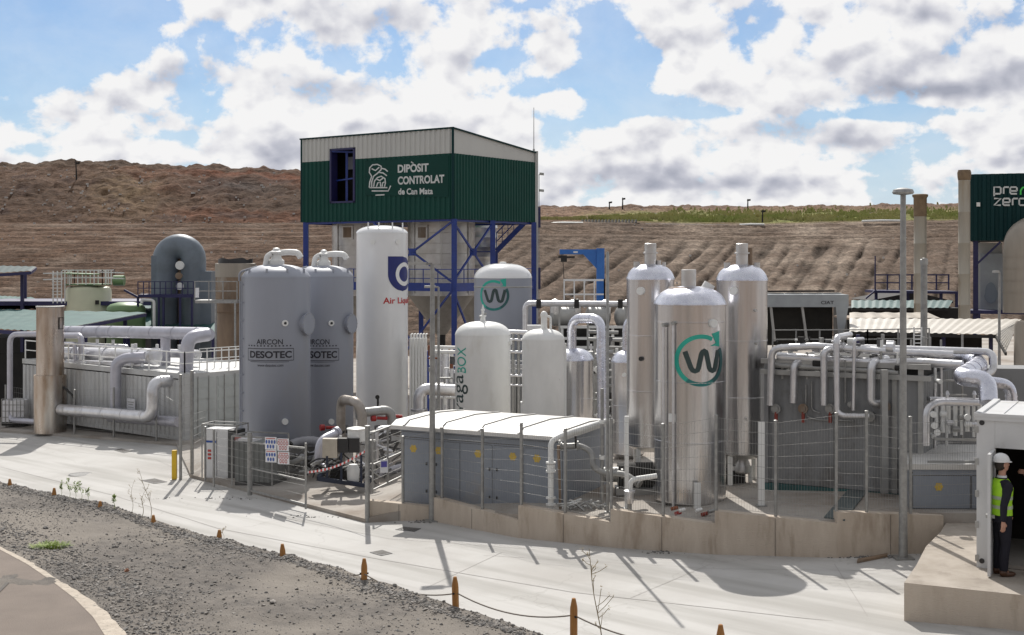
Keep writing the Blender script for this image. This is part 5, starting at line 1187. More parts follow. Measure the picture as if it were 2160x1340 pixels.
for px in (291, 335, 345, 380, 405): p = P(px, 628, 58.1); MB().bar(Vector((p.x, p.y, zp(-17))), p, .09).build('post', 'navy', pf)
mb = MB(); mb.bar(P(262, 612, 58), P(292, 628, 58), .09); mb.build('brace', 'navy', pf)
# brown stack with torn top and its walkway
c = P(497, 0, 52); c.z = zp(-11); r = .80; t = thing('scrubber_column', 'broad brown steel column with a torn black top, left of the grey tanks', 'column', c); H = EZ - (556 - HY) / F * 51.5 - c.z
MB().lathe(c, [(r * .92, 0), (r * .92, H - 2.0), (r, H - 1.95), (r, H - .55)], 40).build('shell', 'brown_steel', t)
MB().lathe(c, [(r * 1.02, H - .55), (r * 1.02, H), (r * .9, H + .01)], 40).build('collar', 'cyl_beige', t)
vs = []; n = 40
for i in range(n): a = 2 * pi * i / n; h = .18 + .12 * noise.noise(Vector((cos(a) * 2, sin(a) * 2, 3))); vs += [c + Vector((cos(a) * r * .88, sin(a) * r * .88, H - .05)), c + Vector((cos(a) * r * .86, sin(a) * r * .86, H + h))]
MB().add(vs, [(2 * i, (2 * i + 2) % (2 * n), (2 * i + 3) % (2 * n), 2 * i + 1) for i in range(n)]).build('torn_liner', 'black_plastic', t)
wk = thing('walkway', 'pale grey walkway with railing in front of the brown column', 'walkway', Vector((P(450, 0, 50).x, 50, zp(-12))))
a_, b_ = P(411, 640, 50), P(500, 640, 50); MB().obox(a_, b_ - a_, Vector((0, 1, 0)), Z * .12).build('deck', 'galv', wk); rail_mesh(MB(), [a_ + Z * .12, b_ + Z * .12], .75, .5, .018, (.5, 1)).build('railing', 'galv', wk)
for px in (455, 496): p = P(px, 640, 50); MB().bar(Vector((p.x, p.y, zp(-12))), p, .07).build('post', 'galv', wk)
MB().obox(P(412, 628, 49.95), Vector((.14, 0, 0)), Vector((0, .02, 0)), Z * .38).build('notice', 'sign_white', wk)

# poles on the hill
for px, y0_, y1_, lab in ((162, 338, 373, 'thin dark post on the ridge at the far left'), (1313, 417, 437, 'thin dark post on the distant ridge above the pipe stack'), (1285, 426, 438, 'short dark post left of the taller one on the ridge'), (1577, 420, 438, 'leaning thin post on the ridge behind the right slim vessel'), (1608, 443, 465, 'stubby black post on the grassy terrace')):
    p = hillpt(px, y1_ + 6); h = (y1_ + 6 - y0_) / F * p.y; t = thing('marker_post', lab, 'post', p); MB().tube([p - Z * .5, p + Z * h + Vector((-.1 if px == 162 else .03, 0, 0))], .07, 7, radii=[.10, .05]).build('pole', 'dark', t)
    MB().obox(p + Z * h * .8 + Vector((-.05, -.05, 0)), Vector((.35, 0, .05)), Vector((0, .1, 0)), Z * .18).build('marker', 'dark', t)
pb = thing('pipe_stack', 'row of black pipe ends stacked on the terrace of the slope', 'pipe stack', hillpt(1285, 468)); p = hillpt(1285, 470)
p = Vector((p.x, 111.0, EZ - (473 - HY) / F * 111))
for i in range(17):
    q = Vector((p.x - 2.35 + i * .29, 111, p.z)); MB().tube([q + Z * .05, q + Z * .34 + Vector((.05, .5, 0))], .11, 8).build('pipe_end', 'dark', pb)
MB().obox(Vector((p.x - 2.6, 110.9, p.z - .05)), Vector((5.2, 0, 0)), Vector((0, .8, 0)), Z * .16).build('base', 'dark', pb)
for x0, x1, y_ in ((1145, 1230, 472), (1560, 1612, 475), (1818, 1900, 467)):
    a_ = hillpt(x0, y_ - 1); b_ = hillpt(x1, y_ - 1); a_.y = b_.y = 110.8; a_ = P(x0, y_, 110.8); b_ = P(x1, y_ - 1, 110.8)
    tag(MB().tube([a_, a_.lerp(b_, .5) + Z * .04, b_], .10, 8).build('gas_pipe', 'pale_white'), {1145: 'pale pipe lying on the terrace right of the green building', 1560: 'pale pipe on the terrace above the right slim vessel', 1818: 'white pipe on the terrace beside the round headed street lamp'}[x0], 'pipe')
a_, b_ = P(1340, 473, 110.9), P(1570, 476, 110.9); tag(MB().tube([a_, b_], .06, 8).build('gas_hose', 'black_plastic'), 'long black hose lying along the edge of the grassy terrace', 'hose')
# ------------------------------------------------------------------ white container and its pipework on the left
cu = Vector((.766, -.643, 0)); cv = Vector((.643, .766, 0)); K = P(388, 0, 42.2); K.z = zp(-10.8) - .02; LC = 10.2; DC = 4.6; HC = 2.2
def CY(px, b):      # distance of the plane b metres behind the container front at this bearing
    k = (px - 1080) / F; q = K + cv * b; s_ = (q.x - k * q.y) / (cu.x - k * cu.y); return q.y - cu.y * s_
wc = thing('white_container', 'weathered white steel container carrying pipes and a railing, left of the grey tanks', 'container', K)
o = K - cu * LC
mb = MB(); corr(mb, o, cu, LC - .25, HC - .2, .26, .045, -cv); mb.quad(o + Z * HC, K + Z * HC, K + cv * DC + Z * HC, o + cv * DC + Z * HC); mb.quad(o, o + Z * HC, o + cv * DC + Z * HC, o + cv * DC); mb.quad(o + cv * DC, o + cv * DC + Z * HC, K + cv * DC + Z * HC, K + cv * DC); mb.build('body', 'container_white', wc)
MB().obox(o - cv * .03 + Z * (HC - .16), cu * (LC - .262), cv * .1, Z * .18).build('frame_rail', 'container_white', wc); MB().obox(K - cu * .26 - cv * .033, cu * .27, cv * .2, Z * (HC + .02)).build('frame_post', 'container_white', wc); MB().obox(o - cv * .03, cu * (LC - .262), cv * .1, Z * .14).build('frame_rail', 'container_white', wc)
mb = MB(); mb.obox(K + cu * .0, cu * .03, cv * DC, Z * HC); mb.build('end_wall', 'container_white', wc)
for i in range(4):
    y0_ = .22 + i * 1.08; d = MB()
    d.obox(K + cu * .03 + cv * y0_ + Z * .1, cu * .02, cv * 1.02, Z * (HC - .25))
    for k in range(5): d.obox(K + cu * .05 + cv * (y0_ + .05) + Z * (.2 + k * .38), cu * .015, cv * .92, Z * .28)
    dd = d.build('door', 'container_door', wc)
    for y_ in (.28, .72): MB().tube([K + cu * .08 + cv * (y0_ + y_) + Z * .08, K + cu * .08 + cv * (y0_ + y_) + Z * (HC - .1)], .016, 6).build('lock_rod', 'galv', dd)
mb = MB(); mb.wbox(K + cu * .05 + cv * 2.32, (.08, .08, HC)); mb.build('post', 'steel_grey', wc)
rail_mesh(MB(), [o + cv * .1 + Z * HC, K + cv * .1 + Z * HC - cu * .1, K - cu * .1 + cv * DC + Z * HC], .72, 1.0, .02, (.5, 1)).build('railing', 'pale_white', wc)
rail_mesh(MB(), [K - cu * 1.2 + cv * DC + Z * HC, K - cu * 1.2 + cv * 1.5 + Z * HC], .72, .3, .015, (.5, 1)).build('railing', 'pale_white', wc)
# roof clutter under the pipes
rr = random.Random(4)
Yr = 43.2
def LP(px, py, Y=Yr): return P(px, py, Y)
for x0, x1, y_, r_, Yq in ((133, 330, 747, .27, .8), (150, 268, 728, .12, 1.8), (255, 420, 742, .16, 2.2), (140, 300, 764, .1, .25)):
    a_, b_ = P(x0, y_, CY(x0, Yq)), P(x1, y_ + 6, CY(x1, Yq)); d = (b_ - a_).normalized()
    t = thing('heat_exchanger', {133: 'largest horizontal aluminium drum on the roof of the white container', 150: 'slim upper aluminium drum at the back of the white container roof', 255: 'aluminium drum at the right rear of the white container roof', 140: 'thin low aluminium drum along the roof front of the white container'}[x0], 'heat exchanger', a_.lerp(b_, .5) - Z * r_)
    MB().tube([a_, a_ + d * .05, b_ - d * .05, b_], r_, 24, radii=[r_ * .7, r_, r_, r_ * .7]).build('drum', 'pipe_alu', t)
    for k in range(3): p = a_.lerp(b_, .15 + .35 * k); MB().tube([p - d * .03, p + d * .03], r_ * 1.1, 24).build('flange', 'pipe_alu', t)
    for k in range(2): p = a_.lerp(b_, .2 + .6 * k); MB().wbox(p - Z * (r_ + .15), (.1, .3, .2)).build('saddle', 'galv', t)
    for k in range(3): p = a_.lerp(b_, .2 + .28 * k); MB().tube([p, p + Z * (r_ + .16)], .06, 10).build('nozzle', 'pale_white', t)
p = P(321, 752, CY(321, .3)); MB_ = MB().tube([p, p + Vector((.12, -.12, 0)), p + Vector((.15, -.15, 0))], .30, 24, radii=[.28, .30, .24]); MB_.build('end_cover', 'pipe_alu', t)
pipe('big_duct', 'thick lilac grey duct running along above the white container and bending down', [P(140, 700, CY(140, 1.8)), P(225, 700, CY(225, 1.8)), P(432, 704, CY(432, 1.8)), P(440, 706, CY(440, 1.6))], .22, 'pipe_lilac', bend=.4, bands=1.6, n=20)
pipe('big_duct', 'lilac grey elbow duct dropping from the right end of the long duct to the roof', [P(438, 706, CY(438, 1.5)), P(396, 712, CY(396, .7)), P(392, 795, CY(392, .7))], .23, 'pipe_lilac', bend=.8, bands=1.6, n=20)
pipe('duct_drop', 'short lilac grey drop pipe between the long duct and the roof drums', [P(349, 708, CY(349, 1.8)), P(349, 775, CY(349, 1.8))], .18, 'pipe_lilac', bands=0)
pipe('front_duct', 'aluminium duct leaving the roof head and dropping down the container front', [P(306, 754, CY(306, .3)), P(264, 756, CY(264, -.1)), P(244, 768, CY(244, -.32)), P(244, 875, CY(244, -.32))], .19, 'pipe_lilac', bend=.5, bands=.9, n=20)
pipe('front_duct', 'aluminium duct rising along the container front with an elbow to the right', [P(128, 864, CY(128, -.75)), P(322, 880, CY(322, -.75)), P(322, 806, CY(322, -.7)), P(363, 804, CY(363, .05))], .20, 'pipe_alu', bend=.45, bands=1.3, n=20)
pipe('front_duct', 'lower lilac pipe along the foot of the white container', [P(232, 880, CY(232, -.35)), P(376, 890, CY(376, -.35))], .17, 'pipe_lilac', bands=1.2, n=20)
pipe('bent_pipe', 'lilac pipe with two bends at the left end of the white container', [P(90, 705, 47.4), P(21, 706, 48.0), P(21, 886, 48.0), P(78, 890, 46.8)], .105, 'pipe_lilac', bend=.35, bands=0)
pipe('bent_pipe', 'lilac pipe bending down behind the tall aluminium chimney', [P(120, 708, CY(120, .8)), P(172, 708, CY(172, .4)), P(172, 780, CY(172, .4))], .11, 'pipe_lilac', bend=.35, bands=0)
pipe('bent_pipe', 'lilac pipe arch above the left roof rail of the container', [P(118, 725, CY(118, .5)), P(158, 725, CY(158, .2)), P(160, 775, CY(160, .2))], .07, 'pipe_lilac', bend=.25, bands=0)
sgn = thing('notice_board', 'small white notice board on the container front above the duct', 'sign', P(283, 866, CY(268, -.15))); a_ = P(268, 866, CY(268, -.15))
b_ = MB().obox(a_, cu * .46, cv * .02, Z * .42).build('board', 'sign_white', sgn)
stroke(mb2 := MB(), [(0.06, .30), (.40, .30)], .035, lambda x, y: a_ + cu * x - cv * .004 + Z * y); stroke(mb2, [(0.10, .22), (.36, .22)], .035, lambda x, y: a_ + cu * x - cv * .004 + Z * y); stroke(mb2, [(0.07, .13), (.38, .13)], .02, lambda x, y: a_ + cu * x - cv * .004 + Z * y); mb2.build('print_line', 'steel_grey', b_)
# tall aluminium chimney
c = P(106, 0, 46.0); c.z = zp(c.x); t = thing('flare_chimney', 'tall weathered aluminium chimney in two sections at the far left', 'chimney', c); Yc = c.y
r1 = 28 / F * Yc; r0 = 33 / F * Yc; hA = (908 - 787) / F * Yc; hB = (908 - 642) / F * Yc
MB().lathe(c, [(r0, 0), (r0, hA)], 40).build('lower_section', 'rusty_alu', t); MB().lathe(c, [(r1, hA), (r1, hB - .02)], 40).build('upper_section', 'rusty_alu', t)
MB().lathe(c, [(r1 * 1.04, hB - .04), (r1 * 1.04, hB), (r1 * .9, hB + .01), (r1 * .9, hB - .1)], 40).build('rim', 'steel_grey', t)
p = cylpt(c, r1 + .01, .65, c.z + (908 - 690) / F * Yc); mb = MB(); rt = Vector((1, .4, 0)).normalized()
for dx, dz, w_, h_ in ((0, 0, .02, .42), (.13, 0, .02, .42), (0, 0, .15, .02), (0, .40, .15, .02)): mb.obox(p + rt * dx + Z * dz - Vector((0, .02, 0)), rt * w_, Vector((0, .03, 0)), Z * h_)
mb.build('hatch_frame', 'dark', t)
MB().tube(rounded([cylpt(c, r0, .9, c.z + hA * .8), cylpt(c, r0 + .35, 1.2, c.z + hA * .6), cylpt(c, r0 + .3, 1.2, c.z + hA * .2)], .25), .04, 8).build('cable', 'black_plastic', t)
ibc = P(36, 880, 48.3); ibc.z = zp(-17); t = thing('liquid_container', 'caged white plastic liquid container behind the lilac pipe', 'tote tank', ibc)
MB().wbox(ibc + Z * .14, (.8, .8, .8)).build('bottle', 'sign_white', t); mb = MB()
for i in range(7):
    x = -.42 + .14 * i; mb.bar(ibc + Vector((x, -.42, .1)), ibc + Vector((x, -.42, 1.0)), .02)
for z_ in (.1, .32, .55, .78, 1.0): mb.bar(ibc + Vector((-.42, -.42, z_)), ibc + Vector((.42, -.42, z_)), .02)
mb.build('cage', 'galv', t); MB().wbox(ibc, (.84, .84, .12)).build('pallet', 'dark', t)

# ------------------------------------------------------------------ between the gate and the grey tanks
def G(px, py): return PG(px, py)
# white and black battery cabinet
p = G(433, 1008); d1 = P(487, 0, p.y - .25); u1 = Vector((.95, -.3, 0)).normalized(); v1 = Vector((.3, .95, 0)).normalized(); h = 104 / F * p.y
t = thing('gas_cabinet', 'white cabinet with red letters inside the left corner of the gate fence', 'cabinet', p)
MB().obox(p, u1 * .33, v1 * .5, Z * h).build('body', 'white_paint', t); MB().obox(p + u1 * .36, u1 * .32, v1 * .5, Z * h).build('body', 'white_paint', t); MB().obox(p + u1 * .685, u1 * .24, v1 * .5, Z * (h - .02)).build('side_panel', 'black_plastic', t)
MB().obox(p - v1 * .006 + Z * (h * .72), u1 * .33, -v1 * .004, Z * .05).build('stripe', 'sign_blue', t)
for k in range(3): MB().obox(p + u1 * (.08) - v1 * .004 + Z * (h * .38 + k * .1), u1 * .1, -v1 * .004, Z * .06).build('mark', 'sign_red', t)
fr = MB(); 
for x_ in (-.06, .98):
    for y_ in (-.06, .55): q = p + u1 * x_ + v1 * y_; fr.bar(q, q + Z * (h + .12), .03)
for y_ in (-.06, .55): fr.bar(p + u1 * -.06 + v1 * y_ + Z * (h + .12), p + u1 * .98 + v1 * y_ + Z * (h + .12), .03)
for x_ in (-.06, .98): fr.bar(p + u1 * x_ - v1 * .06 + Z * (h + .12), p + u1 * x_ + v1 * .55 + Z * (h + .12), .03)
fr.build('frame', 'galv', t)
# grey bin on pallet
p = G(495, 1024); h = 100 / F * p.y; t = thing('grey_bin', 'grey ribbed plastic bin on a pallet behind the gate post', 'bin', p)
mb = MB(); corr_box(mb, p + Z * .12, u1 * 1.0, v1 * .8, h - .2, .14, .03); mb.build('body', 'bin_grey', t)
MB().obox(p, u1 * 1.05, v1 * .85, Z * .1).build('pallet', 'black_plastic', t)
MB().obox(p + Z * (h - .08) + u1 * .02, u1 * .5, v1 * .5, Z * .07).build('wrap', 'sign_white', t); MB().obox(p + Z * (h - .06) + u1 * .0, u1 * .1, v1 * .3, Z * .07).build('wrap', 'sign_red', t)
fr = MB()
for x_ in (-.05, 1.1):
    q = p + u1 * x_ - v1 * .05; fr.bar(q, q + Z * (h + .05), .04); q = p + u1 * x_ + v1 * .85; fr.bar(q, q + Z * (h + .05), .04)
fr.bar(p - u1 * .05 - v1 * .05 + Z * (h + .05), p + u1 * 1.1 - v1 * .05 + Z * (h + .05), .04); fr.bar(p - u1 * .05 + v1 * .85 + Z * (h + .05), p + u1 * 1.1 + v1 * .85 + Z * (h + .05), .04); fr.bar(p - u1 * .05 - v1 * .05 + Z * (h + .05), p - u1 * .05 + v1 * .85 + Z * (h + .05), .04); fr.build('frame', 'galv', t)
# corrugated hose loop
Yh = 34.5; c = P(640, 950, Yh); pts = []
for i in range(41):
    a = radians(-150 + 320 * i / 40); pts.append(Vector((c.x + .52 * cos(a), Yh + .25 * sin(a) + .1, c.z + .20 * sin(a) + .05 * cos(a))))
radii = [.12 + .012 * (i % 2) for i in range(41)]
hs = thing('hose', 'thick grey corrugated hose looped behind the safety boards', 'hose', Vector((c.x, Yh, zp(c.x)))); MB().tube(pts, .12, 16, radii=radii).build('loop', 'hose', hs)
MB().tube([pts[0], pts[0] + Vector((-.2, .3, -.2))], .14, 16).build('coupling', 'blue_steel', hs); MB().tube([Vector((c.x - .1, Yh, zp(c.x))), Vector((c.x - .1, Yh, c.z - .15))], .06, 12).build('stand', 'galv', hs)
MB().lathe(Vector((c.x - .1, Yh, zp(c.x))), [(.3, 0), (.3, .04), (.08, .06)], 20).build('foot', 'galv', hs)
MB().tube([P(672, 955, Yh - .3), P(690, 960, Yh - .4)], .16, 14).build('coupling', 'sign_blue', hs)
# pump skid with control boxes
mat('navy_dull', (.02, .03, .06), (.02, .025, .04), rough=.6)
ps = thing('pump_skid', 'pump skid with beige and black control boxes, bent grey pipes and a blue base', 'pump skid', G(740, 1020)); zs_ = zp(-3.6); Yp = 31.0
q = lambda px, py, Y=Yp: P(px, py, Y)
mb = MB(); 
for a_, b_ in (((672, 1010), (770, 1024)), ((672, 1010), (690, 985)), ((770, 1024), (790, 1000)), ((690, 985), (790, 1000))): mb.bar(q(*a_, Yp if a_[1] > 1000 else Yp + 1), q(*b_, Yp if b_[1] > 1000 else Yp + 1), .10)
mb.build('base_frame', 'navy_dull', ps)
MB().obox(q(680, 966), Vector((.36, -.04, 0)), Vector((0, .2, 0)), Z * .46).build('beige_box', 'beige_box', ps)
for px in (713, 736): MB().obox(q(px, 955), Vector((.25, -.02, 0)), Vector((0, .2, 0)), Z * .34).build('black_box', 'black_plastic', ps)
for px in (716, 752): MB().obox(q(px, 922, Yp - .01), Vector((.06, 0, 0)), Vector((0, .02, 0)), Z * .04).build('latch', 'pale_white', ps)
MB().obox(q(692, 944, Yp - .01), Vector((.08, 0, 0)), Vector((0, .01, 0)), Z * .035).build('label', 'rust', ps)
MB().bar(q(690, 1012), q(690, 962), .05).build('leg', 'navy_dull', ps); MB().bar(q(720, 1012), q(720, 955), .05).build('leg', 'navy_dull', ps); MB().bar(q(762, 1018), q(762, 955), .05).build('leg', 'navy_dull', ps)
pipe('pipe', '', [q(672, 985, Yp + .6), q(672, 930, Yp + .6), q(712, 912, Yp + 1.2)], .10, 'pipe_lilac', parent=ps, bend=.35, bands=0, flange=True)
MB().lathe(q(752, 930, Yp + .3), [(.22, 0), (.22, .26), (.24, .28), (.24, .31), (.1, .34)], 24).build('filter_pot', 'pale_white', ps)
MB().lathe(q(745, 1016, Yp + .2), [(.14, 0), (.16, .3), (.1, .42)], 18).build('pump', 'pale_white', ps)
MB().tube([q(700, 1000, Yp + .5), q(745, 1004, Yp + .4)], .16, 18).build('motor', 'dark', ps)
rr = random.Random(11)
for i in range(30):
    x_, y_ = rr.uniform(650, 770), rr.uniform(975, 1018); MB().tube(rounded([q(x_, y_, Yp + .3), q(x_ + rr.uniform(5, 25), y_ - rr.uniform(3, 22), Yp + .3), q(x_ + rr.uniform(25, 45), y_ - rr.uniform(-6, 12), Yp + .5)], .12), .02, 7).build('cable', rr.choice(['black_plastic', 'dark', 'galv', 'steel_grey', 'iron']), ps)
# high bent pipes
mat('steel_warm', (.42, .39, .36), (.30, .27, .24), rough=.45, metal=.6, scale=3, c3=(.25, .16, .10), s3=2, t3=(.6, .7))
ht = thing('valve_assembly', 'bent steel pipes with red hand wheels in front of the tall gas tank', 'pipe assembly', G(760, 1000)); Yv = 33.
pipe('pipe', '', [P(719, 925, Yv + 1), P(719, 842, Yv + 1), P(752, 848, Yv), P(764, 870, Yv), P(764, 925, Yv)], .125, 'steel_warm', parent=ht, bend=.3, bands=.8, flange=True, n=18)
pipe('pipe', '', [P(752, 872, Yv + .4), P(826, 864, Yv + .8), P(826, 905, Yv + .8)], .12, 'steel_grey', parent=ht, bend=.28, bands=.8, flange=True, n=18)
MB().tube([P(719, 925, Yv + 1), Vector((P(719, 0, Yv + 1).x, Yv + 1, zp(-4)))], .12, 16).build('riser', 'steel_warm', ht)
for px, py, Y in ((684, 902, 34.2), (792, 882, 33.6), (824, 878, 34)):
    a_ = P(px, py, Y); w = MB().tube([a_, a_ + Vector((-.10, -.05, 0))], .085, 18).tube([a_ + Vector((.04, 0, 0)), a_ + Vector((.3, .08, -.02))], .045, 10).build('hand_wheel', 'red_valve', ht)
for px, py, Y, r_ in ((700, 915, 34, .09), (724, 905, 34.2, .12), (800, 905, 34, .1), (815, 925, 34, .14), (835, 910, 34, .1)):
    a_ = P(px, py, Y); MB().tube([a_ - Vector((.12, 0, 0)), a_ + Vector((.12, 0, 0))], r_, 14).build('valve_body', 'iron', ht)
pipe('pipe', '', [P(794, 975, 33), P(794, 905, 33), P(842, 900, 33.4)], .06, 'pipe_alu', parent=ht, bend=.15, bands=0)
pipe('pipe', '', [P(784, 1000, 32.6), P(784, 928, 32.6)], .10, 'galv', parent=ht, bands=.6)
pipe('pipe', '', [P(800, 998, 33), P(850, 985, 34)], .10, 'pipe_lilac', parent=ht, bands=0)
rr = random.Random(21)
for i in range(60):
    x_, y_ = rr.uniform(690, 850), rr.uniform(905, 1000); Y = rr.uniform(32.5, 35)
    MB().tube(rounded([P(x_, y_, Y), P(x_ + rr.uniform(-22, 22), y_ + rr.uniform(-6, 8), Y), P(x_ + rr.uniform(-22, 22), y_ + rr.uniform(-28, 28), Y + .2)], .08), rr.choice([.02, .03, .04]), 7).build('tubing', rr.choice(['iron', 'steel_grey', 'dark', 'black_plastic', 'pipe_alu']), ht)
MB().obox(P(795, 870, 34.8) , Vector((.05, 0, 0)), Vector((0, .05, 0)), Z * .42).build('gauge_stem', 'dark', ht); MB().tube([P(796, 838, 34.8), P(796, 838, 34.75)], .06, 12).build('gauge', 'dark', ht)
ck = thing('pump_group', 'dark pumps and hoses on the floor at the foot of the grey filter tanks', 'pump', G(620, 990)); rr = random.Random(61)
for i in range(34):
    p = P(rr.uniform(560, 690), rr.uniform(955, 1005), rr.uniform(33.2, 34.6)); p.z = max(p.z, zp(p.x) + .05); d = Vector((rr.uniform(-1, 1), rr.uniform(-.4, .4), rr.uniform(-.1, .5))).normalized(); MB().tube(rounded([p, p + d * .25, p + d * .4 + Vector((.1, 0, .1))], .08), rr.choice([.025, .04, .07, .10]), 9).build('fitting', rr.choice(['iron', 'dark', 'black_plastic', 'steel_grey']), ck)
# hazard tape
tp = thing('hazard_tape', 'red and white hazard tape tied from the open gate leaf to the gate post', 'tape', P(648, 1000, 31.5)); a_, b_ = gl + Z * .62, pa + Z * .95; a_ = P(648, 999, gl.y + .02); b_ = P(771, 954, pa.y + .1)
n = 30
for i in range(n):
    u0, u1_ = i / n, (i + 1) / n; s_ = lambda u: a_.lerp(b_, u) - Z * .10 * sin(pi * u); p0_, p1_ = s_(u0), s_(u1_); MB().add([p0_, p1_, p1_ + Z * .05, p0_ + Z * .05], [(0, 1, 2, 3)]).build('stripe', 'sign_red' if i % 2 else 'sign_white', tp)
# ------------------------------------------------------------------ right hand module with its pipework
mo = Vector((5.28, 26.5, zp(5.3))); MU = Vector((.87, -.49, 0)).normalized(); MV = Vector((.49, .87, 0)).normalized()
mt = EZ - 2.32; mh = mt - mo.z
gm = thing('grey_module', 'tall grey corrugated steel module under the pipes at the right, with a teal base', 'module', mo)
mb = MB(); corr_box(mb, mo + Z * .16, MU * 3.15, MV * 4.2, mh - .16, .22, .018); mb.build('body', 'module_grey', gm)
mat('teal_base', (.03, .12, .12), (.02, .07, .07), rough=.6)
MB().obox(mo - MU * .05 - MV * .05, MU * 3.25, MV * 4.2, Z * .15).build('base', 'teal_base', gm)
for x_ in (.0, 1.35, 2.6, 3.1): MB().obox(mo + MU * (x_ - .04) - MV * .07 + Z * .16, MU * .09, MV * .08, Z * (mh + .1)).build('post', 'module_grey' if x_ < 2.5 else 'steel_grey', gm)
mb = MB(); mb.obox(mo - MU * .1 - MV * .12 + Z * (mh - .02), MU * 3.4, MV * .1, Z * .1); mb.obox(mo - MU * .1 - MV * .1 + Z * (mh + .20), MU * 3.4, MV * .08, Z * .10); mb.build('top_beam', 'steel_grey', gm)
MB().obox(mo + MU * .05 + MV * .3 + Z * (mh + .02), MU * 3.0, MV * 3, Z * .22).build('under_rack_shade', 'dark', gm)  # dark block put in for the shade beneath the pipe rack
def on(px, py, off):       # point at this bearing on the plane off metres in front of the module face
    k = (px - 1080) / F; q = mo - MV * off; s_ = (k * q.y - q.x) / (MU.x - k * MU.y); p = q + MU * s_; return Vector((p.x, p.y, EZ - (py - HY) / F * p.y))
mid = 'aluminium pipe on the tall grey module, '
pipe('wall_pipe', mid + 'the leftmost, running into the long header', [on(1625, 855, .25), on(1628, 735, .25), on(1720, 730, .2), on(1870, 742, -.1), P(2010, 748, 25.2)], .072, 'pipe_alu', bend=.2, bands=.8)
pipe('wall_pipe', mid + 'hook shaped and thick', [on(1673, 850, .2), on(1675, 766, .2), on(1700, 764, -.1)], .075, 'pipe_alu', bend=.14, bands=.5)
pipe('wall_pipe', mid + 'short bright one left of the tall hook', [on(1738, 855, .3), on(1738, 738, .3), on(1775, 736, 0)], .07, 'pipe_alu', bend=.14, bands=.5)
pipe('wall_pipe', mid + 'tall hook with a low elbow', [on(1793, 706, -.6), on(1764, 712, .35), on(1766, 870, .4), on(1780, 878, .4), on(1834, 878, .3)], .062, 'pipe_alu', bend=.14, bands=.8)
pipe('wall_pipe', mid + 'thin one with a small hook', [on(1820, 715, -.2), on(1802, 716, .25), on(1800, 866, .25)], .036, 'pipe_alu', bend=.08, bands=.8)
pipe('wall_pipe', mid + 'thick drop with a brown elbow', [on(1870, 758, -.3), on(1838, 764, .2), on(1838, 850, .2), on(1862, 852, .1)], .085, 'pipe_alu', bend=.16, bands=.5)
pipe('wall_pipe', mid + 'thinnest straight one', [on(1783, 760, .1), on(1783, 850, .1)], .022, 'galv', bands=0)
pipe('wall_pipe', 'thin grey conduit bent low across the tall grey module', [on(1700, 812, .06), on(1700, 878, .06), on(1722, 886, .06), on(1800, 888, .06)], .018, 'galv', bands=0, bend=.08)
pipe('wall_pipe', 'second thin conduit, bent above the lowest one on the grey module', [on(1712, 805, .06), on(1712, 865, .06), on(1730, 872, .06)], .016, 'galv', bands=0, bend=.08)
pipe('header_pipe', 'long aluminium header pipe across the top of the tall grey module', [on(1640, 752, .05), on(1860, 766, .0), P(1930, 764, 25.2), P(2030, 770, 24.6)], .088, 'pipe_alu', bend=.2, bands=.9)
pipe('header_pipe', 'upper aluminium pipe running right and turning down behind the big elbows', [on(1760, 732, -.6), P(1900, 736, 26), P(2085, 742, 25.5), P(2096, 752, 25.4), P(2096, 782, 25.3), P(2075, 795, 25)], .07, 'pipe_alu', bend=.2, bands=.9)
pipe('header_pipe', 'dull dark header pipe just below the bright ones on the module roof', [on(1635, 770, .08), on(1895, 786, .05)], .06, 'steel_grey', bands=.7)
for px, py, c_ in ((1638, 862, 'galv'), (1695, 862, 'brown_steel'), (1752, 862, 'galv'), (1795, 853, 'steel_grey'), (1868, 858, 'brown_steel'), (1836, 878, 'galv')):
    p = on(px, py, .12); t = thing('valve', {1638: 'round valve at the foot of the leftmost pipe on the grey module', 1695: 'brown valve and red stub below the hook shaped pipe', 1752: 'grey valve between the hooked pipes on the grey module', 1795: 'small dark valve on the thinnest pipe of the grey module', 1868: 'large brown valve at the thick drop pipe of the grey module', 1836: 'round flange at the end of the low elbow pipe'}[px], 'valve', p)
    r_ = .10 if px not in (1795,) else .06
    MB().tube([p, p - MV * .06], r_, 20).tube([p - MV * .06, p - MV * .09], r_ * .6, 16).build('body', c_, t)
    if px in (1638, 1695, 1752, 1868): MB().tube([p + Z * -.05 - MV * .03, p - Z * (.28 if px != 1868 else .5) - MV * .03], .035, 10).build('stub', 'red_pipe', t)
rr = random.Random(31)
fit = thing('roof_fittings', 'jumble of small valves and flanges on the roof of the tall grey module', 'fittings', on(1760, 770, 0))
for i in range(60):
    px = 1640 + i * 4.3 + rr.uniform(-3, 3); py = 722 + (px - 1640) * .03 + rr.uniform(-8, 56); p = on(px, py, rr.uniform(-.5, .12)); d = rr.choice([Z, MU, MV]); L_ = rr.uniform(.08, .22)
    MB().tube([p, p + d * L_], rr.choice([.02, .035, .05, .07]), 12).build('fitting', rr.choice(['pipe_alu', 'galv', 'steel_grey', 'iron', 'dark', 'pale_white']), fit)
for px in (1722, 1878, 1775): p = on(px, 733, .1); MB().tube([p - MU * .07, p + MU * .07], .10, 18).build('clamp', 'pipe_alu', fit)
for i in range(5): p = on(1650 + i * 52, 800, .02); MB().bar(p, p + Z * .55, .045).build('post', 'galv', fit)
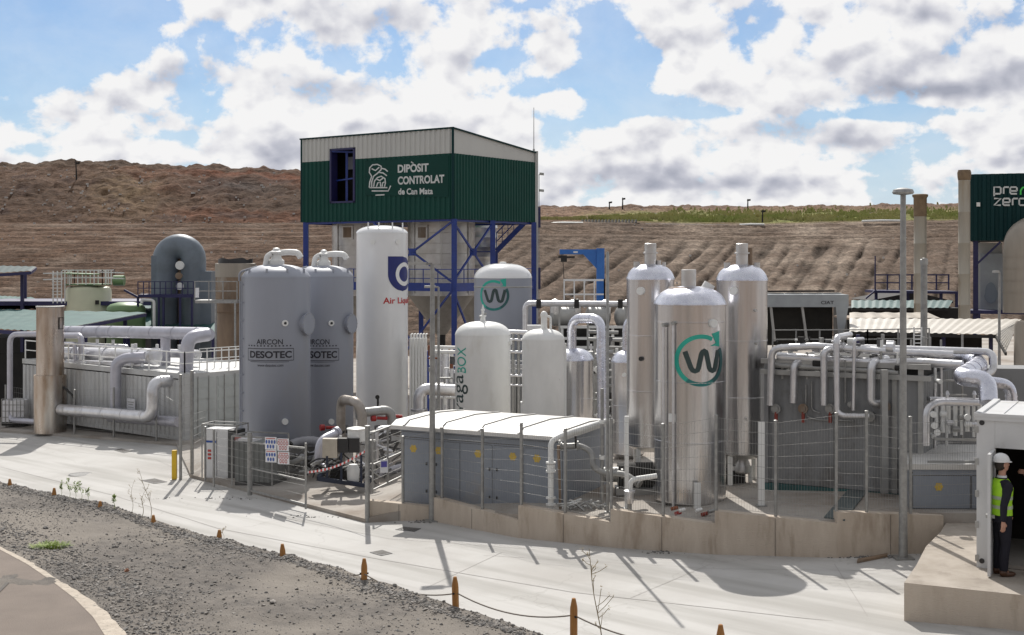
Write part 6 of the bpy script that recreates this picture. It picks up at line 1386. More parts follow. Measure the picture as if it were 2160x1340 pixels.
# second, darker open rack to the right of the module
rk = thing('open_rack', 'dark open steel rack with ladders between the grey module and the big elbows', 'rack', Vector((8.6, 26.5, zp(9))))
MB().obox(Vector((8.3, 27.6, zp(9))), Vector((3.8, -.6, 0)), Vector((0, 1, 0)), Z * 2.3).build('back_wall', 'module_grey', rk)
for px in (1862, 1888, 1922, 1948, 1962, 1985, 2030): p = P(px, 0, 26.4); p.z = zp(9); MB().bar(p, Vector((p.x, p.y, EZ - (705 + (px % 7) * 3 - HY) / F * 26.4)), .06 if px in (1862, 1948) else .035).build('post', 'galv', rk)
for py in (760, 800, 830, 860): MB().bar(P(1855, py, 26.5), P(2040, py + 4, 26.2), .035).build('beam', 'steel_grey', rk)
for px, r_ in ((1915, .09), (1934, .07), (1897, .05)): p = P(px, 0, 26.0); p.z = zp(9) + .8; MB().lathe(p, [(r_, 0), (r_, 1.2), (r_ * 1.3, 1.22), (r_ * 1.3, 1.3), (.01, 1.36)], 14).build('riser', 'pipe_alu', rk)
for i in range(8): MB().bar(P(1928, 700 + i * 8, 26.9), P(1944, 700 + i * 8, 26.9), .02).build('rung', 'pale_white', rk)
for px in (1928, 1944): MB().bar(P(px, 764, 26.9), P(px, 690, 26.9), .025).build('stile', 'pale_white', rk)
rail_mesh(MB(), [P(1630, 735, 28.5), P(1830, 735, 28), P(1960, 733, 27.6)], .42, .55, .014, (.5, 1)).build('railing', 'galv', rk)
for px, x2 in ((1700, 1693), (1712, 1706), (1690, 1684)):
    pass
rr = random.Random(52)
for i in range(26):
    px = rr.uniform(1850, 2000); Y = rr.uniform(25.4, 26.6); y1_ = rr.uniform(740, 860); MB().tube([P(px, y1_ + rr.uniform(40, 190), Y), P(px, y1_, Y)], rr.choice([.018, .03, .045]), 8).build('riser', rr.choice(['galv', 'pipe_alu', 'iron', 'pale_white']), rk)
for i in range(22):
    p = P(rr.uniform(1850, 1990), rr.uniform(770, 960), rr.uniform(25.2, 25.9)); d = rr.choice([Vector((1, 0, 0)), Z, Vector((0, -1, 0))]); MB().tube([p, p + d * rr.uniform(.06, .3)], rr.choice([.03, .045, .07]), 10).build('valve', rr.choice(['galv', 'iron', 'dark', 'steel_grey', 'pale_white']), rk)
pp_ = P(1885, 860, 25.4); MB().lathe(Vector((pp_.x, pp_.y, EZ - 3.2)), [(.11, 0), (.11, .48), (.07, .56), (.01, .58)], 8).build('lantern_box', 'steel_grey', rk)
MB().bar(P(1865, 1040, 25), P(1865, 780, 25), .12).build('column', 'steel_grey', rk)

# big elbow ducts at the right
pipe('big_duct', 'thick aluminium duct making a broad zigzag above the small cabinet', [P(2085, 850, 23.6), P(2083, 800, 23.8), P(2025, 796, 24.0), P(2068, 770, 25.4), P(2040, 752, 26.2), P(1960, 748, 26.6)], .17, 'alu_crinkle', bend=.26, bands=.5, n=20)
pipe('big_duct', 'aluminium duct bending down beside the white cabin roof', [P(2085, 806, 24.4), P(2132, 812, 24.4), P(2134, 870, 24.4)], .11, 'alu_crinkle', bend=.22, bands=.5, n=18)
for i_, (px, Y) in enumerate(((2006, 24.1), (2050, 24.0))):
    p = P(px, 797, Y); 
# manifold with white branches
mf = thing('manifold', 'bright bent manifold pipe with a row of white drop pipes over the small cabinet', 'manifold', P(2000, 930, 24.6)); Ym = 24.4
pipe('header', '', [P(1953, 940, Ym), P(1953, 862, Ym), P(1978, 848, Ym + .2), P(2066, 850, Ym + .4)], .068, 'pipe_alu', parent=mf, bend=.16, bands=.5)
pipe('header', '', [P(1960, 842, Ym + .8), P(2075, 846, Ym + .8)], .05, 'pipe_alu', parent=mf, bands=.4)
rr = random.Random(6)
for i, px in enumerate(range(1976, 2072, 13)):
    h0 = 925 - rr.uniform(0, 16); MB().tube([P(px, h0, Ym + .5), P(px, 852, Ym + .5)], .042 if i % 2 else .03, 12).build('drop_pipe', 'pale_white', mf)
    p = P(px, rr.uniform(872, 915), Ym + .42); MB().tube([p - Vector((.05, 0, 0)), p + Vector((.07, 0, 0))], .05, 12).build('valve', rr.choice(['pale_white', 'galv', 'pipe_alu']), mf)
for px, py in ((1968, 874), (1970, 898), (1976, 912), (2040, 880), (2062, 905)): p = P(px, py, Ym - .1); MB().tube([p, p + Vector((0, -.05, 0))], .06, 14).build('flange', 'pale_white', mf)
for px in (1998, 2055): p = P(px, 842, Ym + .5); MB().lathe(p, [(.03, 0), (.03, .08), (.05, .09), (.02, .16)], 10).build('cap', 'pipe_alu', mf)
MB().bar(P(1970, 926, Ym + .2), P(2062, 928, Ym + .3), .05).build('rail', 'steel_grey', mf)

# small grey cabinet behind the wall
sc = thing('equipment_cabinet', 'small grey cabinet with a pale flat lid, between the street lamp and the white cabin', 'cabinet', Vector((7.9, 23.7, zp(8))))
c0 = P(1917, 0, 23.7); c0.z = zp(8) - .1; e1 = Vector((.99, -.03, 0)).normalized(); e2 = Vector((.25, .97, 0)).normalized(); hT = EZ - (990 - HY) / F * 23.7 - c0.z; wC = 1.5; dC = 2.6
MB().obox(c0, e1 * wC, e2 * dC, Z * hT).build('body', 'cabinet_grey', sc)
lid = MB().obox(c0 - e1 * .03 - e2 * .04 + Z * hT, e1 * (wC + .06), e2 * (dC + .06), Z * .10).build('lid', 'roof_white', sc)
MB().obox(c0 + e1 * .35 + e2 * .12 + Z * (hT + .10), e1 * 1.1, e2 * .05, Z * .04).build('lid_bar', 'steel_grey', lid)
for x0, x1 in ((.08, 1.12), (1.16, 1.46)):
    d_ = MB().obox(c0 + e1 * x0 - e2 * .012 + Z * .12, e1 * (x1 - x0), e2 * .011, Z * (hT - .24)).build('door', 'cabinet_grey', sc)
    mb = MB()
    for (a_, b_, z_a, z_b) in ((x0 - .012, x0, .11, hT - .11), (x1, x1 + .012, .11, hT - .11), (x0, x1, .108, .12), (x0, x1, hT - .12, hT - .108)): mb.obox(c0 + e1 * a_ - e2 * .006 + Z * z_a, e1 * (b_ - a_), e2 * .005, Z * (z_b - z_a))
    mb.build('door_gap', 'seam', d_)
ctr = c0 + e1 * .55 - e2 * .02 + Z * (hT - .32); R_ = .075
MB().add([ctr + e1 * R_ * (1 + .14 * cos(6 * a_)) * cos(a_) + Z * R_ * (1 + .14 * cos(6 * a_)) * sin(a_) for a_ in [2 * pi * j / 20 for j in range(20)]], [tuple(range(20))]).build('warning_sticker', 'sticker', sc)
MB().tube([c0 + Z * (hT - .06) + e1 * .04 - e2 * .01, c0 + Z * (hT - .06) + e1 * .04 - e2 * .02], .03, 10).build('corner_cap', 'black_plastic', sc)
# plate ramp on the floor in front of the module
rp = thing('cover_plate', 'dark steel plate lying on the floor at the foot of the grey module', 'plate', PG(1790, 1060)); 
a_, b_, c_, d_ = PG(1738, 1094), PG(1782, 1100), PG(1828, 1040), PG(1790, 1034); MB().add([p + Z * h for h in (.006, .03) for p in (a_, b_, c_, d_)], [(0, 3, 2, 1), (4, 5, 6, 7), (0, 1, 5, 4), (1, 2, 6, 5), (2, 3, 7, 6), (3, 0, 4, 7)]).build('plate', 'asphalt_patch', rp)

# ------------------------------------------------------------------ front piping between the cabinet and the big vessel
def FP(px, py, Y): return P(px, py, Y)
fpn = thing('gas_line', 'white gas pipe with flanged joint rising from the wall beside the grey cabinet', 'pipe', FP(1162, 1072, 25.55)); Yw = 25.75
pipe('pipe', '', [FP(1162, 1080, Yw), FP(1162, 932, Yw), FP(1180, 920, Yw + .1), FP(1278, 888, Yw + 1.2), FP(1282, 900, Yw + 1.2), FP(1282, 1000, Yw + 1.2)], .055, 'pale_white', parent=fpn, bend=.12, bands=0)
for py in (978, 996, 1066, 1052): p = FP(1162, py, Yw); MB().tube([p, p + Z * .035], .10, 18).build('flange', 'pale_white', fpn)
MB().tube([FP(1162, 996, Yw), FP(1162, 980, Yw)], .085, 18).build('joint_body', 'pale_white', fpn)
g2 = thing('gas_line', 'galvanised pipe with a double bend running from the cabinet to the slim vessels', 'pipe', FP(1250, 960, 26))
pipe('pipe', '', [FP(1178, 942, 26.3), FP(1225, 940, 26.3), FP(1250, 955, 26.2), FP(1250, 985, 26.1), FP(1270, 998, 26.1), FP(1320, 1000, 26.0), FP(1350, 1022, 25.8)], .06, 'galv', parent=g2, bend=.14, bands=.5, flange=True)
for px, py in ((1180, 938), (1218, 940), (1300, 998), (1312, 999)): p = FP(px, py, 26.25); MB().tube([p - Vector((.02, 0, 0)), p + Vector((.02, 0, 0))], .10, 18).build('flange', 'galv', g2)
MB().bar(FP(1216, 945, 26.25), FP(1214, 920, 26.25), .05).build('valve_stem', 'dark', g2)
MB().tube([FP(1182, 1075, 25.9), FP(1178, 940, 25.9)], .03, 10).build('downpipe', 'brown_steel', g2)
g3 = thing('gas_line', 'white pipe bending up into a filter cup beside the big logo vessel', 'pipe', FP(1335, 1075, 24.9))
pipe('pipe', '', [FP(1328, 1050, 24.9), FP(1330, 1012, 24.9), FP(1385, 1004, 25.0)], .05, 'pale_white', parent=g3, bend=.12, bands=0)
MB().lathe(FP(1328, 1062, 24.9), [(.07, 0), (.08, .02), (.08, .2), (.11, .21), (.11, .25), (.05, .27)], 18).build('filter_cup', 'pipe_alu', g3)
MB().tube([FP(1328, 1082, 24.9), FP(1328, 1060, 24.9)], .045, 12).build('foot', 'galv', g3)
for px, pyt, pyb, Y in ((1322, 878, 1000, 25.6), (1606, 890, 1072, 24.9)):
    t = thing('white_post', {1322: 'slim white square post left of the big logo vessel', 1606: 'white square post right of the big logo vessel, before the fence'}[px], 'post', FP(px, pyb, Y)); p = FP(px, pyb, Y); z_ = zp(p.x); MB().wbox(Vector((p.x, p.y, z_)), (.08 if px == 1322 else .12, .08, EZ - (pyt - HY) / F * Y - z_)).build('post', 'pale_white', t); MB().wbox(Vector((p.x, p.y, z_)), (.2, .2, .02)).build('foot_plate', 'galv', t)
v = thing('vertical_pipe', 'thin pale vertical pipe with a valve just right of the inverted U duct', 'pipe', FP(1270, 1060, 26.2)); MB().tube([FP(1270, 1060, 26.2), FP(1270, 820, 26.2)], .035, 10).build('pipe', 'galv', v)
for py in (890, 965): p = FP(1270, py, 26.2); MB().tube([p - Z * .04, p + Z * .04], .06, 12).build('coupling', 'pale_white', v)
bl = thing('blower_set', 'dark blower and pipes on the floor under the slim vessels', 'blower', Vector((FP(1340, 0, 27).x, 27, zp(2.6)))); p = Vector((FP(1345, 0, 27).x, 27.2, zp(2.6)))
MB().tube([p + Vector((-.4, 0, .4)), p + Vector((.35, 0, .4))], .26, 22).build('motor', 'dark', bl); MB().wbox(p, (.9, .5, .14)).build('base', 'steel_grey', bl); MB().tube([p + Vector((-.75, -.1, .42)), p + Vector((-.4, -.1, .42))], .16, 18).build('inlet', 'galv', bl)
MB().tube(rounded([p + Vector((.3, -.1, .5)), p + Vector((.7, -.2, .5)), p + Vector((.7, -.2, 0))], .15), .08, 12).build('outlet', 'galv', bl)
bl2 = thing('blower_set', 'dark pump with pipes under the right slim vessel', 'blower', Vector((5.0, 27.2, zp(5)))); p = Vector((4.6, 27.6, zp(4.6)))
MB().tube([p + Vector((-.3, 0, .55)), p + Vector((.4, 0, .55))], .2, 20).build('motor', 'steel_grey', bl2); MB().wbox(p, (.8, .4, .3)).build('base', 'dark', bl2)
# small fittings lying on the wall top
t = thing('cable_bundle', 'tangle of black cables and small valves on the floor behind the stepped wall', 'cables', FP(1230, 1075, 25.5)); rr = random.Random(17)
for i in range(22):
    x_ = rr.uniform(1195, 1280); a_ = PG(x_, 1085 - rr.random() * 18); a_ = P(x_, 1078 - rr.random() * 12, 25.6 + rr.random() * .6); MB().tube(rounded([a_, a_ + Vector((rr.uniform(-.2, .2), rr.uniform(-.1, .1), rr.uniform(.02, .16))), a_ + Vector((rr.uniform(-.35, .35), .1, rr.uniform(-.08, .02)))], .05), rr.choice([.012, .02, .03]), 6).build('cable', rr.choice(['black_plastic', 'galv', 'pale_white', 'steel_grey']), t)
t = thing('flange_set', 'red and white small flanges at the foot of the big logo vessel', 'fittings', P(1435, 1080, 24.3))
for px, py, m_ in ((1424, 1084, 'red_valve'), (1432, 1078, 'pale_white'), (1468, 1078, 'pale_white'), (1480, 1086, 'red_pipe'), (1416, 1074, 'rust'), (1494, 1080, 'galv')): p = P(px, py, 24.35); MB().tube([p, p + Vector((.12, .05, .02))], .035, 10).build('flange', m_, t)

# ------------------------------------------------------------------ right background
ch = thing('cooler', 'grey dry cooler with a dark open front, behind the right slim vessel', 'cooler', Vector((P(1700, 0, 38).x, 38, zp(8)))); Yq = 38.
a_, b_ = P(1612, 700, Yq), P(1790, 700, Yq); zt_, zb_ = EZ - (622 - HY) / F * Yq, EZ - (700 - HY) / F * Yq
mat('slate_light', (.34, .37, .39), (.29, .31, .33), rough=.5, metal=.2)
MB().obox(Vector((a_.x, Yq, EZ - (648 - HY) / F * Yq)), Vector((b_.x - a_.x, 0, 0)), Vector((0, 1.7, 0)), Z * .37).build('fan_deck', 'slate_light', ch)
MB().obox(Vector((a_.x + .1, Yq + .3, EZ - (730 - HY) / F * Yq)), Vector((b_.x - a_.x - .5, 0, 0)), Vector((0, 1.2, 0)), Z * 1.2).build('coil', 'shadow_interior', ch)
mb = MB(); mb.add([P(1763, 645, Yq - .01), P(1790, 645, Yq - .01), P(1780, 705, Yq - .01), P(1768, 705, Yq - .01), P(1763, 645, Yq + .3), P(1790, 645, Yq + .3), P(1780, 705, Yq + .3), P(1768, 705, Yq + .3)], [(0, 3, 2, 1), (4, 5, 6, 7), (0, 1, 5, 4), (1, 2, 6, 5), (2, 3, 7, 6), (3, 0, 4, 7)]); mb.build('end_leg', 'slate_light', ch)
for x0, x1 in ((1626, 1634), (1692, 1702)): MB().bar(P(x0, 648, Yq + .1), P(x1, 720, Yq + .1), .07).build('strut', 'steel_grey', ch)
mb = MB(); o_ = P(1732, 642, Yq - .012); text_plane(mb, 'CIAT', o_, Vector((1, 0, 0)), Z, .38, .10, .01); mb.build('lettering', 'letter_black', ch)
for i in range(4): c = P(1635 + i * 40, 622, Yq + .8); MB().lathe(c, [(.28, -.02), (.28, .06), (.25, .06), (.25, 0)], 20).build('fan_ring', 'steel_grey', ch)
MB().bar(P(1612, 615, Yq + .4), P(1760, 614, Yq + .4), .05).build('edge_pipe', 'dark', ch)
# white corrugated lean-to
def sheet_roof(name, label, a, b, c, d, m, pitch=.2, h=.018, dark_to=None, edge='dark'):
    t = thing(name, label, 'shed roof', Vector((a.x, a.y, zp(a.x)))); n = int((b - a).length / pitch); vs = []
    for i in range(4 * n + 1):
        u_ = i / (4 * n); off = Z * (h if i % 4 in (1, 2) else 0); vs += [a.lerp(b, u_) + off, d.lerp(c, u_) + off]
    MB().add(vs, [(2 * i, 2 * i + 2, 2 * i + 3, 2 * i + 1) for i in range(4 * n)]).build('roof', m, t)
    for p, q in ((a, b), (d, c)):
        if (p - q).length > .3: MB().bar(p - Z * .06, q - Z * .06, .05, .08).build('roof_edge', edge, t)
    return t
t = sheet_roof('lean_to', 'white corrugated lean-to roof behind the pipes at the right', P(1792, 700, 36), P(2100, 706, 34.5), P(2155, 674, 39), P(1792, 672, 40), 'roof_sheet')
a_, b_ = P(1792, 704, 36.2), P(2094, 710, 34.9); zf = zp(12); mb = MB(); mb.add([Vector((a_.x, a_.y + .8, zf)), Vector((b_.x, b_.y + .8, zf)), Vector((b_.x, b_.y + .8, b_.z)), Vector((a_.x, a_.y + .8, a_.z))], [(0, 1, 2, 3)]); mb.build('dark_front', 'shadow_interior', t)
for px in (1810, 1900, 1990, 2090): p = P(px, 706, 35.6); MB().bar(Vector((p.x, p.y, zf)), p, .09).build('post', 'navy', t)
t = sheet_roof('lean_to', 'white corrugated end roof sloping down at the far right', P(2100, 704, 34.6), P(2122, 742, 33.0), P(2150, 676, 38.9), P(2149, 675, 39), 'roof_sheet')
t = sheet_roof('long_roof', 'pale tan flat roof strip above the white lean-to', P(1792, 672, 41), P(1985, 672, 41), P(1958, 660, 43), P(1792, 660, 43), 'cyl_beige', .5, .02)
MB().obox(P(1792, 675, 41.1), Vector((2.9, 0, 0)), Vector((0, 2, 0)), Z * .06).build('fascia', 'brown_steel', t)
t = sheet_roof('long_roof', 'teal corrugated roof strip under the navy platform at the right', P(1796, 650, 46), P(2000, 650, 46), P(2010, 634, 49), P(1796, 634, 49), 'teal_pale', .24, .02) if 'teal_pale' in MATS else None
mat('teal_pale', (.06, .125, .12), (.045, .10, .095), rough=.6)
if t is None: t = sheet_roof('long_roof', 'teal corrugated roof strip under the navy platform at the right', P(1796, 650, 46), P(2000, 650, 46), P(2010, 634, 49), P(1796, 634, 49), 'teal_pale', .24, .02)
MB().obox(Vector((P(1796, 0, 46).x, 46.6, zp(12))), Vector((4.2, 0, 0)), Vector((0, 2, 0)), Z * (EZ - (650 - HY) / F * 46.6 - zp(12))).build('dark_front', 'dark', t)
gh_ = thing('gable_shed', 'low dark gabled shed behind the navy platform', 'shed', P(1920, 640, 52)); mb = MB(); a_, b_, c_ = P(1835, 634, 52), P(2005, 634, 52), P(1930, 616, 52)
mb.add([a_, b_, c_] + [p + Vector((0, 3, 0)) for p in (a_, b_, c_)], [(0, 1, 2), (5, 4, 3), (0, 2, 5, 3), (2, 1, 4, 5), (1, 0, 3, 4)]); mb.build('roof', 'dark', gh_)
MB().obox(Vector((a_.x + .3, 52.2, zp(12))), Vector((b_.x - a_.x - .6, 0, 0)), Vector((0, 2.5, 0)), Z * (a_.z - zp(12))).build('wall', 'dark', gh_)
pf = thing('platform', 'navy blue platform with railings behind the two right poles', 'platform', Vector((P(1920, 0, 50).x, 50, zp(12)))); a_, b_ = P(1845, 615, 50), P(2020, 617, 50)
MB().obox(a_ - Z * .06, b_ - a_, Vector((0, 1.4, 0)), Z * .1).build('deck', 'navy', pf); rail_mesh(MB(), [P(1846, 612, 50), P(2001, 612, 50)], .62, .5, .025, (.5, 1)).build('railing', 'navy', pf)
rail_mesh(MB(), [P(1846, 612, 51.4), P(2001, 612, 51.4)], .62, .5, .02, (.5, 1)).build('railing', 'navy', pf)
for px in (1848, 1915, 1985, 2018): p = P(px, 615, 50.3); MB().bar(Vector((p.x, p.y, zp(12))), p, .1).build('post', 'navy', pf)
MB().bar(P(1826, 630, 50), P(1848, 612, 50), .06).build('brace', 'navy', pf); MB().bar(P(1846, 612, 50), P(1846, 540, 50), .04).build('pole', 'navy', pf)
# stacks
def stack(px, Y, r, yt, ytip, label, yb=None, m='stack'):
    p = P(px, 0, Y); p.z = zp(12); t = thing('chimney', label, 'chimney', p); H = EZ - (yt - HY) / F * Y - p.z
    body = [(r, 0)]; z_ = 1.0
    while z_ < H - .3: body += [(r, z_ - .01), (r * 1.03, z_), (r, z_ + .01)]; z_ += 1.05
    body.append((r, H)); MB().lathe(p, body, 28).build('shaft', m, t); return t, p, H
t, p, H = stack(1941, 45, .215, 412, 408, 'rust topped pale chimney right of the round headed street lamp')
mat('rust_soft', (.24, .17, .10), (.15, .10, .06), rough=.7, scale=3)
MB().lathe(p, [(.222, H - .75), (.227, H - .1), (.27, H - .04), (.27, H + .02), (.2, H + .04)], 28).build('rusty_top', 'rust_soft', t)
pw = P(1949, 0, 30); pw.z = zp(10); t = thing('vent_pole', 'slim pale vent pipe in front of the rust topped chimney', 'vent pipe', pw); h = EZ - (545 - HY) / F * 30 - pw.z; MB().lathe(pw, [(.085, 0), (.075, h)], 16).build('pipe', 'galv', t); MB().lathe(pw + Z * (h - .15), [(.09, 0), (.09, .12), (.02, .16)], 16).build('cap', 'steel_grey', t)
t, p, H = stack(2034, 43.5, .195, 362, 356, 'tall ochre stained chimney touching the far right green building')
MB().lathe(p, [(.2, H - .3), (.22, H - .2), (.23, H - .05), (.2, H + .05)], 28).build('rusty_top', 'rust_soft', t)
MB().lathe(p, [(.15, 1.9), (.24, 2.0), (.24, 2.1), (.2, 2.12)], 20).build('collar', 'brown_steel', t)
# far right building
Nn = P(2046, 0, 45.0); uR = Vector((.93, -.36, 0)).normalized(); vR = Vector((.36, .93, 0)).normalized(); zt_ = EZ - (368 - HY) / F * 45; zb_ = EZ - (508 - HY) / F * 45; g0 = zp(12); Nn.z = 0
rb = thing('process_building', 'dark green clad building on blue legs at the far right edge with pale lettering', 'building', Vector((Nn.x, Nn.y, g0)))
mb = MB(); corr(mb, Nn + Z * zb_, uR, 5.0, zt_ - zb_, .28, .05, -vR); mb.quad(Nn + Z * zb_, Nn + vR * 4 + Z * zb_, Nn + vR * 4 + Z * zt_, Nn + Z * zt_); mb.quad(Nn + Z * zt_, Nn + uR * 5 + Z * zt_, Nn + uR * 5 + vR * 4 + Z * zt_, Nn + vR * 4 + Z * zt_); mb.build('wall', 'dark_green', rb)
MB().quad(Nn + Z * zb_, Nn + vR * 4 + Z * zb_, Nn + uR * 5 + vR * 4 + Z * zb_, Nn + uR * 5 + Z * zb_).build('soffit', 'dark', rb)
def rpt(px, py, off=.06): O = Nn - vR * off; k = (px - 1080) / F; s_ = (k * O.y - O.x) / (uR.x - k * uR.y); p = O + uR * s_; return Vector((p.x, p.y, EZ - (py - HY) / F * p.y))
mb = MB(); w = 3.6; fr_ = lambda x, y: rpt(x, y, .062)
def letter(kind_, x0, y0, W_=15, H_=16):
    x1, y1, ym = x0 + W_, y0 + H_, y0 + H_ / 2
    return {'p': [[(x0, y1 + 5), (x0, y0), (x1 - 2, y0), (x1, y0 + 2), (x1, y1 - 2), (x1 - 2, y1), (x0, y1)]], 'r': [[(x0, y1), (x0, y0 + 2), (x0 + 2, y0), (x1 - 3, y0)]],
            'e': [[(x1, ym + 1), (x0, ym + 1)], [(x1, ym + 1), (x1, y0 + 2), (x1 - 2, y0), (x0 + 2, y0), (x0, y0 + 2), (x0, y1 - 2), (x0 + 2, y1), (x1, y1)]],
            'z': [[(x0, y0), (x1, y0), (x0, y1), (x1, y1)]], 'o': [[(x0, y0 + 2), (x0 + 2, y0), (x1 - 2, y0), (x1, y0 + 2), (x1, y1 - 2), (x1 - 2, y1), (x0 + 2, y1), (x0, y1 - 2), (x0, y0 + 2)]]}[kind_]
for k_, x0, y0 in (('p', 2097, 395), ('r', 2117, 395), ('e', 2131, 395), ('z', 2097, 419), ('e', 2116, 419), ('r', 2136, 419), ('o', 2150, 419)):
    for pts in letter(k_, x0, y0, 14, 14): stroke(mb, pts, w, fr_)
mb.build('lettering', 'letter_white', rb)
mb = MB(); stroke(mb, [(2153, 411), (2153, 402), (2157, 396), (2164, 395)], w, fr_); stroke(mb, [(2164, 395), (2164, 409)], w, fr_); mb.build('lettering', 'logo_green', rb)
MB().obox(rpt(2060, 436, .02), uR * .12, -vR * .12, Z * .14).build('lamp', 'pale_white', rb)
for q_ in (Nn + uR * .1 + vR * .1, Nn + vR * 3.9 + uR * .1, Nn + uR * 4.9 + vR * .1): MB().obox(Vector((q_.x, q_.y, g0)), uR * .17, vR * .17, Z * (zb_ - g0)).build('leg', 'navy', rb)
mb = MB(); mb.bar(Nn + uR * .15 + Z * (zb_ - .9), Nn + uR * 1.0 + Z * (zb_ - .05), .07); mb.build('brace', 'navy', rb)
MB().obox(Nn + uR * .0 + Z * (EZ - (662 - HY) / F * 45), uR * 5, vR * 1.5, Z * .12).build('deck', 'navy', rb)
# filter unit and elbow duct under it
fu = thing('filter_unit', 'pale blue grey filter housing on the far right platform', 'filter', Vector((P(2080, 0, 45.6).x, 45.6, EZ - (660 - HY) / F * 45.6)))
a_ = P(2068, 656, 45.8); MB().obox(a_, uR * .95, vR * 1.2, Z * (EZ - (535 - HY) / F * 45.8 - a_.z)).build('housing', 'slate_light', fu)
a_ = P(2058, 656, 46.3); MB().obox(a_, uR * .9, vR * 1.2, Z * (EZ - (512 - HY) / F * 46 - a_.z)).build('back_panel', 'light_clad', fu)
c = P(2090, 618, 45.5); MB().add([c + uR * .24 * cos(a_) * (.8 if sin(a_) > 0 else 1) - vR * .06 + Z * .38 * sin(a_) for a_ in [2 * pi * i / 18 for i in range(18)]], [tuple(range(18))]).build('emblem', 'slate', fu)
bd_ = thing('bent_duct', 'broad beige duct curving out of the far right building', 'duct', Vector((P(2140, 0, 43).x, 43, EZ - (662 - HY) / F * 43))); a_ = P(2139, 660, 43.5)
pipe('duct', '', [a_, P(2139, 498, 43.5), P(2180, 480, 44.0) + Z * .1, P(2210, 485, 44.5)], .36, 'cyl_beige', parent=bd_, bend=.7, bands=.6, n=28)
rp_ = thing('downpipe_column', 'grey round column at the right edge behind the cabin', 'column', Vector((P(2150, 0, 34).x, 34, zp(13)))); MB().lathe(Vector((P(2152, 0, 34).x, 34, zp(13))), [(.16, 0), (.16, 2.9), (.1, 3.0)], 20).build('shaft', 'cyl_beige', rp_)

# ------------------------------------------------------------------ white cabin with its open door
ca = Vector((7.24, 19.95, zs)); au = Vector((.885, -.466, 0)).normalized(); av = Vector((.466, .885, 0)).normalized(); HCB = 2.36; WCB = 2.5; DCB = 2.3
cab = thing('site_cabin', 'white steel site cabin with an open doorway on the concrete slab', 'cabin', ca)
mat('cabin_white', (.60, .605, .61), (.54, .545, .55), rough=.4, scale=1.5, c3=(.45, .43, .40), s3=1.5, t3=(.58, .78))
def cbx(x0, x1, y0, y1, z0_, z1_): return ca + au * x0 + av * y0 + Z * z0_, au * (x1 - x0), av * (y1 - y0), Z * (z1_ - z0_)
MB().obox(*cbx(0, .27, 0, .12, .0, HCB)).build('corner_post', 'cabin_white', cab)
MB().obox(*cbx(.272, WCB, .0, .10, HCB - .48, HCB - .06)).build('header', 'cabin_white', cab)
MB().obox(*cbx(-.0, .10, .122, DCB, .0, HCB - .06)).build('side_wall', 'cabin_white', cab)
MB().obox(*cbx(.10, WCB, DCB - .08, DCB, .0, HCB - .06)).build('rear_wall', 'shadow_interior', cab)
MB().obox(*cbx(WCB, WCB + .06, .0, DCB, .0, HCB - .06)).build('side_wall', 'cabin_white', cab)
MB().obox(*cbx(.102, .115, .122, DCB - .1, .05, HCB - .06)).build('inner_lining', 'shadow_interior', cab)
MB().obox(*cbx(.12, WCB, .12, DCB - .1, .01, .06)).build('floor', 'concrete_floor', cab)
mb = MB(); mb.obox(*cbx(-.02, WCB, -.03, DCB + .02, HCB - .06, HCB + .02)); rf = mb.build('roof', 'cabin_white', cab)
mb = MB()
for i in range(5): mb.obox(*cbx(.35 + i * .42, .37 + i * .42, .1, DCB - .05, HCB + .02, HCB + .035))
mb.obox(*cbx(-.03, WCB, -.04, .06, HCB + .0, HCB + .05)); mb.obox(*cbx(-.03, .07, -.0, DCB, HCB + .0, HCB + .05)); mb.build('roof_rim', 'cabin_white', rf)
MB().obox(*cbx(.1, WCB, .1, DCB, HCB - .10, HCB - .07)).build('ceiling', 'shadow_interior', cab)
dr = MB().obox(*cbx(.24, .285, -.62, -.02, .02, HCB - .5)).build('door', 'cabin_white', cab)
MB().obox(*cbx(.285, .33, -.5, -.42, .88, .93)).build('handle', 'steel_grey', dr); MB().obox(*cbx(.20, .239, -.5, -.42, .88, .93)).build('handle', 'steel_grey', dr)
for z_ in (.1, .62, 1.1, 1.6, 2.1): MB().obox(*cbx(-.02, .03, -.014, -.002, z_, z_ + .1)).build('hinge', 'steel_grey', cab)
for z_ in (.06, HCB - .15): MB().tube([ca + au * .08 - av * .003 + Z * (z_ + .05), ca + au * .08 - av * .012 + Z * (z_ + .05)], .04, 12).build('corner_hole', 'black_plastic', cab)
MB().obox(*cbx(.18, .20, -.004, 0.0, .0, .16)).build('notch', 'dark', cab)
# ------------------------------------------------------------------ foreground: stakes, rope, stones, plants, covers
tops = [(1520, 1317), (1210, 1260), (964, 1217), (768, 1179), (601, 1147), (459, 1118), (326, 1086), (210, 1057), (113, 1030), (25, 1010)]
words = ['lowest, at the bottom edge of the picture', 'tall one in the foreground left of the tall dry weed', 'second tall one, where the rope leaves the gravel', 'short pointed one below the street lamp', 'fourth from the street lamp, below the gate leaf', 'pointed one below the dark shadow of the filter tanks', 'one just right of the dry stalks', 'one left of the small green sprout', 'one beside the yellow green weeds', 'the farthest one at the left edge']
words = ['wooden stake at the bottom edge, right of the tall dry weed', 'tall wooden stake in the foreground, left of the tall dry weed', 'wooden stake where the rope first rises clear of the gravel', 'pointed wooden stake below the drain grate, left of the lamp shadow', 'pointed wooden stake below the open gate leaf', 'pointed wooden stake below the wide shadow of the filter tanks', 'wooden stake just right of the tall dry stalks', 'wooden stake left of the small green sprout', 'wooden stake beside the yellow green weeds', 'farthest wooden stake, at the left edge of the picture']
stk = None; SP = []
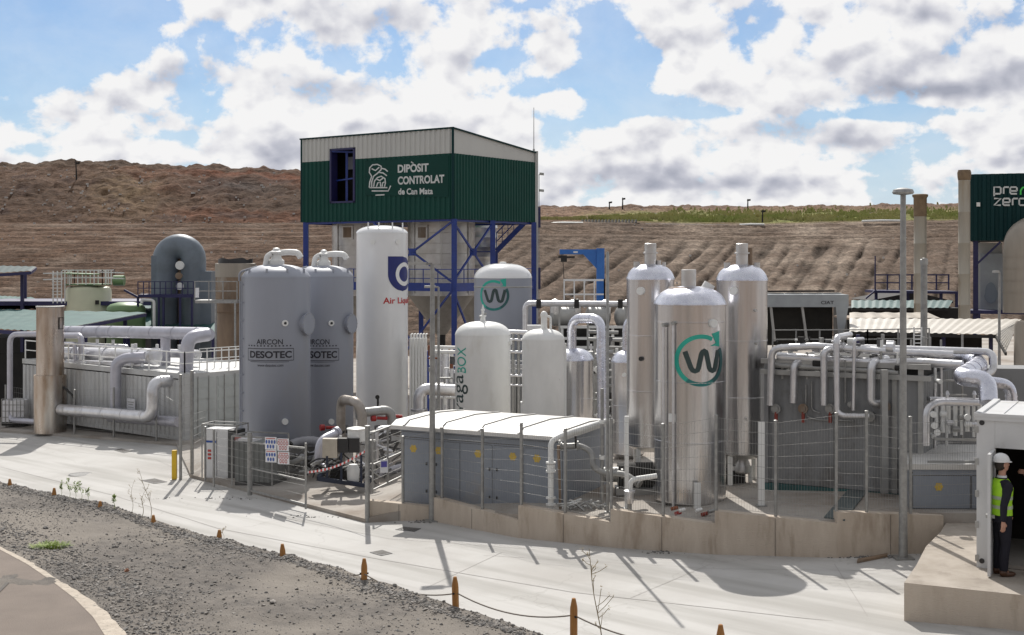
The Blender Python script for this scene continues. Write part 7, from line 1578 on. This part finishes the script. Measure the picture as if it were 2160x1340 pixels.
for i, (px, py) in enumerate(tops):
    Y = 1.39 * (9.3 + i); tp_ = P(px, py, Y); base = tp_ - Z * 1.0; SP.append(tp_)
    if stk is None:
        stk = thing('wooden_stake', words[0], 'stake', base, 'wooden stakes along the gravel edge')
        MB().lathe(base, [(.042, 0), (.043, .86), (.041, .90), (.022, .995), (.014, 1.0)], 9).build('post', 'wood', stk, ang=25)
        MB().tube([base + Z * .80 + Vector((-.06, 0, 0)), base + Z * .80 + Vector((.06, 0, 0))], .012, 8).build('rope_hole', 'dark', stk)
    else: d_ = dup(stk, base, words[i]); d_.rotation_euler = (radians(random.uniform(-2, 2)), radians(random.uniform(-2.5, 2.5)), random.uniform(0, 3))
rp_ = []
ext = P(1960, 1400, 1.39 * 8.3)
pp_ = [ext] + SP
for a_, b_ in zip(pp_[:-1], pp_[1:]):
    a2_, b2_ = a_ - Z * .2, b_ - Z * .2
    for k in range(14): u_ = k / 14; rp_.append(a2_.lerp(b2_, u_) - Z * (.16 * 4 * u_ * (1 - u_)) * .75)
rp_.append(SP[-1] - Z * .2)
tag(MB().tube(rp_, .0085, 7).build('rope', 'rope'), 'thin sagging brown rope strung between the wooden stakes', 'rope')

# scattered stones
ico = [(-.526, 0, .851), (.526, 0, .851), (-.526, 0, -.851), (.526, 0, -.851), (0, .851, .526), (0, .851, -.526), (0, -.851, .526), (0, -.851, -.526), (.851, .526, 0), (-.851, .526, 0), (.851, -.526, 0), (-.851, -.526, 0)]
icf = [(0, 1, 4), (0, 4, 9), (9, 4, 5), (4, 8, 5), (4, 1, 8), (8, 1, 10), (8, 10, 3), (5, 8, 3), (5, 3, 2), (2, 3, 7), (7, 3, 10), (7, 10, 6), (7, 6, 11), (11, 6, 0), (0, 6, 1), (6, 10, 1), (9, 11, 0), (9, 2, 11), (9, 5, 2), (7, 11, 2)]
icf = [(a, b, c) for a, b, c in icf]
def stone(mb, p, s, rr):
    a = rr.uniform(0, 6.28); ca_, sa_ = cos(a), sin(a); sx, sy, sz = s * rr.uniform(.7, 1.3), s * rr.uniform(.6, 1.1), s * rr.uniform(.4, .85); vs = []
    for x, y, z in ico:
        j = rr.uniform(.75, 1.2); x, y, z = x * sx * j, y * sy * j, z * sz * j; vs.append((p.x + x * ca_ - y * sa_, p.y + x * sa_ + y * ca_, p.z + z))
    mb.add(vs, icf)
rr = random.Random(2); mA, mB_ = MB(), MB(); e_xy = [(v.x, v.y) for v in e0]
def edge_x(Y):
    for (x0, y0), (x1, y1) in zip(e_xy[:-1], e_xy[1:]):
        if y1 <= Y <= y0: return x0 + (x1 - x0) * (Y - y0) / (y1 - y0)
    return -99 if Y > e_xy[0][1] else 99
cnt = 0
while cnt < 26000:
    X = rr.uniform(-12.5, 1.2); t_ = abs(rr.gauss(0, .35)) if rr.random() < .22 else rr.uniform(-.3, 6.2); Y = crest_y(X) - t_
    px = 1080 + X / Y * F; py = HY + hb(X, Y) / Y * F
    if px < -20 or py > 1370 or Y < 9: continue
    ex = edge_x(Y)
    if X < ex + .1 + rr.random() * .12: continue
    near_edge = max(0, 1 - abs(X - ex - .6) / 1.1)
    den = .35 + .65 * near_edge + (.6 if t_ < .3 else 0) + .5 * fb(X * .5, Y * .5, 40)
    if rr.random() > den: continue
    s_ = .004 + .006 * rr.random() ** 2 + (.020 * rr.random() ** 7) + (.004 if near_edge > .4 or t_ < .25 else 0)
    p = Vector((X, Y, bench_z(X, t_) + s_ * .25)); stone(mA if rr.random() < .45 else mB_, p, s_, rr); cnt += 1
kind(mA.build('gravel', 'stone_a'), 'stuff'); kind(mB_.build('gravel', 'stone_b'), 'stuff')
def bpt(px, py):
    Y = 14.
    for _ in range(25): Y = F * hb(0, Y) / (py - HY)
    X = (px - 1080) / F * Y; return Vector((X, Y, bench_z(X, crest_y(X) - Y)))
for px, py, s_, m_, lab in ((576, 1280, .055, 'stone_a', 'rounded grey stone lying alone on the bare gravel, nearest the bottom'), (268, 1207, .05, 'wood_stone', 'reddish brown broken brick on the gravel'), (96, 1115, .06, 'stone_b', 'flat dark stone on the gravel above the green weed tuft'), (236, 1258, .06, 'stone_b', 'pale green stone beside the pavement edge'), (232, 1242, .05, 'stone_b', 'dark stone at the gravel near the pavement edge, above the pale green one'), (388, 1198, .035, 'stone_b', 'small dark stone midway across the gravel')):
    if 'wood_stone' not in MATS: mat('wood_stone', (.26, .12, .07), (.2, .09, .05), rough=.9)
    mb = MB(); stone(mb, bpt(px, py) + Z * s_ * .3, s_, random.Random(px)); tag(mb.build('stone', m_), lab, 'stone')
# plants
def blade(mb, p, d, L_, w, droop=.3):
    n = 5; q = []; side = Vector((-d.y, d.x, 0)); side = side.normalized() if side.length > 1e-3 else Vector((1, 0, 0)); vs = []
    for i in range(n + 1):
        u_ = i / n; c = p + d * L_ * u_ - Z * droop * L_ * u_ * u_; ww = w * (1 - u_) ** .7; vs += [c - side * ww, c + side * ww]
    mb.add(vs, [(2 * i, 2 * i + 1, 2 * i + 3, 2 * i + 2) for i in range(n)])
def stalk(px, pyb, h, lab, seed, lean=0, Y=None, heads=10, m='weed_dry', green=False, r=.006, base=None):
    rr = random.Random(seed); p = base or bpt(px, pyb); t = thing('weed', lab, 'weed', p); mb = MB(); pts = [p + Vector((lean * (u_ ** 2) + .02 * sin(u_ * 7), .02 * u_, h * u_)) for u_ in [i / 8 for i in range(9)]]; mb.tube(pts, r, 6, radii=[r * (1 - .6 * i / 8) for i in range(9)]); br = []
    for k in range(heads):
        u_ = rr.uniform(.35, .98); i_ = min(7, int(u_ * 8)); q = pts[i_].lerp(pts[i_ + 1], u_ * 8 - i_); a = rr.uniform(0, 6.28); L_ = rr.uniform(.05, .17) * (1.2 - u_ * .6) * (h / .9); e_ = q + Vector((cos(a) * L_, sin(a) * L_ * .6, L_ * rr.uniform(.4, 1.1))); mb.tube([q, q.lerp(e_, .5) - Z * .01, e_], r * .45, 5); br.append(e_)
    mb.build('stem', m, t); mb = MB()
    for e_ in br:
        for j in range(5 if not green else 7):
            a = rr.uniform(0, 6.28); blade(mb, e_ + Vector((rr.uniform(-.01, .01), 0, rr.uniform(-.02, .02))), Vector((cos(a), sin(a), rr.uniform(.2, 1.2))).normalized(), rr.uniform(.018, .035) * (1.6 if green else 1), .006 if not green else .010, .2)
    mb.build('leaves', 'weed_green' if green else m, t); return t
pb_ = P(1268, 1420, 12.6); stalk(0, 0, 1.22, 'tallest dry weed, a thin branching stalk in the right foreground', 5, -.13, heads=16, base=pb_, r=.007)
stalk(318, 1098, .83, 'tall bending dry stalk left of centre at the gravel edge', 8, -.22, heads=12)
stalk(300, 1092, .42, 'short thin dry stalk left of the tall bending one', 9, .02, heads=8)
stalk(278, 1086, .55, 'straight wispy dry stalk farther left of the bending one', 12, .02, heads=9, r=.004)
stalk(240, 1078, .24, 'small green sprout at the gravel edge between two stakes', 3, .01, heads=12, green=True, m='weed_green')
for i, (px, py, h) in enumerate(((128, 1046, .26), (146, 1050, .36), (158, 1053, .3), (171, 1057, .34), (184, 1060, .22))): 
    t = stalk(px, py, h, '', 30 + i, .03 * (-1) ** i, heads=12, green=True, m='weed_green', r=.004); t['label'] = 'yellow green weed at the gravel edge, ' + ('leftmost of the row', 'second from left in the row', 'middle one of the row', 'second from right in the row', 'rightmost of the row')[i]; t['group'] = 'yellow green weeds at the gravel edge'
stalk(470, 1138, .18, 'faint dry sprig beside the stake below the filter tank shadow', 50, .02, heads=7, r=.003)
p = bpt(106, 1152); t = thing('grass_tuft', 'low bright green weed tuft spreading on the gravel near the pavement', 'weed tuft', p); mb = MB(); rr = random.Random(77)
for i in range(420):
    a = rr.uniform(0, 6.28); R_ = rr.random() ** .6; q = p + Vector((cos(a) * R_ * .28, sin(a) * R_ * .22, .0)); blade(mb, q, Vector((cos(a) * .8, sin(a) * .8, rr.uniform(.4, 1.6))).normalized(), rr.uniform(.05, .15), .009, .4)
mb.build('leaves', 'weed_green', t)
# covers and grates in the road
def cover(pts, lab, rnd=False, name='drain_grate'):
    if rnd:
        c, r_ = pts; t = thing('manhole_cover', lab, 'manhole cover', c); MB().lathe(c + Z * .002, [(r_, 0), (r_, .008), (r_ * .93, .010), (r_ * .92, .006), (.01, .006)], 32).build('lid', 'grate', t); return
    vs = [RG(*p) for p in pts]; c = sum(vs, Vector()) / 4; t = thing(name, lab, 'drain grate', c)
    MB().add([v + Z * .004 for v in vs] + [v + Z * .012 for v in vs], [(0, 3, 2, 1), (4, 5, 6, 7), (0, 1, 5, 4), (1, 2, 6, 5), (2, 3, 7, 6), (3, 0, 4, 7)]).build('frame', 'grate', t); mb = MB()
    for i in range(6): u0 = .08 + i * .145; a_, b_ = vs[0].lerp(vs[1], u0), vs[3].lerp(vs[2], u0); d = (vs[1] - vs[0]) * .09; a_ = a_.lerp(b_, .06); b_ = a_.lerp(b_, .94); mb.add([a_ + Z * .014, a_ + d + Z * .014, b_ + d + Z * .014, b_ + Z * .014], [(0, 1, 2, 3)])
    mb.build('slots', 'seam', t)
cover((RG(170, 1001), .33), 'round manhole cover in the bright road at the left', True)
cover([(298, 1014), (325, 1021), (353, 1017), (326, 1010)], 'square drain grate left of the yellow bollard')
cover([(240, 950), (262, 956), (278, 952), (256, 947)], 'small drain grate in the shade before the left fence')
cover([(780, 1166), (804, 1173), (828, 1168), (806, 1161)], 'square drain grate between the gate post and the stake')
cover([(834, 1118), (874, 1122), (888, 1116), (850, 1112)], 'drain grate in the shade at the foot of the retaining wall')
# crumbled dirt along the wall foot
rr = random.Random(90); mb = MB()
for (px, py, n_, sp) in ((1010, 1110, 70, 16), (1185, 1128, 60, 14), (1230, 1135, 50, 22), (1830, 1176, 110, 34), (1390, 1166, 40, 20), (900, 1101, 50, 24), (1975, 1170, 50, 14), (520, 1052, 50, 90), (690, 1090, 40, 60)):
    for i in range(n_):
        p = RG(px + rr.gauss(0, sp), py + rr.uniform(-3, 2.5)); stone(mb, p + Z * .004, rr.uniform(.008, .028), rr)
kind(mb.build('debris', 'stone_b'), 'stuff')
t = thing('steel_plate', 'broken dark plank lying at the wall foot left of the street lamp', 'plank', RG(1815, 1185)); a_ = RG(1808, 1189); MB().obox(a_ + Z * .005, RG(1872, 1176) - a_, Vector((.05, .16, 0)), Z * .04).build('plank', 'brown_steel', t)

# ------------------------------------------------------------------ people
def remeshed(mb, name, m, parent, vox=.008, smooth=3):
    off = parent_loc(parent); me = bpy.data.meshes.new(name); me.from_pydata([v - off for v in mb.v], [], mb.f); o = bpy.data.objects.new(name, me); COL.objects.link(o)
    r_ = o.modifiers.new('r', 'REMESH'); r_.mode = 'VOXEL'; r_.voxel_size = vox; s_ = o.modifiers.new('s', 'SMOOTH'); s_.factor = .5; s_.iterations = smooth
    dg = bpy.context.evaluated_depsgraph_get(); dg.update(); m2 = bpy.data.meshes.new_from_object(o.evaluated_get(dg)); o.modifiers.clear(); o.data = m2; bpy.data.meshes.remove(me)
    m2.polygons.foreach_set('use_smooth', [True] * len(m2.polygons)); m2.materials.clear(); m2.materials.append(MATS[m]); o.parent = parent; return o
def person(base, face, label, arm_r, arm_l, vest=True, helmet=True, fingers=True, k=1.0):
    """face: unit vector the body faces; arm_*: (elbow, wrist, hand dir) in local x forward, y left, z up"""
    f = Vector(face).normalized(); lft = Vector((-f.y, f.x, 0)); T = lambda x, y, z: base + (f * x + lft * y + Z * z) * k
    def ell(mb, rows, n=24):
        vs = []; fs = []
        for cx_, cz, rx, ry in rows:
            for i in range(n): a = 2 * pi * i / n; vs.append(T(cx_ + rx * cos(a), ry * sin(a), cz))
        m_ = len(rows)
        for j in range(m_ - 1):
            for i in range(n): fs.append((j * n + i, j * n + (i + 1) % n, (j + 1) * n + (i + 1) % n, (j + 1) * n + i))
        fs += [tuple(range(n))[::-1], tuple((m_ - 1) * n + i for i in range(n))]; mb.add(vs, fs); return mb
    def ball(mb, c, rx, ry, rz, n=16):
        rows = [(c[0], c[2] + rz * sin(a), max(.001, rx * cos(a)), max(.001, ry * cos(a))) for a in [-pi / 2 + pi * i / 10 for i in range(11)]]
        vs = []; fs = []
        for cx_, cz, rx_, ry_ in rows:
            for i in range(n): a = 2 * pi * i / n; vs.append(T(cx_ + rx_ * cos(a), c[1] + ry_ * sin(a), cz))
        for j in range(10):
            for i in range(n): fs.append((j * n + i, j * n + (i + 1) % n, (j + 1) * n + (i + 1) % n, (j + 1) * n + i))
        fs += [tuple(range(n))[::-1], tuple(10 * n + i for i in range(n))]; mb.add(vs, fs)
    def limb(mb, pts, radii): mb.tube([T(*p) for p in pts], .05, 14, radii=[r_ * k for r_ in radii])
    t = thing('person', label, 'person', base)
    def torso(mb, g=0): ell(mb, [(-.01, .84, .12 + g, .17 + g), (0, .95, .125 + g, .175 + g), (0, 1.08, .115 + g, .16 + g), (.01, 1.22, .13 + g, .175 + g), (.01, 1.34, .135 + g, .195 + g), (0, 1.43, .10 + g, .17 + g), (0, 1.49, .06 + g, .08 + g)])
    def limbs(mb, g=0, cut=False):
        for s_, arm in ((1, arm_l), (-1, arm_r)):
            e_, w_, hd = arm; limb(mb, [(0, s_ * .15, 1.42), (0, s_ * .19, 1.38), tuple(Vector((0, s_ * .20, 1.36)).lerp(Vector(e_), .5)), e_, tuple(Vector(e_).lerp(Vector(w_), .4)), w_], [.05 + g, .062 + g, .052 + g, .043 + g, .040 + g, .030 + g])
            limb(mb, [(0, s_ * .09, .93), (.005, s_ * .095, .75), (.015, s_ * .095, .50), (-.01, s_ * .095, .30), (-.015, s_ * .095, .09)], [.098 + g, .088 + g, .062 + g, .056 + g * 1.3, .042 + g * 1.6])
    mb = MB(); torso(mb); limbs(mb); limb(mb, [(0, 0, 1.44), (.012, 0, 1.52), (.02, 0, 1.60)], [.065, .055, .055])
    ball(mb, (.02, 0, 1.69), .098, .078, .118); ball(mb, (.055, 0, 1.625), .055, .052, .05); ball(mb, (.122, 0, 1.675), .016, .014, .022); ball(mb, (.108, 0, 1.64), .014, .026, .008); ball(mb, (.108, 0, 1.715), .012, .05, .01)
    for s_ in (1, -1): ball(mb, (.01, s_ * .080, 1.68), .020, .012, .032); ball(mb, (.02, s_ * .095, .05), .06, .04, .04)
    for s_, arm in ((1, arm_l), (-1, arm_r)):
        e_, w_, hd = [Vector(q_) for q_ in arm]; hd.normalize(); pal = Vector((0, -s_, 0)); side = hd.cross(pal).normalized(); 
        if side.x < 0: side = -side
        c1 = w_ + hd * .05; c2 = w_ + hd * .095
        limb(mb, [tuple(w_ - hd * .02), tuple(c1 + side * .012), tuple(c2 + side * .016)], [.026, .024, .019]); limb(mb, [tuple(w_), tuple(c1 - side * .014), tuple(c2 - side * .018)], [.024, .022, .017])
        for i, L_ in enumerate((.072, .080, .074, .058)):
            b_ = c2 + side * (.030 - .020 * i); m1_ = b_ + hd * L_ * .45 + pal * .008; m2_ = b_ + hd * L_ * .78 + pal * .026; m3_ = b_ + hd * L_ * .92 + pal * .042; limb(mb, [tuple(b_ - hd * .01), tuple(m1_), tuple(m2_), tuple(m3_)], [.0095, .009, .0085, .007])
        b_ = w_ + hd * .03 + side * .028; limb(mb, [tuple(b_), tuple(b_ + side * .022 + hd * .03), tuple(b_ + side * .026 + hd * .058 + pal * .012)], [.012, .011, .009])
    remeshed(mb, 'body', 'skin', t, .0062 * k, 2)
    mb = MB(); torso(mb, .012); limbs(mb, .012); ell(mb, [(0, .82, .13, .185), (0, .95, .138, .19)]); remeshed(mb, 'suit', 'suit', t, .011 * k, 3)
    mb = MB(); ell(mb, [(.006, 1.46, .075, .09), (.012, 1.52, .068, .072)]); mb.build('shirt_collar', 'shirt', t)
    for s_ in (1, -1):
        mb = MB(); ball(mb, (.05, s_ * .095, .035), .135, .05, .045); ball(mb, (-.02, s_ * .095, .06), .065, .05, .055); remeshed(mb, 'shoe', 'shoe', t, .010, 2)
    if vest:
        rows = [(.0, .93, .150, .195), (.0, 1.0, .148, .192), (.0, 1.12, .142, .188), (.005, 1.25, .150, .198), (.008, 1.34, .156, .200), (.0, 1.42, .128, .165), (.0, 1.475, .09, .115)]
        v_ = ell(MB(), rows).build('vest', 'vest', t, ang=60); v_.data.polygons.foreach_set('use_smooth', [True] * len(v_.data.polygons))
        for z_ in (1.03, 1.17): ell(MB(), [(.002, z_, .152, .197), (.002, z_ + .05, .152, .197)]).build('reflective_band', 'reflective', v_)
    mb = MB(); ball(mb, (-.01, 0, 1.685), .095, .084, .10); mb.build('hair', 'hair', t)
    if helmet:
        rows = [(.0, 1.725, .128, .106), (.0, 1.735, .132, .110), (0, 1.77, .126, .106), (-.003, 1.81, .108, .09), (-.005, 1.84, .075, .064), (-.005, 1.856, .03, .03)]
        h_ = ell(MB(), rows, 28).build('helmet', 'helmet', t, ang=60); h_.data.polygons.foreach_set('use_smooth', [True] * len(h_.data.polygons))
        mb = MB(); vs = [T(.03 + .14 * cos(a), .098 * sin(a), 1.735 - .012 * cos(a)) for a in [-1.5 + 3.0 * i / 14 for i in range(15)]] + [T(.03 + .10 * cos(a), .09 * sin(a), 1.742) for a in [-1.5 + 3.0 * i / 14 for i in range(15)]]
        mb.add(vs + [v - Z * .008 for v in vs], [(i, i + 1, i + 16, i + 15) for i in range(14)] + [(i + 30, i + 45, i + 46, i + 31) for i in range(14)] + [(i, i + 30, i + 31, i + 1) for i in range(14)]); mb.build('peak', 'helmet', h_)
    return t
person(Vector(((2112 - 1080) / F * 19.45, 19.45, EZ - SH)), (1, .18, 0), 'man in white hard hat, dark suit and yellow green vest in the cabin doorway', ((-.10, -.235, 1.10), (-.10, -.22, .86), (.02, -.0, -1)), ((.02, .24, 1.10), (.16, .2, .92), (.6, 0, -.6)))
person(Vector((8.53, 20.4, EZ - SH + .06)), (-1, -.05, 0), 'second person inside the cabin, only a raised pointing hand showing at the edge', ((.0, -.22, 1.10), (.05, -.2, .86), (.02, 0, -1)), ((.20, .20, 1.27), (.36, .16, 1.38), (1, -.1, .05)), vest=False, helmet=False)
